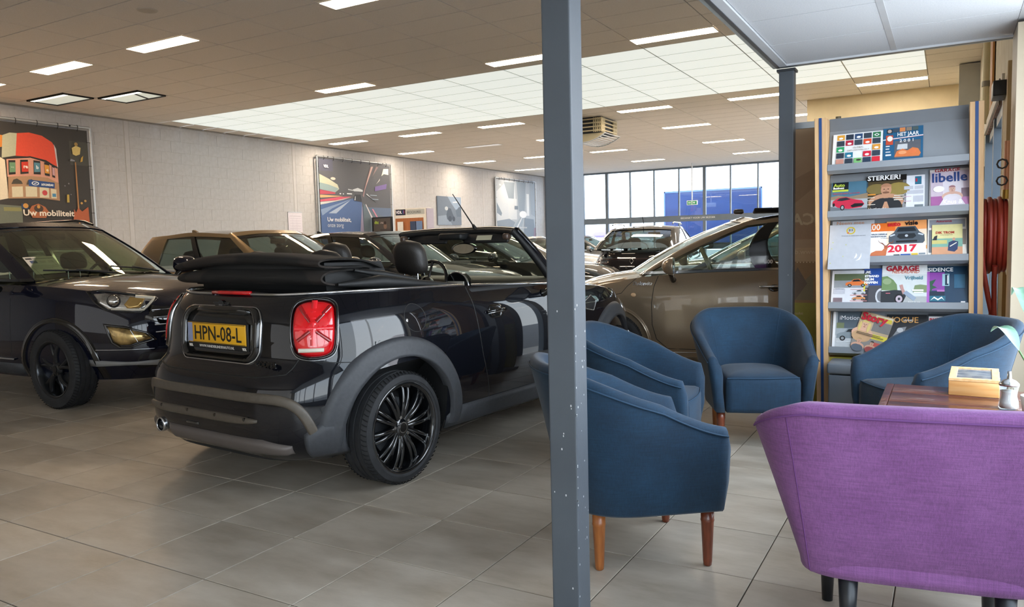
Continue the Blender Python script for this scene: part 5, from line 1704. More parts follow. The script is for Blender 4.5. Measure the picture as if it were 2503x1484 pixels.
def simple_car(P):
    """a complete car from a parameter dict; returns the root"""
    t = empty(P['name'], (P['loc'][0], P['loc'][1], 0), radians(P['rz']))
    tag(t, P['label'], 'car', P.get('group'))
    pm = P['paint']
    sh = Shell(**P['shell'])
    det = P.get('detail', 1)
    if det < 2:
        sh.na, sh.levels = 96, 14
    me = sh.mesh('body', [pm, M_INT])
    body = link_mesh('body', me, t)
    Rw, rim = P['R'], P['rim']
    wb = P['wb']; tr = P['track'] / 2; ww = P.get('ww', .205)
    w = P['shell']['w']
    arch = P.get('arch', Rw + .055)
    cuts = []
    for x in (0, wb):
        for s in (-1, 1):
            cuts.append((x, s * (w + .3), s * (tr - ww / 2 - .06), Rw + .005, arch))
    cut_wheels(body, cuts, [M_MATB])
    sides = P.get('wheels', (-1, 1))
    for x in (0, wb):
        for s in (-1, 1):
            if s in sides or x in P.get('wheels_x', ()):
                wheel(t, x, s * tr, Rw, rim, ww, P.get('wstyle', 'five_y'), P.get('rimmat', M_RIMS), detail=det > 1)
    cab = P['cabin']
    pil = P.get('pillar', pm)
    K = cab.K
    det_n = 1 if det > 1 else 0
    # glass
    gl = P.get('glass', M_CGL)
    w0 = P.get('u_ws', 2.0)
    cab.strip(-w0, w0, .0, 1.0, 24, 6, off=-.006, th=.004).build('windscreen', gl, t)
    ur = P.get('u_rw', 2.0)
    if P.get('rear_seen', True):
        cab.strip(K - ur, K + ur, .0, 1.0, 20, 5, off=-.006, th=.004).build('rear_window', P.get('glass_rear', gl), t)
    for s in (1, -1):
        for (a, b, at, bt) in P['windows']:
            if P.get('open_front') and (a, b, at, bt) == P['windows'][0]: continue
            cab.strip(a, b, .03, .97, 8, 4, side=s, off=-.004, th=.004, u0t=at, u1t=bt).build('side_window', P.get('glass_side', gl), t)
        for (a, b, at, bt, kind) in P['pillars']:
            mm = {'p': pil, 'b': M_BLK, 'c': M_CLAD}[kind]
            cab.strip(a, b, -.02, 1.0, 4 if b - a < .6 else 8, 8, side=s, off=.004, th=.03, u0t=at, u1t=bt).build('pillar', mm, t)
        cab.strip(w0 - .05, K - ur + .1, .91, 1.02, 30, 2, side=s, off=.005, th=.02).build('roof_rail', pil, t)
        cab.strip(w0 + .0, K - ur + .1, -.035, .012, 30, 1, side=s, off=.008, th=.02).build('belt_trim', P.get('trim', M_CHR), t)
    cab.strip(-w0, w0, .92, 1.02, 20, 1, off=.004, th=.02).build('header', P.get('headermat', pil), t)
    cab.strip(-w0, w0, .86, .925, 20, 1, off=-.004, th=.006).build('header_band', M_BLK, t)
    cab.strip(K - ur, K + ur, .90, 1.02, 16, 1, off=.004, th=.02).build('rear_header', pil, t)
    rf = cab.roof_mesh()
    rf.build('roof', P.get('roofmat', pm), t, weld=True, fix=True)
    # interior
    ix, iz = P.get('seat', (1.15, 1.20))
    im = P.get('seatmat', M_SEAT)
    sy = P.get('seat_y', .36)
    for s in (-1, 1):
        seat_headrest(t, ix, s * sy, iz, im)
        if P.get('rear_seats', True): seat_headrest(t, ix - .85, s * sy, iz - .03, im)
    steering(t, P.get('steer_x', ix + .50), sy * P.get('drv', 1), P.get('steer_z', iz - .17), m=P.get('steermat', M_BLK))
    dx = P.get('dash_x', ix + .70)
    MB().bbox((dx + .22, 0, iz - .24), (.62, 1.25, .13), .05).build('dashboard', P.get('dashmat', M_INT), t)
    hx = P.get('hdr', (ix + .35, iz + .12))
    MB().bbox((hx[0], 0, hx[1]), (.02, .24, .065), .012).build('inner_mirror', M_MATB, t)
    if P.get('mirrors', True):
        mx, my, mz = P['mir']
        for s in (1, -1):
            mirror(t, mx, s * my, mz, P.get('mirmat', pm), s, sc=P.get('mir_sc', 1.))
    P['sh'], P['root'] = sh, t
    return t, sh
# ------------------------------------------------------------------ the black convertible in front
def arc_band(bvh, cx_, cz_, r0, r1, a0, a1, side, name, m, parent, h=.012, n=40, rr=6, base=.002, lip=None):
    rows = []
    for i in range(n + 1):
        a = radians(a0 + (a1 - a0) * i / n)
        r = []
        for k in range(rr + 3):
            if k == 0: q, hh = r0, -.03
            elif k == rr + 2: q, hh = r1, -.004
            else:
                t = (k - 1) / rr
                q = r0 + (r1 - r0) * t
                hh = base + h * min(1, (1 - t) / .15) ** .5 if t < 1 else base
                if lip and t < .45: hh += lip * (1 - t / .45)
            p = (cx_ + q * cos(a), 3 * side, cz_ + q * sin(a))
            hit = proj_pt(bvh, p, (0, -side, 0), 0)
            if hit is None: r = None; break
            r.append((hit[0].x, hit[0].y + side * hh, hit[0].z))
        if r: rows.append(r)
    if len(rows) < 2: return None
    return MB().grid(rows).build(name, m, parent, fix=True)

MINI = empty('convertible_car', (1.531, .936, 0), radians(84.53))
tag(MINI, 'glossy black open convertible with yellow plate, folded soft top and black wheels', 'car')
M_CLADB = mat('cladding_bronze', '4c453c', rough=.42, col2='544c42', scale=40)
M_PB = paint('midnight_black', '07080c', '0c0e16', rough=.35, metal=.0)
msh = Shell(xf=3.13, xr=-.665, w=.865, zb=.21,
            zt=[(-.62, 1.0), (-.5, 1.045), (-.3, 1.062), (.3, 1.055), (.65, 1.045), (1.4, 1.012), (1.9, .985), (2.3, .94), (2.75, .875), (3.0, .78), (3.13, .66)],
            zc=[(-.62, 1.035), (-.45, 1.075), (.3, 1.07), (1.4, 1.03), (1.9, 1.03), (2.3, 1.0), (2.75, .93), (3.0, .83), (3.13, .72)],
            nose=[(.2, -.10), (.4, 0), (.6, 0), (.75, -.06), (.9, -.22), (1.0, -.36)],
            tail=[(.2, .12), (.27, .03), (.36, 0), (.52, .005), (.60, .02), (.655, .05), (.69, .095), (.75, .115), (.87, .125), (.97, .150), (1.05, .215), (1.09, .28)],
            side=[(.2, .93), (.3, .975), (.45, 1.0), (.62, 1.0), (.8, .985), (.93, .955), (1.0, .915), (1.06, .88)],
            nf=4.6, nr=5.2, na=176, levels=26, cab=(.02, 1.86), cabdrop=.26,
            wplan=[(-.66, .965), (-.3, .985), (0, 1.0), (.5, .99), (1.2, .985), (2.0, .99), (2.5, 1.0), (3.1, .95)])
o = link_mesh('body', msh.mesh('body', [M_PB, M_INT]), MINI)
BV = msh.bvh
RW_, RIM_ = .308, .243
cut_wheels(o, [(x, s * 1.2, s * .50, .315, .375) for x in (0, 2.495) for s in (-1, 1)], [M_MATB])
for x in (0, 2.495):
    for s in (-1, 1):
        wheel(MINI, x, s * .745, RW_, RIM_, .215, 'multi', M_RIMB if s < 0 or x == 0 else M_RIMB, detail=(s < 0 or x == 0))
        arc_band(BV, x, .315, .385, .492, -12 if x else -9, 192 if x else 189, s, 'wheel_arch', M_CLAD, MINI, h=.016, lip=.012)
# sill cladding and bumper corners
for s in (-1, 1):
    S_ = SIDE(s)
    patch(BV, [(.36, .225), (.36, .30), (.44, .345), (2.06, .345), (2.14, .30), (2.14, .225)], name='sill_cladding', m=M_CLAD, parent=MINI, h=.018, rings=5, base=.004, bev=.25, **S_)
    # panel gaps
    ribbon(BV, [(.655, 1.035), (.662, .93), (.675, .8), (.70, .62), (.735, .48), (.755, .40), (.76, .345)], name='door_gap', m=M_MATB, parent=MINI, w=.006, h=.0008, **S_)
    ribbon(BV, [(1.93, .98), (1.95, .8), (1.95, .6), (1.92, .35)], name='door_gap', m=M_MATB, parent=MINI, w=.005, h=.0008, **S_)
    ribbon(BV, [(-.42, .715), (-.30, .705), (-.27, .70)], name='panel_gap', m=M_MATB, parent=MINI, w=.004, h=.0008, **S_)
    # door handle
    patch(BV, rrect(.872, .872, .155, .085, .04), name='handle_cup', m=M_BLK, parent=MINI, h=.003, **S_)
    hp = [proj_pt(BV, (x, 3 * s, z), (0, -s, 0), q)[0] for x, z, q in ((.785, .872, .004), (.80, .874, .022), (.84, .876, .030), (.90, .876, .030), (.945, .874, .022), (.96, .872, .004))]
    MB().tube(hp, [.008, .012, .012, .012, .012, .008], n=10).build('door_handle', M_CHR if False else M_BLK, MINI)
    MB().tube([p + Vector((0, s * .004, -.011)) for p in hp], .003, n=6).build('handle_trim', M_CHR, MINI)
    mirror(MINI, 1.44, s * .865, 1.065, M_BLK, s, sc=1.0)
    # side scuttle
    patch(BV, [(1.97, .84), (2.10, .885), (2.17, .84), (2.11, .77), (2.0, .79)], name='side_vent', m=M_MATB, parent=MINI, h=.004, **S_)
    ribbon(BV, [(1.97, .84), (2.10, .885), (2.17, .84), (2.11, .77), (2.0, .79)], name='vent_ring', m=M_CHR, parent=MINI, w=.009, h=.007, closed=True, **S_)
    ribbon(BV, [(1.98, .832), (2.15, .832)], name='vent_bar', m=M_CHR, parent=MINI, w=.010, h=.007, **S_)
S_ = SIDE(-1)
circ_ = EL(.135, .898, .080, .077, 40)
ribbon(BV, circ_, name='fuel_cap_gap', m=M_MATB, parent=MINI, w=.0045, h=.0008, closed=True, sub=1, **S_)
patch(BV, EL(.068, .888, .008, .012, 12), name='cap_notch', m=M_CHR, parent=MINI, h=.003, **S_)
# chrome belt line round the back
def belt(a0, a1, n=60, f=.995, off=.004):
    return [Vector(msh.pt(a0 + (a1 - a0) * i / n, f)) + Vector((0, 0, .006)) for i in range(n + 1)]
bl = [p for p in belt(-pi * .999, -.02, 160) if p.x < 1.86]
for s in (1, -1):
    side_pts = [Vector((p.x, s * abs(p.y), p.z)) for p in bl]
    MB().tube([p for p in side_pts if p.x > .66], .0075, n=8).build('belt_chrome', M_CHR, MINI)
    MB().tube([p for p in side_pts if p.x < .645 and abs(p.y) > .17], .0085, n=8).build('belt_chrome', M_CHR, MINI)
M_REDL = mat('lamp_red', 'c40a12', rough=.10, coat=1., col2='e01820', scale=9)
M_REDD = mat('lamp_red_dark', '8e0c12', rough=.12, coat=1.)
M_REDB = mat('lamp_red_bright', 'dc202a', rough=.15, coat=.6)
rear_pts = sorted([Vector((p.x, s * abs(p.y), p.z)) for p in bl for s in (1, -1) if abs(p.y) < .14], key=lambda p: p.y)
xr_ = min(p.x for p in rear_pts)
MB().tube([(xr_ - .003 + .10 * y * y, y, 1.061) for y in (-.172, -.17, -.09, 0, .09, .17, .172)], [.006, .0115, .0115, .0115, .0115, .0115, .006], n=10).build('third_brake_light', M_REDL, MINI)

# rear panel details
patch(BV, rrect(0, .845, .70, .285, .085), name='plate_surround', m=M_BLK, parent=MINI, h=.020, s0=.86, rings=5, **REAR)
patch(BV, rrect(0, .845, .60, .24, .07), name='plate_recess', m=M_BLK, parent=MINI, h=.002, **REAR)
ribbon(BV, rrect(0, .843, .71, .292, .09), name='surround_trim', m=M_CHR, parent=MINI, w=.006, h=.010, closed=True, sub=1, **REAR)
patch(BV, [(-.25, .955), (-.24, .985), (.24, .985), (.25, .955)], name='grip_bar', m=M_BLK, parent=MINI, h=.028, rings=4, **REAR)
ribbon(BV, [(-.60, 1.015), (-.615, .90), (-.60, .76), (-.56, .665), (-.40, .645), (0, .640), (.40, .645), (.56, .665), (.60, .76), (.615, .90), (.60, 1.015)], name='tailgate_gap', m=M_MATB, parent=MINI, w=.007, h=.001, **REAR)
# number plate on its holder
M_YEL = mat('plate_yellow', 'e3a714', rough=.4, col2='eab01e')
PX = -.553
pl = MB(); pl.bbox((PX, 0, .834), (.012, .545, .150), .006)
ph = pl.build('plate_holder', M_MATB, MINI)
MB().bbox((PX - .008, 0, .846), (.006, .52, .112), .004).build('number_plate', M_YEL, MINI)
FR = frame((PX - .0112, .26, .790), (0, -1, 0), (0, 0, 1), (-1, 0, 0))
art('plate_blue_band', [('8f98b8', R(0, .04, .085, .98)), ('3c3a20', [(.09, .02), (.998, .02), (.998, .045), (.09, .045)]), ('3c3a20', R(.09, .955, .998, .98))], FR, MINI, .52, .112)
text('plate_text', 'HPN-08-L', .112, mat('plate_ink', '17150f', rough=.5), MINI, FR @ Matrix.Translation((.058, .018, .0012)), bold=.0008, sx_=.92)
text('holder_text', 'WWW.VANDERLINDENAUTO.NL', .021, mat('holder_ink', 'e6e2da', rough=.5), MINI, frame((PX - .0066, .165, .766), (0, -1, 0), (0, 0, 1), (-1, 0, 0)))
for y in (.262, -.222): text('holder_text', 'VDL', .019, mat('holder_ink'), MINI, frame((PX - .0066, y, .766), (0, -1, 0), (0, 0, 1), (-1, 0, 0)), bold=.001)
# winged emblem
em = MB()
hit = proj_pt(BV, (-4, 0, 1.0), (1, 0, 0), 0)[0]
E0 = Vector((hit.x - .022, 0, .998))
em.cyl(E0 + Vector((.012, 0, 0)), E0 - Vector((.006, 0, 0)), .028, n=24)
for s in (-1, 1):
    for k in range(4):
        em.box(E0.x - .003, E0.x + .003, s * .026, s * (.072 - .007 * k), E0.z + .010 - k * .008, E0.z + .016 - k * .008)
em.build('emblem', M_BLK, MINI)
text('emblem_text', 'MINI', .015, M_CHR, MINI, frame((E0.x - .0066, .0175, .993), (0, -1, 0), (0, 0, 1), (-1, 0, 0)))
hit = proj_pt(BV, (-4, -.44, .70), (1, 0, 0), 0)[0]
text('model_text', 'COOPER', .042, M_BLK, MINI, frame((hit.x - .010, -.335, .693), (0, -1, -.0), (0, 0, 1), (-1, 0, 0)), ext=.003, bold=.001, shear=.12)
# tail lamps on the corners
for s in (-1, 1):
    d = Vector((.80, -s * .60, 0)); u = Vector((.60, s * .80, 0)) if s < 0 else Vector((.60, .80, 0))
    u = Vector((-d.y * -s, 0, 0))  # placeholder, replaced below
    u = Vector((0.60, s * .80, 0))          # towards the outside and forward
    org = Vector((-.47, s * .668, .897)) - d * 2
    A = [(-.095, .10), (-.07, .122), (-.02, .132), (.05, .128), (.09, .108), (.10, .06), (.102, -.02), (.098, -.085), (.08, -.118), (.03, -.132), (-.04, -.130), (-.082, -.112), (-.10, -.07), (-.104, 0), (-.102, .06)]
    # smooth outline
    def sm(P, it=2):
        for _ in range(it):
            Q = []
            for i in range(len(P)):
                a, b = P[i], P[(i + 1) % len(P)]
                Q += [(a[0] * .75 + b[0] * .25, a[1] * .75 + b[1] * .25), (a[0] * .25 + b[0] * .75, a[1] * .25 + b[1] * .75)]
            P = Q
        return P
    A = [(p[0] * 1.02, p[1] * 1.06 - .012) for p in sm(A)]
    kw = dict(org=org, ux=u, uy=(0, 0, 1), d=d, parent=MINI)
    lamp = patch(BV, A, name='tail_lamp', m=M_REDL, h=.020, dome=.0, rings=8, **kw)
    patch(BV, [(p[0] * 1.13, p[1] * 1.11) for p in A], name='lamp_ring', m=M_BLK, h=.014, s0=.90, rings=5, **kw)
    ribbon(BV, [(p[0] * 1.15, p[1] * 1.13) for p in A], name='lamp_chrome', m=M_CHR, w=.004, h=.006, closed=True, sub=1, **kw)
    kb = dict(org=org, ux=u, uy=(0, 0, 1), d=d, parent=MINI)
    for nm, L, wd, mm in (('lamp_bar', [(-.09, -.01), (.092, -.01)], .026, M_REDB), ('lamp_bar', [(.0, .118), (.0, -.095)], .026, M_REDB), ('lamp_bar', [(-.07, .095), (-.015, .02)], .018, M_REDD), ('lamp_bar', [(.015, .02), (.075, .09)], .018, M_REDD), ('lamp_bar', [(-.075, -.07), (-.015, -.025)], .018, M_REDD), ('lamp_bar', [(.015, -.025), (.078, -.075)], .018, M_REDD), ('reverse_strip', [(-.07, -.118), (.05, -.118)], .020, mat('lamp_clear', 'cfc8b8', rough=.15, coat=.5))):
        ribbon(BV, L, name=nm, m=mm, w=wd, h=.0010, base=.0214, sub=8, **kb)
# bumper claddings, laid on the shell
def bow(s0, s1, ym, ztop, zend, n=60):
    out = []
    for i in range(n + 1):
        t = s0 + (s1 - s0) * i / n
        out.append((pi - t * ym, zend + (ztop - zend) * (1 - abs(t) ** 5.5)))
    return out
skin_ribbon(msh, bow(-1, 1, .72, .548, .262), .052, .014, 'bumper_bow', M_CLADB, MINI)
AB = lambda y0, y1, n=40: [y2a(msh, y0 + (y1 - y0) * i / n) for i in range(n + 1)]
skin_band(msh, AB(.62, -.46), lambda t: .402 + .02 * (abs(t - .5) * 2) ** 6, lambda t: .450 - .012 * (abs(t - .5) * 2) ** 6, 'bumper_bar', M_CLADB, MINI, h=.014)
skin_band(msh, AB(.36, -.64), lambda t: .262, lambda t: .338 - .03 * max(0, t - .85) / .15, 'rear_skid_plate', mat('skid_bronze', '5b5450', rough=.5, metal=.15), MINI, h=.022)
skin_band(msh, AB(.70, .50), lambda t: .262 + .05 * t, lambda t: .345 - .03 * t, 'corner_skid', mat('skid_bronze'), MINI, h=.016)
skin_band(msh, AB(.17, .05, 8), lambda t: .360, lambda t: .374, 'fog_lens', mat('reflector_dull', '4a4844', rough=.2, metal=.5), MINI, h=.006)
for s in (1, -1):
    ac = [pi - s * (.58 + .31 * i / 16) for i in range(17)]
    skin_band(msh, ac, lambda t: .225, lambda t: .365 + .065 * min(1, t / .5), 'bumper_corner', M_CLAD, MINI, h=.016)
    skin_ribbon(msh, [(pi - s * (.72 + .06 * i / 10), .50 - .10 * i / 10) for i in range(11)], .03, .001, 'air_curtain', M_MATB, MINI)
for y in (.40, .13, -.13, -.38):
    q = skin_pt(msh, y2a(msh, y), .436, .014)
    MB().cyl(q + Vector((.004, 0, 0)), q - Vector((.003, 0, 0)), .009, n=14).build('parking_sensor', M_BLK, MINI)
MB().lathe([(.034, -.662), (.038, -.668), (.041, -.655), (.041, -.48), (.034, -.50), (.033, -.655)], 28, axis='x', c=(0, .43, .315)).build('exhaust_pipe', M_CHR, MINI)
MB().cyl((-.60, .43, .315), (-.59, .43, .315), .034, n=24).build('exhaust_inner', M_MATB, MINI)
# windscreen frame
MC = Cabin([(2.02, 0, 1.03), (1.97, .36, 1.03), (1.86, .655, 1.02), (1.80, .72, 1.01), (1.2, .74, 1.02), (.5, .74, 1.03)],
           [(1.60, 0, 1.405), (1.585, .30, 1.405), (1.53, .54, 1.39), (1.47, .58, 1.375), (1.1, .58, 1.35), (.5, .58, 1.3)], bulge=.012)
MC.strip(-2, 2, 0, 1, 24, 6, th=.004).build('windscreen', glass('screen_glass', tint=(.84, .90, .88), ior=1.45), MINI)
hp = [MC.S(u * .1 - 2.05, 1.0) for u in range(0, 42)]
MB().tube([p + Vector((.0, 0, -.004)) for p in hp], .024, n=12).build('header_rail', M_PB, MINI)
MB().tube([p + Vector((-.035, 0, -.016)) for p in hp], .022, n=10).build('header_seal', M_MATB, MINI)
for s in (1, -1):
    ap = [MC.S(2.12, v / 8, s) for v in range(-1, 9)]
    MB().tube(ap, [.034] * 3 + [.03] * 4 + [.026] * 3, n=12).build('windscreen_pillar', M_PB, MINI)
    MB().tube([p + Vector((-.04, -s * .012, -.004)) for p in ap], [.030] * 3 + [.027] * 4 + [.022] * 3, n=12).build('pillar_seal', M_MATB, MINI)
    MB().bbox((ap[-1].x - .05, s * .50, 1.345), (.06, .045, .045), .012).build('latch', mat('latch_brown', '4a3a30', rough=.4, coat=.3), MINI)
    m = MB().bbox((0, 0, 0), (.024, .40, .075), .010)
    o = m.build('sun_visor', mat('visor_black', '1a1a1b', rough=.55), MINI); o.location = (1.52, s * .29, 1.335); o.rotation_euler = (0, radians(28), 0)
o = MB().add([(-.0125, -.07, -.02), (-.0125, .07, -.02), (-.0125, .07, .02), (-.0125, -.07, .02)], [(0, 3, 2, 1)]).build('visor_label', mat('label_white', 'c9c4a8', rough=.6), MINI)
o.location = (1.52, -.27, 1.335); o.rotation_euler = (0, radians(28), 0)
MB().bbox((1.50, 0, 1.355), (.14, .22, .05), .015).build('roof_console', M_MATB, MINI)
# inner mirror with brown reflecting face
m = MB(); m.lathe([(0, -.012), (.055, -.012), (.06, -.006), (.058, 0), (0, .006)], 32, axis='x')
o = m.build('inner_mirror', M_BLK, MINI); o.location = (1.50, -.09, 1.262); o.scale = (1, 2.0, .72)
o = MB().cyl((-.0145, 0, 0), (-.0135, 0, 0), .050, n=32).build('inner_mirror_glass', M_MIRR, MINI); o.location = (1.50, -.09, 1.262); o.scale = (1, 2.0, .72)
MB().tube([(1.51, -.09, 1.27), (1.55, -.06, 1.32), (1.56, -.02, 1.35)], .016, n=8).build('mirror_stalk', M_MATB, MINI)
# aerial
MB().cyl((1.58, -.13, 1.415), (1.56, -.13, 1.44), .016, .010, n=12).build('aerial_base', M_MATB, MINI)
MB().tube([(1.56, -.13, 1.435), (1.33, -.13, 1.66)], [.0055, .003], n=8).build('aerial', M_MATB, MINI)
# seats, steering wheel, dash
for y in (-.35, .33):
    seat_headrest(MINI, .62, y, 1.218, w=.235, h=.225, d=.13)
for y in (-.30, .30):
    seat_headrest(MINI, -.03, y, 1.20, w=.25, h=.17, d=.10, back=False, posts=False)
MB().bbox((.28, 0, .93), (.10, 1.2, .28), .05).build('rear_bench', M_SEAT, MINI)
steering(MINI, 1.45, .25, 1.0, tilt=24, m=M_BLK)
MB().bbox((1.74, 0, .975), (.42, 1.36, .13), .055).build('dashboard', mat('dash_brown', '38352b', rough=.5), MINI)  # brownish base puts the reflection on the dash top into its colour
MB().cyl((1.50, .0, .97), (1.56, 0, .97), .115, n=40).build('centre_display', M_BLK, MINI)
MB().tube([(1.505, .115 * cos(a), .97 + .115 * sin(a)) for a in [i * 2 * pi / 36 for i in range(36)]], .008, n=8, closed=True).build('display_ring', M_CHR, MINI)
MB().bbox((1.49, 0, .975), (.01, .17, .085), .004).build('display_screen', mat('screen_grey', 'a8a49a', rough=.1), MINI)
MB().lathe([(0, -.03), (.055, -.03), (.06, .02), (0, .02)], 28, axis='x', c=(1.42, .36, 1.05)).build('instrument_pod', M_BLK, MINI)
for s in (-1, 1):
    MB().bbox((1.25, s * .745, 1.00), (1.15, .07, .06), .02).build('door_top', M_INT, MINI)
# folded soft top
M_TOP = mat('soft_top', '171513', rough=.9, col2='2c2622', scale=3.0, lo=.50, hi=.54, detail=0, bump=.25, bscale=300, stretch=(2.0, 1, 1))
def fold_path(path, th, name, W_=.72, ny=40, zk=.30, xk=.16, m=M_TOP, zbase=1.085, endz=1.0):
    rows_ = []
    for i in range(ny + 1):
        y = -.59 + (.59 + W_) * i / ny
        q = (y / .72)
        e = 1 - zk * q * q
        up, dn = [], []
        for k, p in enumerate(path):
            a = Vector(path[max(0, k - 1)]); b = Vector(path[min(len(path) - 1, k + 1)])
            tdir = (b - a).normalized(); nn_ = Vector((-tdir.y, tdir.x))
            for lst, sgn in ((up, 1), (dn, -1)):
                pp = Vector(p) + nn_ * (sgn * th / 2)
                lst.append((pp.x + xk * q * q, y * (1 + .04 * (pp.x < -.3)), zbase + (pp.y - zbase) * e))
        rows_.append(up + dn[::-1])
    mb = MB().grid(rows_, cv=True)
    mb.add(rows_[0], [tuple(range(len(rows_[0])))], smooth=False).add(rows_[-1], [tuple(range(len(rows_[-1])))[::-1]], smooth=False)
    return mb.build(name, m, MINI, fix=True)
def cspl(P, n=5):
    out = []
    for i in range(len(P) - 1):
        p0 = P[max(0, i - 1)]; p1 = P[i]; p2 = P[i + 1]; p3 = P[min(len(P) - 1, i + 2)]
        for k in range(n):
            t = k / n
            out.append(tuple(.5 * ((2 * p1[j]) + (-p0[j] + p2[j]) * t + (2 * p0[j] - 5 * p1[j] + 4 * p2[j] - p3[j]) * t * t + (-p0[j] + 3 * p1[j] - 3 * p2[j] + p3[j]) * t ** 3) for j in (0, 1)))
    out.append(P[-1])
    return out
fold_path(cspl([(.10, 1.10), (-.1, 1.10), (-.32, 1.105), (-.40, 1.13), (-.40, 1.165), (-.34, 1.19), (-.2, 1.196), (-.06, 1.19), (-.03, 1.20), (-.07, 1.212), (-.22, 1.215), (-.37, 1.222), (-.42, 1.238), (-.41, 1.262), (-.34, 1.272), (-.18, 1.268), (-.06, 1.25), (.06, 1.20)]), .012, 'soft_top', xk=.10)
# added bulk inside the folds so that no daylight shows through
P = []
for i in range(25):
    y = -.545 + 1.16 * i / 24; q = y / .66; e = 1 - .30 * q * q
    P.append([(-.36 + .16 * q * q, y, 1.06), (-.37 + .16 * q * q, y, 1.085 + .09 * e), (-.37 + .16 * q * q, y, 1.085 + .165 * e), (.05 + .16 * q * q, y, 1.085 + .16 * e), (.18 + .1 * q * q, y, 1.06)])
MB().grid(P, cv=True).add(P[0], [tuple(range(5))]).add(P[-1], [tuple(range(5))[::-1]]).build('soft_top_lining', M_MATB, MINI, fix=True)
for s in (1, -1):
    MB().tube([(-.25, s * .63, 1.10), (.0, s * .685, 1.105), (.35, s * .71, 1.072), (.62, s * .725, 1.05)], [.010, .036, .022, .010], n=10).build('top_linkage', M_MATB, MINI)
    MB().tube([(-.1, s * .60, 1.17), (.08, s * .64, 1.14), (.30, s * .68, 1.10)], [.008, .022, .012], n=8).build('top_linkage', M_MATB, MINI)
    MB().bbox((.26, s * .50, 1.09), (.09, .16, .04), .012).build('roll_bar_cap', M_CHR if s > 0 else M_MATB, MINI)
# sun-side front lamps
for s in (-1, 1):
    d = Vector((-.80, -s * .60, 0)); u = Vector((-.60, s * .80, 0))
    org = Vector((2.98, s * .60, .70)) - d * 2
    patch(BV, EL(0, 0, .10, .10, 32), org=org, ux=u, uy=(0, 0, 1), d=d, name='headlamp', m=M_REFL, parent=MINI, h=.02, dome=.02)
    patch(BV, EL(0, 0, .112, .112, 32), org=org, ux=u, uy=(0, 0, 1), d=d, name='lamp_ring', m=M_CHR, parent=MINI, h=.02, s0=.88)
# ------------------------------------------------------------------ the other cars
def cabin(cowl, A, zA, yb, side_x, zB, hdr, hA, zr, yr, rside, zrr, rearb, rearc, rr, rrc, bulge=.02, crown=.04):
    """cowl: centre x,z of the windscreen base; A: x of the A corner; side_x: 5 base x at the side; rside: 5 roof x"""
    base = [(cowl[0], 0, cowl[1]), (cowl[0] - .06, yb * .5, cowl[1]), (A, yb * .93, zA)]
    zs = [zA + (zB - zA) * k / 4 for k in range(5)]
    base += [(side_x[k], yb * (1 + .015 * (k in (1, 2, 3))), zs[k]) for k in range(5)]
    base += [(rearb[0], yb * .88, rearb[1]), (rearc[0] + .03, yb * .48, rearc[1]), (rearc[0], 0, rearc[1])]
    roof = [(hdr[0], 0, hdr[1]), (hdr[0] - .03, yr * .55, hdr[1] - .005), (hA, yr * .96, hdr[1] - .03)]
    zz = [hdr[1] - .045 + (zr - hdr[1] + .02) * min(1, k / 1.5) + (zrr - zr) * max(0, (k - 2) / 2) for k in range(5)]
    roof += [(rside[k], yr * (1 + .02 * (k in (1, 2, 3))), zz[k]) for k in range(5)]
    roof += [(rr[0], yr * .90, rr[1]), (rrc[0] + .02, yr * .5, rrc[1] + .01), (rrc[0], 0, rrc[1] + .015)]
    return Cabin(base, roof, bulge, crown)

# ---- navy SUV at the left
M_NAVY = paint('navy', '080b18', '0c1024', rough=.35)
P = dict(name='suv_car', label='dark navy compact SUV facing right at the left edge, price sheet behind its windscreen', loc=(-4.09, 1.97), rz=1.5, paint=M_NAVY, detail=2,
         shell=dict(xf=3.34, xr=-.86, w=.875, zb=.24, zt=[(-.9, 1.02), (-.5, 1.08), (.5, 1.07), (1.6, 1.04), (2.05, 1.03), (2.4, 1.02), (2.8, .985), (3.1, .93), (3.25, .86), (3.34, .76)],
                    zc=[(-.9, 1.05), (1.6, 1.06), (2.05, 1.08), (2.4, 1.09), (2.8, 1.05), (3.1, .98), (3.25, .90), (3.34, .80)],
                    nose=[(.24, -.14), (.4, -.02), (.6, 0), (.75, -.02), (.9, -.07), (1.0, -.14)], tail=[(.24, .1), (.5, 0), (.8, .04), (1.05, .1)],
                    side=[(.24, .94), (.4, 1.0), (.65, 1.0), (.82, .985), (.95, .96), (1.03, .915), (1.09, .89)], nf=3.6, nr=4, na=160, levels=24, cab=(-.6, 1.9), cabdrop=.05,
                    wplan=[(-.86, .95), (0, 1), (1.2, .985), (2.52, 1.0), (3.3, .96)]),
         R=.335, rim=.235, wb=2.52, track=1.54, ww=.215, arch=.385, wstyle='five_y', rimmat=mat('rim_dark', '3a3c3f', rough=.22, metal=.8), wheels=(-1,), 
         cabin=cabin((2.22, 1.10), 2.02, 1.075, .74, [1.92, 1.35, .75, .1, -.45], 1.10, (1.18, 1.60), 1.06, 1.61, .60, [1.02, .7, .3, -.1, -.5], 1.58, (-.62, 1.10), (-.80, 1.12), (-.62, 1.56), (-.70, 1.57)),
         windows=[(3.12, 4.55, 3.1, 4.6), (4.75, 6.0, 4.8, 6.0), (6.2, 7.1, 6.2, 6.9)],
         pillars=[(1.93, 3.12, 1.95, 3.10, 'p'), (4.55, 4.75, 4.6, 4.8, 'b'), (6.0, 6.2, 6.0, 6.2, 'b'), (7.05, 8.1, 6.9, 8.05, 'p')],
         seat=(.95, 1.22), dash_x=1.62, mir=(1.80, .92, 1.15), mir_sc=1.25, hdr=(1.22, 1.47), trim=M_BLK, mirmat=M_NAVY, glass=glass('suv_glass', tint=(.70, .76, .66), ior=1.5))
SUV, sh = simple_car(P)
BVS = sh.bvh
S_ = SIDE(-1)
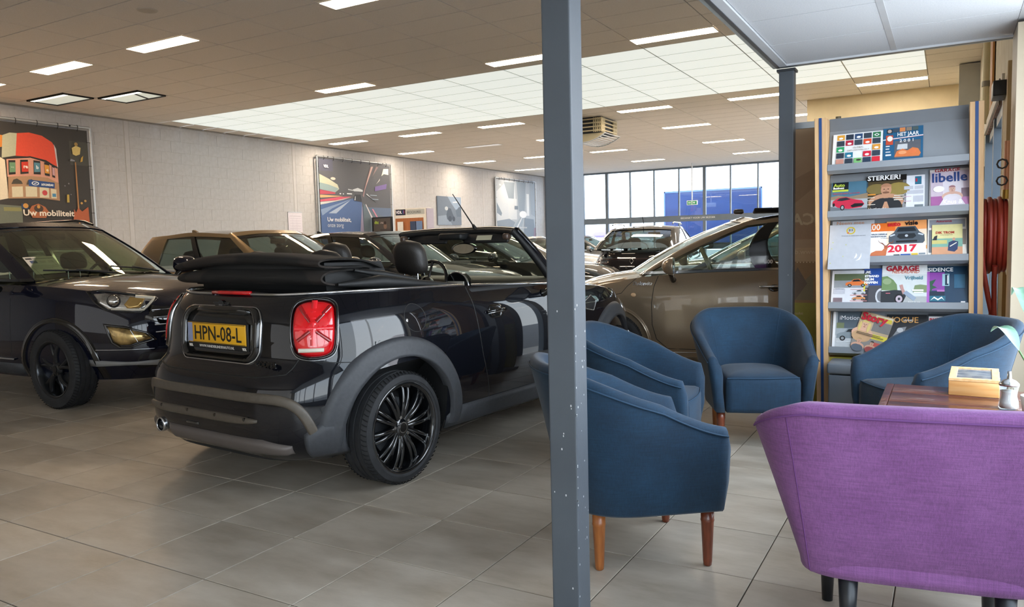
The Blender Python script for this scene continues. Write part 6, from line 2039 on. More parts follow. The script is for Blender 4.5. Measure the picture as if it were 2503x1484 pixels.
for x in (0, 2.52):
    arc_band(BVS, x, .335, .392, .432, -12, 192, -1, 'wheel_arch', M_BLK, SUV, h=.012, lip=.008)
patch(BVS, [(.42, .26), (.42, .36), (2.08, .36), (2.08, .26)], name='sill_cladding', m=M_CLAD, parent=SUV, h=.02, **S_)
ribbon(BVS, [(.5, .40), (2.0, .40)], name='sill_trim', m=M_CHR, parent=SUV, w=.012, h=.022, **S_)
ribbon(BVS, [(1.93, 1.02), (1.95, .7), (1.95, .42)], name='door_gap', m=M_MATB, parent=SUV, w=.006, h=.001, **S_)
ribbon(BVS, [(1.0, 1.02), (1.02, .7), (.95, .42)], name='door_gap', m=M_MATB, parent=SUV, w=.006, h=.001, **S_)
for x in (1.12,):
    hp = [proj_pt(BVS, (x + q, -3, .90), (0, 1, 0), h)[0] for q, h in ((0, .004), (.02, .024), (.16, .024), (.18, .004))]
    MB().tube(hp, .012, n=8).build('door_handle', M_NAVY, SUV)
def fpatch(bvh, L, d, org, nm, m, par, **k):
    d = Vector(d).normalized(); u = Vector((-d.y, d.x, 0))
    if u.y < 0: u = -u
    return patch(bvh, L, org=Vector(org) - d * 2, ux=u, uy=(0, 0, 1), d=d, name=nm, m=m, parent=par, **k)
for s in (-1, 1):
    d = Vector((-.78, -s * .62, 0)).normalized()
    u = Vector((0, 0, 1)).cross(d) * 1.0     # to the car's left when seen from the front... sign handled below
    u = Vector((.62, -s * .78, 0)) * -1       # towards the car centre line is +
    u = Vector((.62, -s * .78, 0))
    org = Vector((3.16, s * .60, .885)) - d * 2
    kw = dict(org=org, ux=u, uy=(0, 0, 1), d=d, parent=SUV)
    HL = [(-.30, .085), (-.20, .092), (.02, .060), (.20, .030), (.225, .012), (.15, -.055), (.10, -.085), (.0, -.080), (-.16, -.060), (-.24, .0)]
    patch(BVS, HL, name='headlamp', m=M_REFL, h=.004, rings=4, **kw)
    patch(BVS, [(p[0] * 1.04 - .003, p[1] * 1.10) for p in HL], name='lamp_surround', m=M_BLK, h=.012, s0=.91, **kw)
    patch(BVS, EL(-.10, .012, .056, .056, 28), name='projector', m=M_MATB, h=.018, s0=.0, **kw)
    patch(BVS, EL(-.10, .012, .046, .046, 28), name='projector_lens', m=M_REFL, h=.014, dome=.02, base=.012, **kw)
    patch(BVS, [(.02, .045), (.14, .02), (.10, -.05), (.0, -.06), (-.03, -.02)], name='indicator', m=mat('amber_reflector', 'b8965a', rough=.2, metal=.6), h=.014, **kw)
    ribbon(BVS, [(.06, .040), (.205, .020), (.12, -.068), (-.12, -.052)], name='daytime_strip', m=mat('lamp_clear'), w=.018, h=.014, base=.004, **kw)
    org2 = Vector((3.2, s * .60, .60)) - d * 2
    kw2 = dict(org=org2, ux=u, uy=(0, 0, 1), d=d, parent=SUV)
    FL = [(-.20, .095), (-.05, .075), (.10, .030), (.155, -.02), (.04, -.045), (-.02, -.065), (-.10, -.065), (-.155, -.03)]
    patch(BVS, [(p[0] * 1.14 + .01, p[1] * 1.30 - .006) for p in FL], name='fog_surround', m=M_BLK, h=.012, s0=.80, **kw2)
    patch(BVS, FL, name='fog_lamp', m=mat('fog_reflector', 'c4a870', rough=.16, metal=.7, col2='7d6a48', scale=16), h=.010, dome=.006, **kw2)
    ribbon(BVS, [(-.01, .06), (.04, -.04)], name='fog_divider', m=M_CHR, w=.006, h=.022, **kw2)
    patch(BVS, [(-.34, -.18), (-.34, -.235), (.3, -.25), (.3, -.19)], name='lower_lip', m=mat('skid_grey'), h=.02, **kw2)
    ribbon(BVS, [(-.34, -.10), (.16, -.105)], name='bumper_crease', m=M_CHR, w=.006, h=.006, **kw2)
FRT = dict(org=(6, 0, 0), ux=(0, 1, 0), uy=(0, 0, 1), d=(-1, 0, 0))
patch(BVS, [(-.46, .86), (.46, .86), (.50, .74), (.40, .58), (-.40, .58), (-.50, .74)], name='grille', m=M_BLK, parent=SUV, h=.01, **FRT)
for z in (.63, .69, .75, .81): ribbon(BVS, [(-.44, z), (.44, z)], name='grille_slat', m=M_CHR, parent=SUV, w=.012, h=.016, **FRT)
patch(BVS, rrect(0, .40, 1.1, .14, .05), name='air_intake', m=M_MATB, parent=SUV, h=.006, **FRT)
# roof rails, wipers, price sheet
for s in (-1, 1):
    pts = [(.95 - 1.4 * k / 10, s * .60, 1.60 + .055 * min(1, 4 * (k / 10) * (1 - k / 10) * 2)) for k in range(11)]
    MB().tube(pts, .014, n=8).build('roof_bar', M_BLK, SUV)
cb = P['cabin']
for u0, u1 in ((-1.55, -.25), (-.05, 1.2)):
    a, b = cb.S(u0, .10, 1, .015), cb.S(u1, .03, 1, .012)
    MB().tube([a, (a + b) / 2 + Vector((.01, 0, .0)), b], .008, n=6).build('wiper_blade', M_MATB, SUV)
    MB().tube([(a + b) / 2 + Vector((.0, 0, .01)), b + Vector((.06, .02, -.02))], .008, n=6).build('wiper_arm', M_MATB, SUV)
t = empty('price_sheet', (-4.09, 1.97, 0), radians(1.5)); tag(t, 'printed price sheet lying behind the navy SUV windscreen', 'paper')
Ms = frame((1.93, -.60, 1.118), (-.15, .98, .02), (-.62, -.1, .62), (.66, .1, .70))
MB().add([tuple(Ms @ Vector(p)) for p in ((0, 0, 0), (.30, 0, 0), (.30, .22, 0), (0, .22, 0), (0, 0, -.001), (.30, 0, -.001), (.30, .22, -.001), (0, .22, -.001))], [(0, 1, 2, 3), (7, 6, 5, 4)]).build('sheet', pal('e6dccb'), t)
art('sheet_print', [('20222a', R(.04, .84, .24, .93)), ('3a3c44', R(.24, .87, .95, .90)), ('4a5a7c', R(.12, .62, .34, .78)), ('8d8880', R(.42, .70, .62, .72)), ('8d8880', R(.42, .64, .62, .66)), ('8d8880', R(.70, .70, .88, .72)), ('8d8880', R(.70, .64, .88, .66)), ('8d8880', R(.06, .44, .92, .455)), ('8d8880', R(.06, .36, .92, .375)), ('8d8880', R(.06, .28, .7, .295))], Ms, t, .30, .22, z0=.001)

# ---- bronze crossover in the second row
def generic(name, label, loc, rz, col, h=1.52, L_front=.86, wb=2.60, L_rear=.85, w=.90, detail=1, scale_roof=1., **kw):
    zb_ = kw.pop('belt', 1.0)
    hood = kw.pop('hood', .98)
    cw = kw.pop('cowl', wb - .42)
    hx = kw.pop('hx', wb - 1.30)
    rx = kw.pop('rx', -.35)
    rbx = kw.pop('rbx', -.62)
    pm = paint('p_' + col, col, kw.pop('flake', None), rough=.3, metal=kw.pop('metal', .0))
    xf, xr = wb + L_front, -L_rear
    yb = w * .83
    yr = w * .665
    sx0, sx4 = cw - .28, rbx + .22
    rx0, rx4 = hx - .15, rx + .12
    d = dict(name=name, label=label, loc=loc, rz=rz, paint=pm, detail=detail,
             shell=dict(xf=xf, xr=xr, w=w, zb=.20, zt=[(xr, zb_ - .07), (xr + .3, zb_ + .03), (0, zb_ + .03), (cw - .6, zb_ - .02), (cw, zb_ - .02), (wb, hood - .06), (xf - .30, hood - .16), (xf - .08, hood - .27), (xf, hood - .35)],
                        zc=[(xr, zb_ - .05), (0, zb_ + .04), (cw, zb_ + .03), (wb, hood + .0), (xf - .3, hood - .10), (xf, hood - .30)],
                        nose=[(.2, -.12), (.4, 0), (.55, 0), (.7, -.04), (.85, -.16), (1.0, -.3)], tail=[(.2, .12), (.45, 0), (.7, .03), (.9, .08), (1.05, .16)],
                        side=[(.2, .94), (.4, 1.0), (.62, 1.0), (.8, .98), (.92, .945), (1.0, .90), (1.05, .87)], nf=3.3, nr=3.8, cab=(xr + .25, cw - .1), cabdrop=.04),
             R=kw.pop('R', .325), rim=.225, wb=wb, track=w * 2 - .27, ww=.21, wheels=(-1, 1), rimmat=kw.pop('rimmat', M_RIMS),
             cabin=cabin((cw + .02, zb_ + .035), cw - .18, zb_, yb, [sx0 + (sx4 - sx0) * k / 4 for k in range(5)], zb_ + .05, (hx, h - .045), hx - .12, h - .03, yr,
                         [rx0 + (rx4 - rx0) * k / 4 for k in range(5)], h - .07, (rbx, zb_ + .07), (rbx - .16, zb_ + .08), (rx, h - .09), (rx - .06, h - .08)),
             windows=[(3.12, 4.75, 3.15, 4.75), (4.95, 6.4, 4.95, 6.2)], pillars=[(1.93, 3.14, 1.95, 3.16, 'p'), (4.75, 4.95, 4.75, 4.95, 'b'), (6.3, 8.1, 6.15, 8.05, 'p')],
             seat=(cw - 1.15, h - .33), dash_x=cw - .45, mir=(cw - .52, w * .97, zb_ + .07), hdr=(hx + .02, h - .17))
    d.update(kw)
    r, s = simple_car(d)
    return r, s, d
def extras(r, s, d, ant=True, lampm=None):
    """shared front and rear lamps, grille, plate"""
    xf, xr, w = d['shell']['xf'], d['shell']['xr'], d['shell']['w']
    zt = d['shell']['zt'][-2][1]
    for sg in (-1, 1):
        dd = Vector((-.78, -sg * .62, 0)); u = Vector((.62, -sg * .78, 0))
        patch(s.bvh, [(-.24, .05), (0, .035), (.16, 0), (.12, -.05), (-.1, -.05), (-.22, -.01)], org=Vector((xf - .22, sg * w * .70, zt + .02)) - dd * 2, ux=u, uy=(0, 0, 1), d=dd, name='headlamp', m=M_REFL, parent=r, h=.012)
        dd = Vector((.78, -sg * .62, 0)); u = Vector((.62, sg * .78, 0))
        patch(s.bvh, [(-.2, .04), (.2, .05), (.2, -.04), (-.2, -.03)], org=Vector((xr + .2, sg * w * .70, .88)) - dd * 2, ux=u, uy=(0, 0, 1), d=dd, name='tail_lamp', m=lampm or M_REDL, parent=r, h=.012)
    patch(s.bvh, rrect(0, zt - .14, .9, .16, .05), org=(xf + 3, 0, 0), ux=(0, 1, 0), uy=(0, 0, 1), d=(-1, 0, 0), name='grille', m=M_BLK, parent=r, h=.01)
    patch(s.bvh, rrect(0, .40, 1.0, .14, .05), org=(xf + 3, 0, 0), ux=(0, 1, 0), uy=(0, 0, 1), d=(-1, 0, 0), name='air_intake', m=M_MATB, parent=r, h=.008)
    cwx = d['dash_x'] + .15
    for sg in (-1, 1):
        for x0, x1 in ((cwx + .1, cwx - .05), (.75, .72)):
            ribbon(s.bvh, [(x0, .95), (x1, .4)], name='door_gap', m=M_MATB, parent=r, w=.006, h=.001, **SIDE(sg))
        patch(s.bvh, rrect(.95, .86, .2, .035, .015), name='door_handle', m=d['paint'], parent=r, h=.03, **SIDE(sg))
    if ant:
        h = d['hdr'][1] + .15
        c = d['cabin']
        MB().prism([(0, 0), (.16, 0), (.03, .055), (0, .05)], .03, plane='xz', z0=-.015).build('roof_fin', d['paint'], r).location = (c.roof[-1][0] + .15, 0, c.roof[-1][2] + .02)
rc = generic('crossover_car', 'bronze-brown crossover behind the navy SUV, by the block wall', (-3.65, 4.45), 0, '86704f', h=1.56, flake='96805c', metal=.55, detail=1, belt=1.02)
extras(*rc)
rc = generic('hatchback_car', 'dark grey hatchback with pale reflections, seen behind the convertible headrests', (-3.75, 6.9), 0, '25282c', h=1.55, belt=1.0, wb=2.65)
extras(*rc)
rc = generic('hatchback_car', 'dark teal hatchback beyond the convertible windscreen', (-5.6, 12.2), 0, '20282a', h=1.53, belt=.99)
extras(*rc)

# ---- taupe small hatchback at the right
P = dict(name='small_car', label='taupe small three-door hatchback with cream interior, right of the near post', loc=(4.20, 5.67), rz=193.0, paint=paint('taupe', '8a7a66', '94846e', rough=.3, metal=.5), detail=2,
         shell=dict(xf=2.98, xr=-.60, w=.815, zb=.19, zt=[(-.6, .92), (-.4, .99), (0, 1.01), (1.2, .985), (1.75, .965), (2.1, .93), (2.5, .86), (2.8, .76), (2.98, .62)],
                    zc=[(-.6, .95), (0, 1.02), (1.75, 1.02), (2.1, 1.0), (2.5, .94), (2.8, .83), (2.98, .67)],
                    nose=[(.2, -.12), (.4, 0), (.55, 0), (.7, -.05), (.85, -.15), (.95, -.28)], tail=[(.2, .12), (.45, 0), (.7, .02), (.9, .06), (1.0, .12)],
                    side=[(.2, .94), (.35, 1.0), (.6, 1.0), (.78, .985), (.88, .955), (.96, .91), (1.02, .88)], nf=2.7, nr=3.4, na=150, levels=24, cab=(-.3, 1.9), cabdrop=.05,
                    wplan=[(-.6, .95), (0, 1), (1.2, .985), (2.3, .99), (2.9, .93)]),
         R=.30, rim=.205, wb=2.30, track=1.42, ww=.185, arch=.345, rimmat=M_RIMS, wheels=(-1, 1), wstyle='ten',
         cabin=cabin((2.20, 1.0), 2.02, .985, .69, [1.96, 1.56, 1.16, .60, -.05], 1.02, (1.14, 1.485), 1.02, 1.50, .555, [.98, .78, .56, .25, -.2], 1.47, (-.35, 1.05), (-.50, 1.06), (-.30, 1.46), (-.36, 1.47), bulge=.045, crown=.045),
         windows=[(3.10, 5.37, 3.12, 3.70), (5.75, 7.1, 4.15, 6.9)],
         pillars=[(1.93, 3.05, 1.95, 3.08, 'p'), (5.37, 5.75, 3.70, 4.15, 'b'), (7.0, 8.1, 6.85, 8.05, 'p')],
         seat=(.95, 1.13), steer_x=1.42, steer_z=1.05, dash_x=1.60, mir=(1.70, .845, 1.05), hdr=(1.30, 1.38), trim=M_CHR, mir_sc=1.1, seatmat=mat('cream_leather', 'c4b58c', rough=.5, bump=.15, bscale=200), steermat=mat('cream_wheel', 'b0a37c', rough=.45), dashmat=mat('cream_dash', 'a5966a', rough=.5), glass=glass('small_glass', tint=(.80, .86, .84)))
FI, sh = simple_car(P)
B5 = sh.bvh
for s in (1, -1):
    S_ = SIDE(s)
    ribbon(B5, [(1.86, .97), (1.905, .85), (1.925, .7), (1.92, .5), (1.88, .36), (1.78, .27), (.7, .25)], name='door_gap', m=M_MATB, parent=FI, w=.006, h=.001, **S_)
    ribbon(B5, [(2.06, .945), (2.16, .86), (2.22, .79), (2.34, .765)], name='bonnet_gap', m=M_MATB, parent=FI, w=.005, h=.001, **S_)
    ribbon(B5, [(.45, .235), (1.85, .235)], name='sill_crease', m=M_CHR, parent=FI, w=.008, h=.004, **S_)
    patch(B5, EL(2.10, .775, .026, .020, 20), name='side_repeater', m=mat('repeater', 'd8b48c', rough=.15, coat=.6), parent=FI, h=.008, dome=.004, **S_)
    hp = [proj_pt(B5, (x, 3 * s, .845), (0, -s, 0), h)[0] for x, h in ((.70, .004), (.72, .022), (.82, .028), (.92, .028), (.95, .004))]
    MB().tube(hp, .011, n=8).build('door_handle', M_CHR, FI)
    patch(B5, EL(.83, .835, .05, .032, 20), name='handle_cup', m=M_BLK, parent=FI, h=.003, **S_)
    arc_band(B5, 2.30, .30, .345, .375, -12, 192, s, 'wheel_arch', P['paint'], FI, h=.010, lip=.006)
h0 = proj_pt(B5, (1.95, 3, .885), (0, -1, 0), .004)[0]
text('script_badge', 'Dolcevita', .048, M_CHR, FI, frame((2.11, h0.y + .004, .868), (-1, 0, 0), (0, 0, 1), (0, 1, 0)), ext=.002, shear=.4)
h0 = proj_pt(B5, (.48, 3, 1.0), (0, -1, 0), .004)
cbf = P['cabin']; p0 = cbf.S(5.42, .09, 1, .014)
text('side_badge', '500', .05, M_CHR, FI, frame((p0.x + .02, p0.y + .01, p0.z), (-1, 0, 0), (0, -.25, 1), (0, 1, .25)), bold=.002)
# sun roof fabric on top
MB().bbox((.55, 0, 1.555), (.9, .86, .03), .014).build('fabric_roof', mat('fabric_roof_black', '1d1c20', rough=.8), FI)
MB().tube([(.08, y, 1.575) for y in (-.38, 0, .38)], .022, n=10).build('fabric_fold', mat('fabric_roof_black'), FI)
MB().bbox((1.14, 0, 1.55), (.10, .26, .05), .02).build('wind_deflector', mat('deflector', '4a4640', rough=.3, coat=.5), FI)

# ---- black coupe-like crossover seen from behind
M_ARK = paint('blackblue', '0a0a12', '12121e', rough=.35)
rc = generic('coupe_suv_car', 'black coupe-style SUV seen from behind with diamond badge, beyond the taupe car', (.0, 11.0), 98.5, '0a0a12', h=1.58, wb=2.72, w=.91, belt=1.08, rx=.15, rbx=-.62, hx=1.35)
r, s, d = rc; extras(r, s, d, ant=False, lampm=mat('band_dark', '2a0c10', rough=.15, coat=.8))
BA = s.bvh
def onrear(y, z, off=.01):
    h = proj_pt(BA, (-4, y, z), (1, 0, 0), off)
    return h[0]
e = onrear(0, .93)
MB().tube([(e.x - .004, 0, .985), (e.x - .004, -.035, .93), (e.x - .004, 0, .875), (e.x - .004, .035, .93)], .010, n=6, closed=True).build('diamond_badge', M_CHR, r)
for k, ch in enumerate('ARKANA'):
    yy = .33 - k * .115
    e = onrear(yy - .02, .82)
    text('model_letter', ch, .058, M_CHR, r, frame((e.x - .006, yy, .80), (0, -1, 0), (0, 0, 1), (-1, 0, 0)), ext=.003, bold=.001)
ribbon(BA, [(-.80, .90), (-.45, .965), (.45, .965), (.80, .90)], name='light_band', m=mat('band_dark', '2a0c10', rough=.15, coat=.8), parent=r, w=.018, h=.008, **REAR)
ribbon(BA, [(-.62, .80), (-.50, .73), (.50, .73), (.62, .80)], name='tailgate_crease', m=M_CHR, parent=r, w=.006, h=.006, **REAR)
MB().tube([(d['cabin'].roof[-1][0] + .25, 0, 1.60), (d['cabin'].roof[-1][0] + .12, 0, 1.72)], .006, n=6).build('aerial', M_MATB, r)
for sg in (-1, 1):
    MB().tube([(1.2 - 1.0 * k / 8, sg * .56, 1.575 + .03 * (0 < k < 8)) for k in range(9)], .012, n=6).build('roof_bar', M_CHR, r)
# ---- black car whose bonnet shows beside the near post, white car and other far cars
rc = generic('hatchback_car', 'glossy black hatchback whose bonnet shows between the near post and taupe car', (-3.05, 9.0), 0, '0d0e10', h=1.50, wb=2.6, hx=1.2)
COL_ = rc[0]
extras(*rc)
rc = generic('white_car', 'white hatchback far off beside the black coupe-style SUV, near the window wall', (-5.6, 15.2), 0, 'd8dadc', h=1.48, rimmat=M_RIMS)
extras(*rc)
rc = generic('grey_car', 'silver-grey car parked near the window wall behind the black ones', (-6.5, 20.5), 0, '7c8084', h=1.5, metal=.5)
extras(*rc)
rc = generic('beige_car', 'champagne hatchback on the far side of the taupe small car', (4.15, 8.6), 192, 'a08c6c', h=1.50, metal=.5)
extras(*rc)
# outside
rc = generic('outdoor_car', 'white car parked outside the far windows, left of the trailer', (-6.5, 29.5), 182, 'e4e6e8', h=1.5)
rc[0].location.z = -.13; extras(*rc)
rc = generic('outdoor_car', 'silver car parked outside in front of the blue trailer', (-1.2, 30.5), 10, 'b4b8bc', h=1.5)
rc[0].location.z = -.13; extras(*rc)
rc = generic('outdoor_car', 'blue car parked outside the side door, seen only in reflections', (13.0, 9.0), 85, '1f4a9a', h=1.5)
rc[0].location.z = -.13; extras(*rc)
# ------------------------------------------------------------------ things on and along the block wall
M_ALU = mat('rail_aluminium')
M_TIE = mat('tie_black', '1c1c1e', rough=.6)
def wall_banner(label, Y0, Wd, z0, Ht, base, items, texts, grp='framed cloth banners on the block wall'):
    t = empty('wall_banner', (XL + .10, Y0, z0)); tag(t, label, 'banner', grp)
    m = MB()
    for (a, b) in (((0, -.06, -.06), (0, Wd + .06, -.06)), ((0, -.06, Ht + .06), (0, Wd + .06, Ht + .06)), ((0, -.06, -.06), (0, -.06, Ht + .06)), ((0, Wd + .06, -.06), (0, Wd + .06, Ht + .06))):
        MB().cyl(a, b, .026, n=12).build('frame_tube', M_ALU, t)
    P = [[(-.01 + .006 * sin(5 * i + 2 * j), Wd * i / 16, Ht * j / 12) for j in range(13)] for i in range(17)]
    MB().box(-.004, 0, 0, Wd, 0, Ht).build('cloth', pal(base, .6), t)
    F = frame((.001, 0, 0), (0, 1, 0), (0, 0, 1), (1, 0, 0))
    art('banner_print', items, F, t, Wd, Ht, z0=.001, dz=.0006, rough=.6)
    for (s, u, v, size, c, k) in texts:
        text('banner_text', s, size, pal(c, .6), t, F @ Matrix.Translation((u * Wd, v * Ht, .003 + .0006 * len(items))), **k)
    n = 8
    for i in range(n):
        y = Wd * (i + .5) / n
        MB().tube([(.0, y, Ht - .03), (.03, y, Ht + .02), (.03, y, Ht + .07), (0, y, Ht + .09)], .006, n=5).build('tie', M_TIE, t)
    for i in range(5):
        z = Ht * (i + .5) / 5
        for y, s in ((0, -1), (Wd, 1)):
            MB().tube([(0, y - s * .02, z), (.03, y + s * .03, z), (0, y + s * .08, z)], .005, n=5).build('tie', M_TIE, t)
    for y in (.35, Wd - .35):
        MB().cyl((-.10, y, Ht + .06), (.03, y, Ht + .06), .018, n=8).build('wall_clamp', M_TIE, t)
    return t
PINK, DK = 'd9a08c', '3a3835'
it1 = [('3b3937', R(0, 0, 1, 1)), ('4a4b44', R(.88, .70, 1, .9)), ('e2d9c4', [(0, .3), (0, .86), (.3, .84), (.49, .70), (.495, .40), (.3, .34)]), ('d98a3c', [(.30, .86), (.40, .90), (.49, .89), (.48, .80), (.3, .74)]),
       ('b9bda4', [(0.486, 0.891), (0.527, 0.916), (0.568, 0.918), (0.556, 0.741), (0.473, 0.714)]),
       ('e2523a', [(0.568, 0.918), (0.638, 0.933), (0.713, 0.918), (0.772, 0.873), (0.791, 0.829), (0.794, 0.676), (0.72, 0.721), (0.636, 0.741), (0.552, 0.738)]),
       ('c9c3c8', [(.782, .86), (.795, .82), (.800, .67), (.794, .676)]),
       (PINK, [(0.498, 0.709), (0.636, 0.735), (0.728, 0.717), (0.796, 0.668), (0.796, 0.541), (0.713, 0.581), (0.628, 0.583), (0.497, 0.569)]),
       ('2a2725', [(0.497, 0.717), (0.636, 0.744), (0.729, 0.722), (0.794, 0.67), (0.793, 0.659), (0.719, 0.707), (0.636, 0.732), (0.496, 0.706)])]
for ph, sc_, c in (([(0.508, 0.699), (0.548, 0.703), (0.544, 0.593), (0.505, 0.584)], [(0.513, 0.683), (0.547, 0.686), (0.544, 0.61), (0.51, 0.604)], '6f9a78'), ([(0.575, 0.709), (0.62, 0.714), (0.619, 0.605), (0.571, 0.595)], [(0.581, 0.692), (0.621, 0.699), (0.618, 0.619), (0.58, 0.614)], 'd8402c'),
                   ([(0.652, 0.714), (0.692, 0.71), (0.69, 0.602), (0.648, 0.602)], [(0.655, 0.697), (0.69, 0.695), (0.688, 0.623), (0.652, 0.619)], '5f93a6'), ([(0.715, 0.706), (0.745, 0.695), (0.744, 0.592), (0.714, 0.599)], [(0.716, 0.686), (0.743, 0.68), (0.742, 0.613), (0.716, 0.616)], 'd99a3c'),
                   ([(0.759, 0.685), (0.776, 0.675), (0.776, 0.58), (0.759, 0.588)], [(.762, .67), (.775, .662), (.775, .598), (.761, .604)], 'c9a0a8')):
    it1 += [('2b2624', ph), (c, sc_)]
it1 += [('b08d6e', [(0.499, 0.569), (0.628, 0.586), (0.73, 0.58), (0.796, 0.538), (0.795, 0.395), (0.682, 0.41), (0.493, 0.398)])]
for q in ([(0.516, 0.492), (0.578, 0.499), (0.577, 0.416), (0.514, 0.41)], [(0.594, 0.5), (0.661, 0.502), (0.659, 0.421), (0.592, 0.417)], [(0.676, 0.5), (0.732, 0.498), (0.73, 0.416), (0.674, 0.416)], [(0.743, 0.493), (0.777, 0.486), (0.776, 0.412), (0.743, 0.413)]):
    it1.append(('d8d2b8', q))
it1 += [('4a463e', [(0.514, 0.514), (0.528, 0.549), (0.548, 0.559), (0.572, 0.541), (0.579, 0.519)]), ('4a463e', [(.6, .515), (.61, .55), (.63, .56), (.655, .545), (.66, .52)]), ('2c4f8c', [(0.614, 0.556), (0.769, 0.542), (0.767, 0.494), (0.613, 0.504)]), ('c44a50', EL(.705, .455, .016, .022, 10)), ('4d8fb8', R(.75, .425, .772, .452)),
        ('e4ecf2', EL(.652, .528, .022, .016, 16)), ('2c4f8c', EL(.652, .528, .016, .011, 16)), ('e4ecf2', [(.640, .522), (.648, .522), (.664, .534), (.656, .534)]),
        ('d8c47c', [(0.891, 0.841), (0.919, 0.863), (0.949, 0.849), (0.941, 0.793), (0.915, 0.778), (0.895, 0.788)]), ('a98a50', EL(.92, .875, .012, .016, 8)), ('b08050', [(0.905, 0.723), (0.912, 0.724), (0.915, 0.2), (0.904, 0.2)]), ('8a8f9a', [(.875, .73), (.88, .75), (.905, .74), (.905, .73)]), ('c9a44c', [(0.947, 0.764), (0.962, 0.784), (0.955, 0.734), (0.94, 0.727)]),
        ('b9a04c', [(0.84, 0.448), (0.854, 0.449), (0.853, 0.383), (0.837, 0.382)]), ('6c7468', [(0.3, 0.36), (0.565, 0.342), (0.562, 0.2), (0.3, 0.2)]), ('8a8a5c', R(.46, .30, .56, .33)), ('b06a44', [(0.60, 0.30), (.62, .345), (.66, .365), (.70, .34), (.72, .30), (.70, .25), (.62, .25)]), ('2c4468', R(.56, .32, .60, .36)), ('c9954a', EL(.585, .345, .016, .02, 10)), ('4a3a30', EL(.66, .325, .028, .03, 12)), ('c9954a', EL(.66, .34, .01, .015, 8)),
        ('b5603c', [(0.878, 0.33), (0.89, .30), (0.905, .34), (.93, .31), (0.972, 0.351), (0.975, 0.22), (0.87, 0.22)]), ('c9a05a', EL(.93, .38, .008, .01, 8)), ('c9a05a', EL(.955, .40, .008, .01, 8)), ('7a7c80', EL(.83, .52, .005, .006, 6)), ('7a7c80', EL(.855, .54, .005, .007, 6)), ('7a7c80', EL(.865, .45, .004, .005, 6))]
wall_banner('large banner with a red curved billboard over a lit street at night', 3.8, 3.1, 1.4, 2.33, '3b3937', it1,
            [('Uw mobiliteit', .565, .268, .155, 'efe6d8', dict(bold=.004, sx_=1.12)), ('HYUNDAI', .685, .512, .055, 'e4ecf2', dict(bold=.003, sx_=.9)), ('re', .587, .645, .09, 'f4e6e0', dict(bold=.004)), ('b', .661, .645, .09, 'dce8ee', dict(bold=.004)), ('e', .720, .63, .09, 'f4e6d0', dict(bold=.003)), ('we', .515, .64, .05, 'b9d0b8', {})])
it2 = [('55585f', R(0, 0, 1, 1)), ('5b6c86', R(0, 0, 1, .45)), ('55586a', R(0, .86, .18, 1)), ('b9bca8', [(0, .82), (.127, 0.767), (0.233, 0.708), (0.253, 0.656), (0.199, 0.613), (0, 0.64)]), ('8aa0a4', [(0, .72), (.12, .70), (.25, .66), (.2, .613), (0, .64)]), ('b04a5c', [(0, .635), (.199, .613), (.198, .593), (0, .581)]),
       ('d9a878', [(0, .54), (.15, .555), (.3, .572), (0, .575)]), ('c8566c', [(0, 0.516), (0.263, 0.563), (0.415, 0.571), (0.224, 0.521), (0, 0.494)]), ('c9cbc8', [(0, .49), (.2, .515), (.414, .566), (.3, .53), (0, .455)]),
       ('4c6796', [(0, 0.458), (0.437, 0.551), (0.561, 0.509), (0.563, 0.0), (0, 0.0)]), ('7f96b8', [(0, .40), (.42, .545), (.15, .42), (.02, .33)]), ('9fb0c8', [(.1, .36), (.40, .53), (.2, .36)]), ('8f8ca8', [(0.517, 0.1), (0.561, 0.509), (0.575, 0.1)]), ('5f6f7c', [(.575, 0), (.575, .5), (.70, .40), (.98, .30), (1, 0)]),
       ('c9c4cc', [(0.608, 0.483), (0.616, 0.49), (0.727, 0.29), (0.702, 0.29)]), ('c9829a', [(.70, .43), (.72, .43), (.79, .32), (.77, .32)]), ('a08488', [(0.703, 0.967), (0.744, 0.971), (0.608, 0.665), (0.588, 0.573), (0.573, 0.593)]), ('c9b0a8', [(.72, .97), (.735, .97), (.64, .75), (.62, .72)]), ('8f7c80', [(0.786, 0.975), (0.819, 0.971), (0.722, 0.842)]),
       ('c4ccd4', [(0.434, 0.661), (0.506, 0.686), (0.576, 0.663), (0.575, 0.642), (0.449, 0.641)]), ('b8c0c8', [(.37, .665), (.44, .655), (.44, .645), (.37, .652)]), ('cfd4cc', [(0.895, 0.957), (0.973, 0.964), (0.97, 0.884), (0.90, 0.89), (0.86, 0.86)]), ('c8cccc', [(.80, .78), (.84, .83), (.83, .80), (.775, .75)]), ('6d5f94', [(0.758, 0.717), (0.938, 0.765), (0.927, 0.699), (0.751, 0.659)]),
       ('30343c', [(0.445, 0.552), (0.47, 0.601), (0.541, 0.605), (0.554, 0.543), (0.553, 0.515), (0.444, 0.524)]), ('b4bcc4', [(.45, .53), (.46, .58), (.47, .58), (.465, .53)]), ('c4ccd4', [(0.63, 0.624), (0.773, 0.504), (0.709, 0.558), (0.622, 0.61)]), ('8fa0b0', R(.68, .60, .78, .61)), ('8fa0b0', R(.70, .55, .80, .56)), ('cfc6bc', EL(.172, .775, .033, .017, 12)), ('dfe4ea', R(.35, .60, .42, .612)), ('dfe4ea', EL(.26, .60, .012, .008, 6)), ('dfe4ea', EL(.30, .60, .01, .007, 6))]
wall_banner('banner with blurred night driving and the words Uw mobiliteit, onze zorg', 13.39, 3.08, 1.4, 2.33, '55585f', it2,
            [('VDL', .055, .90, .10, 'e4e4ee', dict(bold=.006, shear=.1)), ('Uw mobiliteit,', .075, .262, .17, 'e8ecf2', dict(bold=.002, sx_=1.0)), ('onze zorg', .075, .195, .17, 'c8d2de', dict(sx_=.95))])
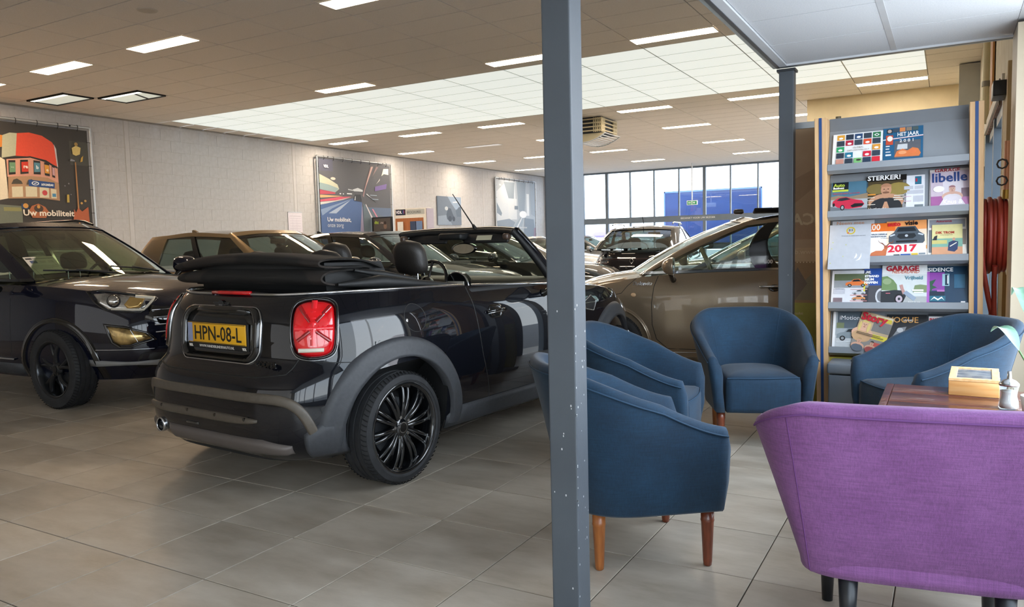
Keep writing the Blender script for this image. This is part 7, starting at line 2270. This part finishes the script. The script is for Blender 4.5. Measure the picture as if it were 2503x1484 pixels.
it3 = [('a9b3bd', R(0, 0, 1, 1)), ('c4ccd4', [(.0, .2), (0, .8), (.2, .95), (.45, .95), (.5, .4)]), ('8794a0', [(.18, .97), (.45, .97), (.42, .62), (.30, .68)]), ('c9d0d6', R(.28, .35, .50, .70)), ('8a98a6', [(.5, 1), (.75, 1), (.70, .45), (.55, .5)]), ('dde2e6', R(.76, .42, .83, .80)), ('9aa6b2', [(.85, 1), (1, 1), (1, .4), (.88, .45)]), ('7c8b9a', [(0, .62), (.12, .45), (.10, .40), (0, .45)]),
       ('8492a2', [(.02, .0), (.0, .32), (.3, .36), (.45, .30), (.3, .1)]), ('98a6b4', [(.15, 0), (.62, .42), (.70, .42), (.52, 0)]), ('d4dae0', [(.30, .0), (.63, .40), (.65, .40), (.36, 0)]), ('7f8d9c', [(.66, .0), (.70, .38), (.95, .36), (1, .0)]), ('6f7d8c', R(.44, .52, .53, .58)), ('e6eaee', EL(.66, .44, .1, .06)), ('8f7f90', [(.93, 0), (.95, .2), (1, .22), (1, 0)])]
wall_banner('pale washed-out street banner nearest the window wall', 22.88, 3.12, 1.4, 2.33, 'a9b3bd', it3,
            [('VDL', .06, .90, .09, 'e4e8ee', dict(bold=.003)), ('Uw mobiliteit', .56, .20, .11, 'eceff2', {})])
# canvas picture
t = empty('canvas_picture', (XL + .03, 19.04, 1.96)); tag(t, 'blue-grey canvas print of a motorcyclist hanging between two banners', 'picture')
MB().box(-.02, .02, 0, 1.44, 0, .98).build('canvas', pal('6f7d8f', .7), t, bevel=.004)
art('canvas_print', [('6c7a8c', R(0, 0, 1, 1)), ('8797ab', [(0, .3), (.4, .36), (.6, 0), (0, 0)]), ('8fa3bc', [(.42, 1), (1, 1), (1, .6), (.75, .55), (.55, .8)]), ('5d6c7e', [(.75, .5), (.9, .65), (1, .66), (1, .3), (.8, .3)]), ('4c596a', [(.35, .35), (.42, .6), (.55, .58), (.62, .4), (.7, .25), (.5, .15), (.38, .2)]), ('b4bec8', EL(.36, .58, .07, .07)), ('c2ccd8', [(.62, .82), (.85, .86), (.85, .8), (.65, .78)]), ('3e4a5a', EL(.50, .22, .08, .1)), ('3e4a5a', EL(.66, .22, .06, .09))],
    frame((.0215, 0, 0), (0, 1, 0), (0, 0, 1), (1, 0, 0)), t, 1.44, .98, rough=.6)
# price list on the wall
t = empty('wall_paper', (XL + .012, 12.27, 1.55)); tag(t, 'white printed sheet hanging on the block wall left of the middle banner', 'paper')
MB().box(0, .004, 0, .50, 0, .68).build('sheet', pal('e4e0ea', .6), t)
art('sheet_print', [('b9b4c2', R(.1, .86, .9, .875))] + [('c9c4d4', R(.1, .78 - .1 * k, .9, .79 - .1 * k)) for k in range(8)] + [('c9c4d4', R(.3, .05, .31, .8)), ('c9c4d4', R(.6, .05, .61, .8))], frame((.0045, 0, 0), (0, 1, 0), (0, 0, 1), (1, 0, 0)), t, .50, .68, rough=.6)
MB().box(.0, .012, .0, .50, .68, .70).build('clip_rail', M_ALU, t)
# brochure stand
t = empty('brochure_stand', (-9.22, 15.5, 0)); tag(t, 'white brochure stand with wood panel and lettered top, beyond the middle banner', 'stand')
MB().box(0, 1.13, 0, .30, 0, 2.36).build('frame', mat('stand_white', 'e6e2da', rough=.5), t, bevel=.006)
MB().box(1.14, 1.17, .02, .34, 0, 2.34).build('side_panel', mat('stand_mauve', 'b4adbd', rough=.5), t)
F = frame((0, -.001, 0), (1, 0, 0), (0, 0, 1), (0, -1, 0))
art('stand_print', [('b9bcb8', R(.40, .925, .97, .985)), ('1c1f30', R(.05, .92, .37, .99))], F, t, 1.13, 2.36)
text('stand_text', 'VDL', .115, pal('f0f0f4'), t, F @ Matrix.Translation((.07, 2.22, .003)), bold=.006, shear=.1)
for k, c in enumerate(('4a78c8', 'c0506c')): MB().box(.32 + k * .035, .34 + k * .035, -.004, -.002, 2.21, 2.31).build('logo_bar', pal(c), t)
text('stand_text', 'BROCHURES', .095, pal('4a4c50'), t, F @ Matrix.Translation((.455, 2.215, .003)), sx_=.95)
MB().box(.05, 1.05, -.012, -.002, 1.0, 2.08).build('wood_panel', mat('stand_wood', 'b9764a', rough=.45, col2='a3623a', scale=3, stretch=(14, 1, 1)), t)
for i in range(1, 3): MB().box(.08, 1.02, -.10, -.01, 1.98 - i * .28, 2.0 - i * .28).build('ledge', mat('stand_white'), t)
for k, (x, c) in enumerate(((.16, 'e8e6e2'), (.62, '3c4a66'), (.84, '6c86b0'))):
    q = empty('leaflet_pack', (-9.22 + x, 15.44, 1.72)); tag(q, ('white', 'dark blue', 'light blue')[k] + ' brochure in the wood-backed brochure stand', 'brochure', 'brochures in the far stand')
    MB().box(0, .20, -.01, .01, 0, .26).build('brochure', pal(c), q)
# small screen stand beside it
t = empty('info_screen', (-10.05, 15.5, 0)); tag(t, 'dark information panel with green lettering left of the brochure stand', 'panel')
MB().bbox((.38, 0, 1.92), (.76, .05, .46), .01).build('panel', mat('dark_plastic'), t)
F = frame((.04, -.027, 1.71), (1, 0, 0), (0, 0, 1), (0, -1, 0))
art('panel_print', [('5a544e', R(.03, .04, .97, .96)), ('8a7060', EL(.68, .38, .09, .2)), ('3a2c28', EL(.68, .62, .06, .12)), ('4a4440', R(.4, .04, .97, .2))], F, t, .68, .42)
text('panel_text', 'dtc', .13, pal('b4d04c'), t, F @ Matrix.Translation((.06, .24, .004)), bold=.003)
text('panel_text', '.nu', .11, pal('d8c4c0'), t, F @ Matrix.Translation((.27, .24, .004)))
MB().cyl((.34, 0, 0), (.34, 0, 1.7), .03, n=10).cyl((.34, 0, 0), (.34, 0, .02), .2, n=20).build('foot', M_ALU, t)
